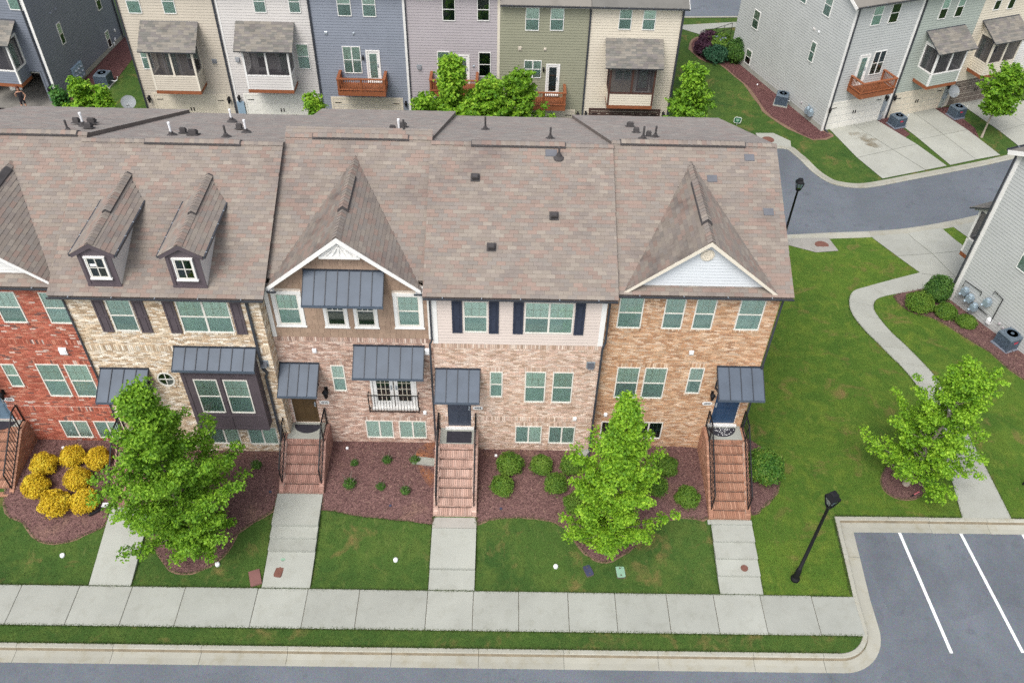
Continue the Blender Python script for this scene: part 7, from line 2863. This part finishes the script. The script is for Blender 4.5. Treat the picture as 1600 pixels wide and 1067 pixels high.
def half_mat(label, x, y, z, r, dots=False):
    pl = [(r * math.cos(t), -r * .82 * math.sin(t)) for t in np.linspace(0, math.pi, 20)]
    b_ = MB().prism(pl, 0, .018, 'z', 0)
    if dots:
        rng = np.random.default_rng(2)
        for k in range(46):
            a, q = rng.uniform(.1, 3.04), rng.uniform(.1, .9) * r
            px, py = q * math.cos(a), -q * .8 * math.sin(a)
            s_ = rng.uniform(.008, .018)
            b_.box(px - s_, px + s_, py - s_, py + s_, .017, .021, 1)
    o = b_.build("doormat", ["rubber", "plate_white"])
    o.location = (x, y, z)
    tag(o, label, "doormat", "doormats on the landings")


half_mat("plain half-round dark doormat before the brown door", -7.22, 21.33, 2.004, .50)
half_mat("half-round doormat with pale dots before the navy end-house door", 8.38, 21.33, 2.204, .52, True)
half_mat("half-round dark doormat before the blue-grey door at the left edge", -18.6, 21.2, 2.054, .5)
o = MB().box(-.46, .46, -.27, .27, 0, .018).build("doormat", "rubber")
o.location = (-1.50, 20.72, 2.154)
tag(o, "rectangular charcoal doormat before the slate-grey door", "doormat", "doormats on the landings")
# black drainage spout with tag beside the golden shrubs
b_ = MB()
b_.tube([(0, 0, .1), (.2, .12, .12), (.42, .3, .16)], .055, 8)
b_.box(.38, .6, .28, .46, .2, .23, 1)
o = b_.build("drain_spout", ["black_iron", "pvc_white"])
o.location = (-14.75, 18.1, gz(-14.75, 18.1))
tag(o, "short black pipe with white tag beside the orange-tinged golden shrub", "drain pipe")
b_ = MB()
b_.tube([(0, 0, .03), (.25, .14, .04)], .022, 6, 0)
b_.tube([(-.12, -.07, .03), (0, 0, .03)], .03, 6, 1)
o = b_.build("garden_tool", ["cloth_pink", "black_iron"])
o.location = (16.05, 20.05, gz(16.05, 20.05) + .03)
tag(o, "small pink and dark garden tool at the edge of the mulch ring", "garden tool")
# sign behind the row
t = thing("yard_sign", "small green yard sign with white border on the rear lawn", "sign", (15.35, 51.3, -2.0), R(-8))
MB().box(-.02, .02, 0, .03, -.1, .2).build("post", "galv", t)
oct_ = [(-.17, .16), (.17, .16), (.24, .24), (.24, .52), (.17, .6), (-.17, .6), (-.24, .52), (-.24, .24)]
MB().prism(oct_, -.015, .0, 'y').build("panel", "plate_white", t)
MB().prism([(a * .86, .38 + (b - .38) * .86) for a, b in oct_], -.02, -.0152, 'y').build("green_field", "sign_green", t)
MB().prism([(-.1, .5), (0, .46), (.1, .5), (.1, .36), (0, .26), (-.1, .36)], -.024, -.0202, 'y').build("shield", "lid_green", t)
# hand railing of the far steps
t = thing("hand_railing", "thin dark hand railing at the far steps beside the turned block", "railing", (15.4, 63.8, -2.0), R(28))
b_ = MB()
for z in (.9, .5):
    MB().tube([(0, 0, z), (2.4, .2, z + .05)], .02, 6).build("rail", "black_iron", t)
pm_ = MB().tube([(0, 0, 0), (0, 0, .92)], .02, 6).mesh("post", "black_iron")
for k in range(4):
    inst("post", pm_, t.root, (.8 * k, .066 * k, 0))
t = thing("lamp_post_stub", "thin black post at the right photo edge on the lawn", "post", (20.62, 20.7, gz(20.6, 20.7)), 0)
MB().tube([(0, 0, 0), (0, 0, .5)], .035, 8).build("post", "black_iron", t)
MB().lathe((0, 0, .5), [(.06, 0), (.07, .06), (.02, .1)], 8).build("cap", "black_iron", t)


# people outside the open garage
def person(label, x, y, rz, pose):
    t = thing("person", label, "person", (x, y, gz(x, y)), rz)
    if pose == 'stand':
        J = dict(pel=(0, 0, .92), wst=(0, .0, 1.10), chs=(0, .01, 1.33), nck=(0, 0, 1.48), hdb=(0, -.01, 1.56), hdt=(0, -.02, 1.72),
                 hl=(.09, 0, .88), kl=(.10, -.02, .48), al=(.10, .03, .07), tl=(.12, -.13, .03), hr=(-.09, 0, .88), kr=(-.13, -.05, .48), ar=(-.16, .02, .07), tr=(-.18, -.13, .03),
                 sl=(.17, .01, 1.41), el=(.30, .0, 1.16), wl=(.22, -.16, 1.02), ml=(.19, -.22, 1.0), sr=(-.17, .01, 1.41), er=(-.25, -.05, 1.15), wr=(-.22, -.18, 1.33), mr=(-.20, -.2, 1.42))
    else:
        J = dict(pel=(0, 0, .45), wst=(0, -.03, .62), chs=(0, -.1, .85), nck=(0, -.14, .98), hdb=(0, -.17, 1.05), hdt=(0, -.2, 1.2),
                 hl=(.1, -.02, .43), kl=(.16, -.42, .5), al=(.15, -.40, .07), tl=(.15, -.55, .03), hr=(-.1, -.02, .43), kr=(-.16, -.42, .5), ar=(-.15, -.40, .07), tr=(-.15, -.55, .03),
                 sl=(.17, -.1, .92), el=(.26, -.2, .68), wl=(.2, -.4, .6), ml=(.18, -.46, .58), sr=(-.17, -.1, .92), er=(-.26, -.2, .68), wr=(-.2, -.4, .6), mr=(-.18, -.46, .58))
    rad = dict(pel=.135, wst=.11, chs=.135, nck=.05, hdb=.075, hdt=.085, hl=.09, kl=.06, al=.04, tl=.035, hr=.09, kr=.06, ar=.04, tr=.035, sl=.06, el=.042, wl=.03, ml=.035, sr=.06, er=.042, wr=.03, mr=.035)
    E_ = [('pel', 'wst'), ('wst', 'chs'), ('chs', 'nck'), ('nck', 'hdb'), ('hdb', 'hdt'), ('pel', 'hl'), ('hl', 'kl'), ('kl', 'al'), ('al', 'tl'), ('pel', 'hr'), ('hr', 'kr'), ('kr', 'ar'), ('ar', 'tr'),
          ('chs', 'sl'), ('sl', 'el'), ('el', 'wl'), ('wl', 'ml'), ('chs', 'sr'), ('sr', 'er'), ('er', 'wr'), ('wr', 'mr')]
    for side, wj, mj in ((1, 'wl', 'ml'), (-1, 'wr', 'mr')):
        w0_, m0_ = np.array(J[wj]), np.array(J[mj])
        d = (m0_ - w0_) / np.linalg.norm(m0_ - w0_)
        for k in range(5):
            s_ = (k - 1.5) * .02 if k < 4 else -.05 * side
            nm_ = f"f{side}{k}"
            J[nm_] = tuple(m0_ + d * (.07 if k < 4 else .02) + np.array([s_, 0, -.01 * k]))
            rad[nm_] = .009
            E_.append((mj, nm_))
    keys = list(J)
    me = bpy.data.meshes.new("body")
    me.from_pydata([J[k] for k in keys], [(keys.index(a), keys.index(b)) for a, b in E_], [])
    o = bpy.data.objects.new("body", me)
    COL.objects.link(o)
    sk_ = o.modifiers.new("skin", 'SKIN')
    for k, sv in zip(keys, me.skin_vertices[0].data):
        sv.radius = (rad[k], rad[k])
        sv.use_root = k == 'pel'
    o.modifiers.new("sub", 'SUBSURF').levels = 1
    dg = bpy.context.evaluated_depsgraph_get()
    me2 = bpy.data.meshes.new_from_object(o.evaluated_get(dg))
    bpy.data.objects.remove(o)
    for p in me2.polygons:
        p.use_smooth = True
    me2.materials.clear()
    for nm_ in ("skin", "cloth_black", "rubber"):
        me2.materials.append(M[nm_])
    for p in me2.polygons:
        c = p.center
        z = c.z
        if pose == 'stand':
            if .62 < z < 1.44 and abs(c.x) < .2 and not (abs(c.x) > .16 and z < 1.3):
                p.material_index = 1
            elif z < .09:
                p.material_index = 2
        else:
            if .3 < z < .7 and abs(c.x) < .2:
                p.material_index = 1
    b = bpy.data.objects.new("body", me2)
    COL.objects.link(b)
    b.parent = t.root
    hx, hy, hz = J['hdt']
    h_ = MB()
    n = 12
    vs, fs = [], []
    for i, (r_, z_) in enumerate(((.04, .115), (.085, .09), (.112, .03), (.115, -.05), (.11, -.15), (.10, -.28), (.06, -.36))):
        for k in range(n):
            a = math.pi * (-.12 + 1.24 * k / (n - 1)) if i > 2 else 2 * math.pi * k / n
            vs.append((hx + r_ * math.cos(a), hy + .01 + r_ * math.sin(a), hz + z_))
    for i in range(6):
        for k in range(n - 1):
            fs.append((i * n + k, i * n + k + 1, (i + 1) * n + k + 1, (i + 1) * n + k))
    fs.append(tuple(range(n)))
    h_.add(vs, fs)
    h_.build("hair", "hair_auburn", t, smooth=True)
    f_ = MB()
    for s_ in (-1, 1):
        f_.lathe((hx + s_ * .032, hy - .083, hz - .03), [(.003, -.008), (.011, 0), (.003, .008)], 6, 0)
    f_.box(hx - .025, hx + .025, hy - .088, hy - .08, hz - .105, hz - .095, 1)
    f_.prism([(hx - .014, hz - .07), (hx + .014, hz - .07), (hx, hz - .03)], hy - .105, hy - .08, 'y', 2)
    f_.build("face", ["cloth_black", "cloth_pink", "skin"], t, kind='stuff')
    if pose == 'sit':
        tp = MB().tube([(0, -.02, .58), (0, -.08, .75), (0, -.13, .93)], [.15, .165, .12], 10)
        tp.build("top", "cloth_pink", t, smooth=True)
    return t


person("person standing in black top and shorts outside the open garage", -31.3, 51.1, R(20), 'stand')
person("person sitting low in a pink top at the left photo edge", -32.7, 50.5, R(-10), 'sit')
b_ = MB()
b_.box(-.25, .25, -.2, .2, 0, .42)
o = b_.build("storage_crate", "cloth_black")
o.location = (-32.7, 50.62, -2.0)
tag(o, "low black crate under the sitting person", "crate")
t = thing("laundry_appliance", "white boxy appliance with dark round opening inside the open garage", "appliance", (-33.2, 54.3, -2.0), R(10))
MB().box(-.38, .38, -.36, .36, .02, .98).build("cabinet", "garage_white", t)
MB().tube([(.1, -.36, .55), (.1, -.39, .55)], .24, 18).build("door", "cloth_black", t)
MB().tube([(.1, -.362, .55), (.1, -.38, .55)], .29, 18).build("door_ring", "galv", t)
drape("garage_slab", [(-34.6, 49.5), (-29.8, 49.0), (-29.6, 57.5), (-34.2, 57.8)], .02, "garage_floor", 2.0)
# oriental red blossoms on the dark tree and the golden clay scar by the pink brick wall
drape("bare_soil", smooth_poly([(-2.9, 21.35), (-2.42, 21.35), (-2.42, 19.4), (-2.9, 19.9), (-3.2, 20.8)], 3), .030, "clay", .5)

# wear on the asphalt: tyre marks and drips in the bays and the street
for k, (x, y, w, h, a) in enumerate(((16.1, 16.6, 1.2, 2.6, .05), (18.7, 16.9, 1.3, 2.4, .05), (-9.0, 12.2, 1.6, .5, 0), (2.0, 12.1, 2.6, .5, 0), (9.0, 12.0, 2.2, .7, 0), (14.2, 12.3, 2.0, 1.2, .2), (13.9, 17.0, .7, 2.6, .05))):
    pl = smooth_poly([(x + w * math.cos(t) * random.uniform(.6, 1.1), y + h * math.sin(t) * random.uniform(.6, 1.1)) for t in np.linspace(0, 6.283, 9, endpoint=False)], 3)
    drape("tyre_stain", pl, -.1165 - .0002 * k, "tyre_mark", 50.0, zfun=lambda u, v: 0.0)
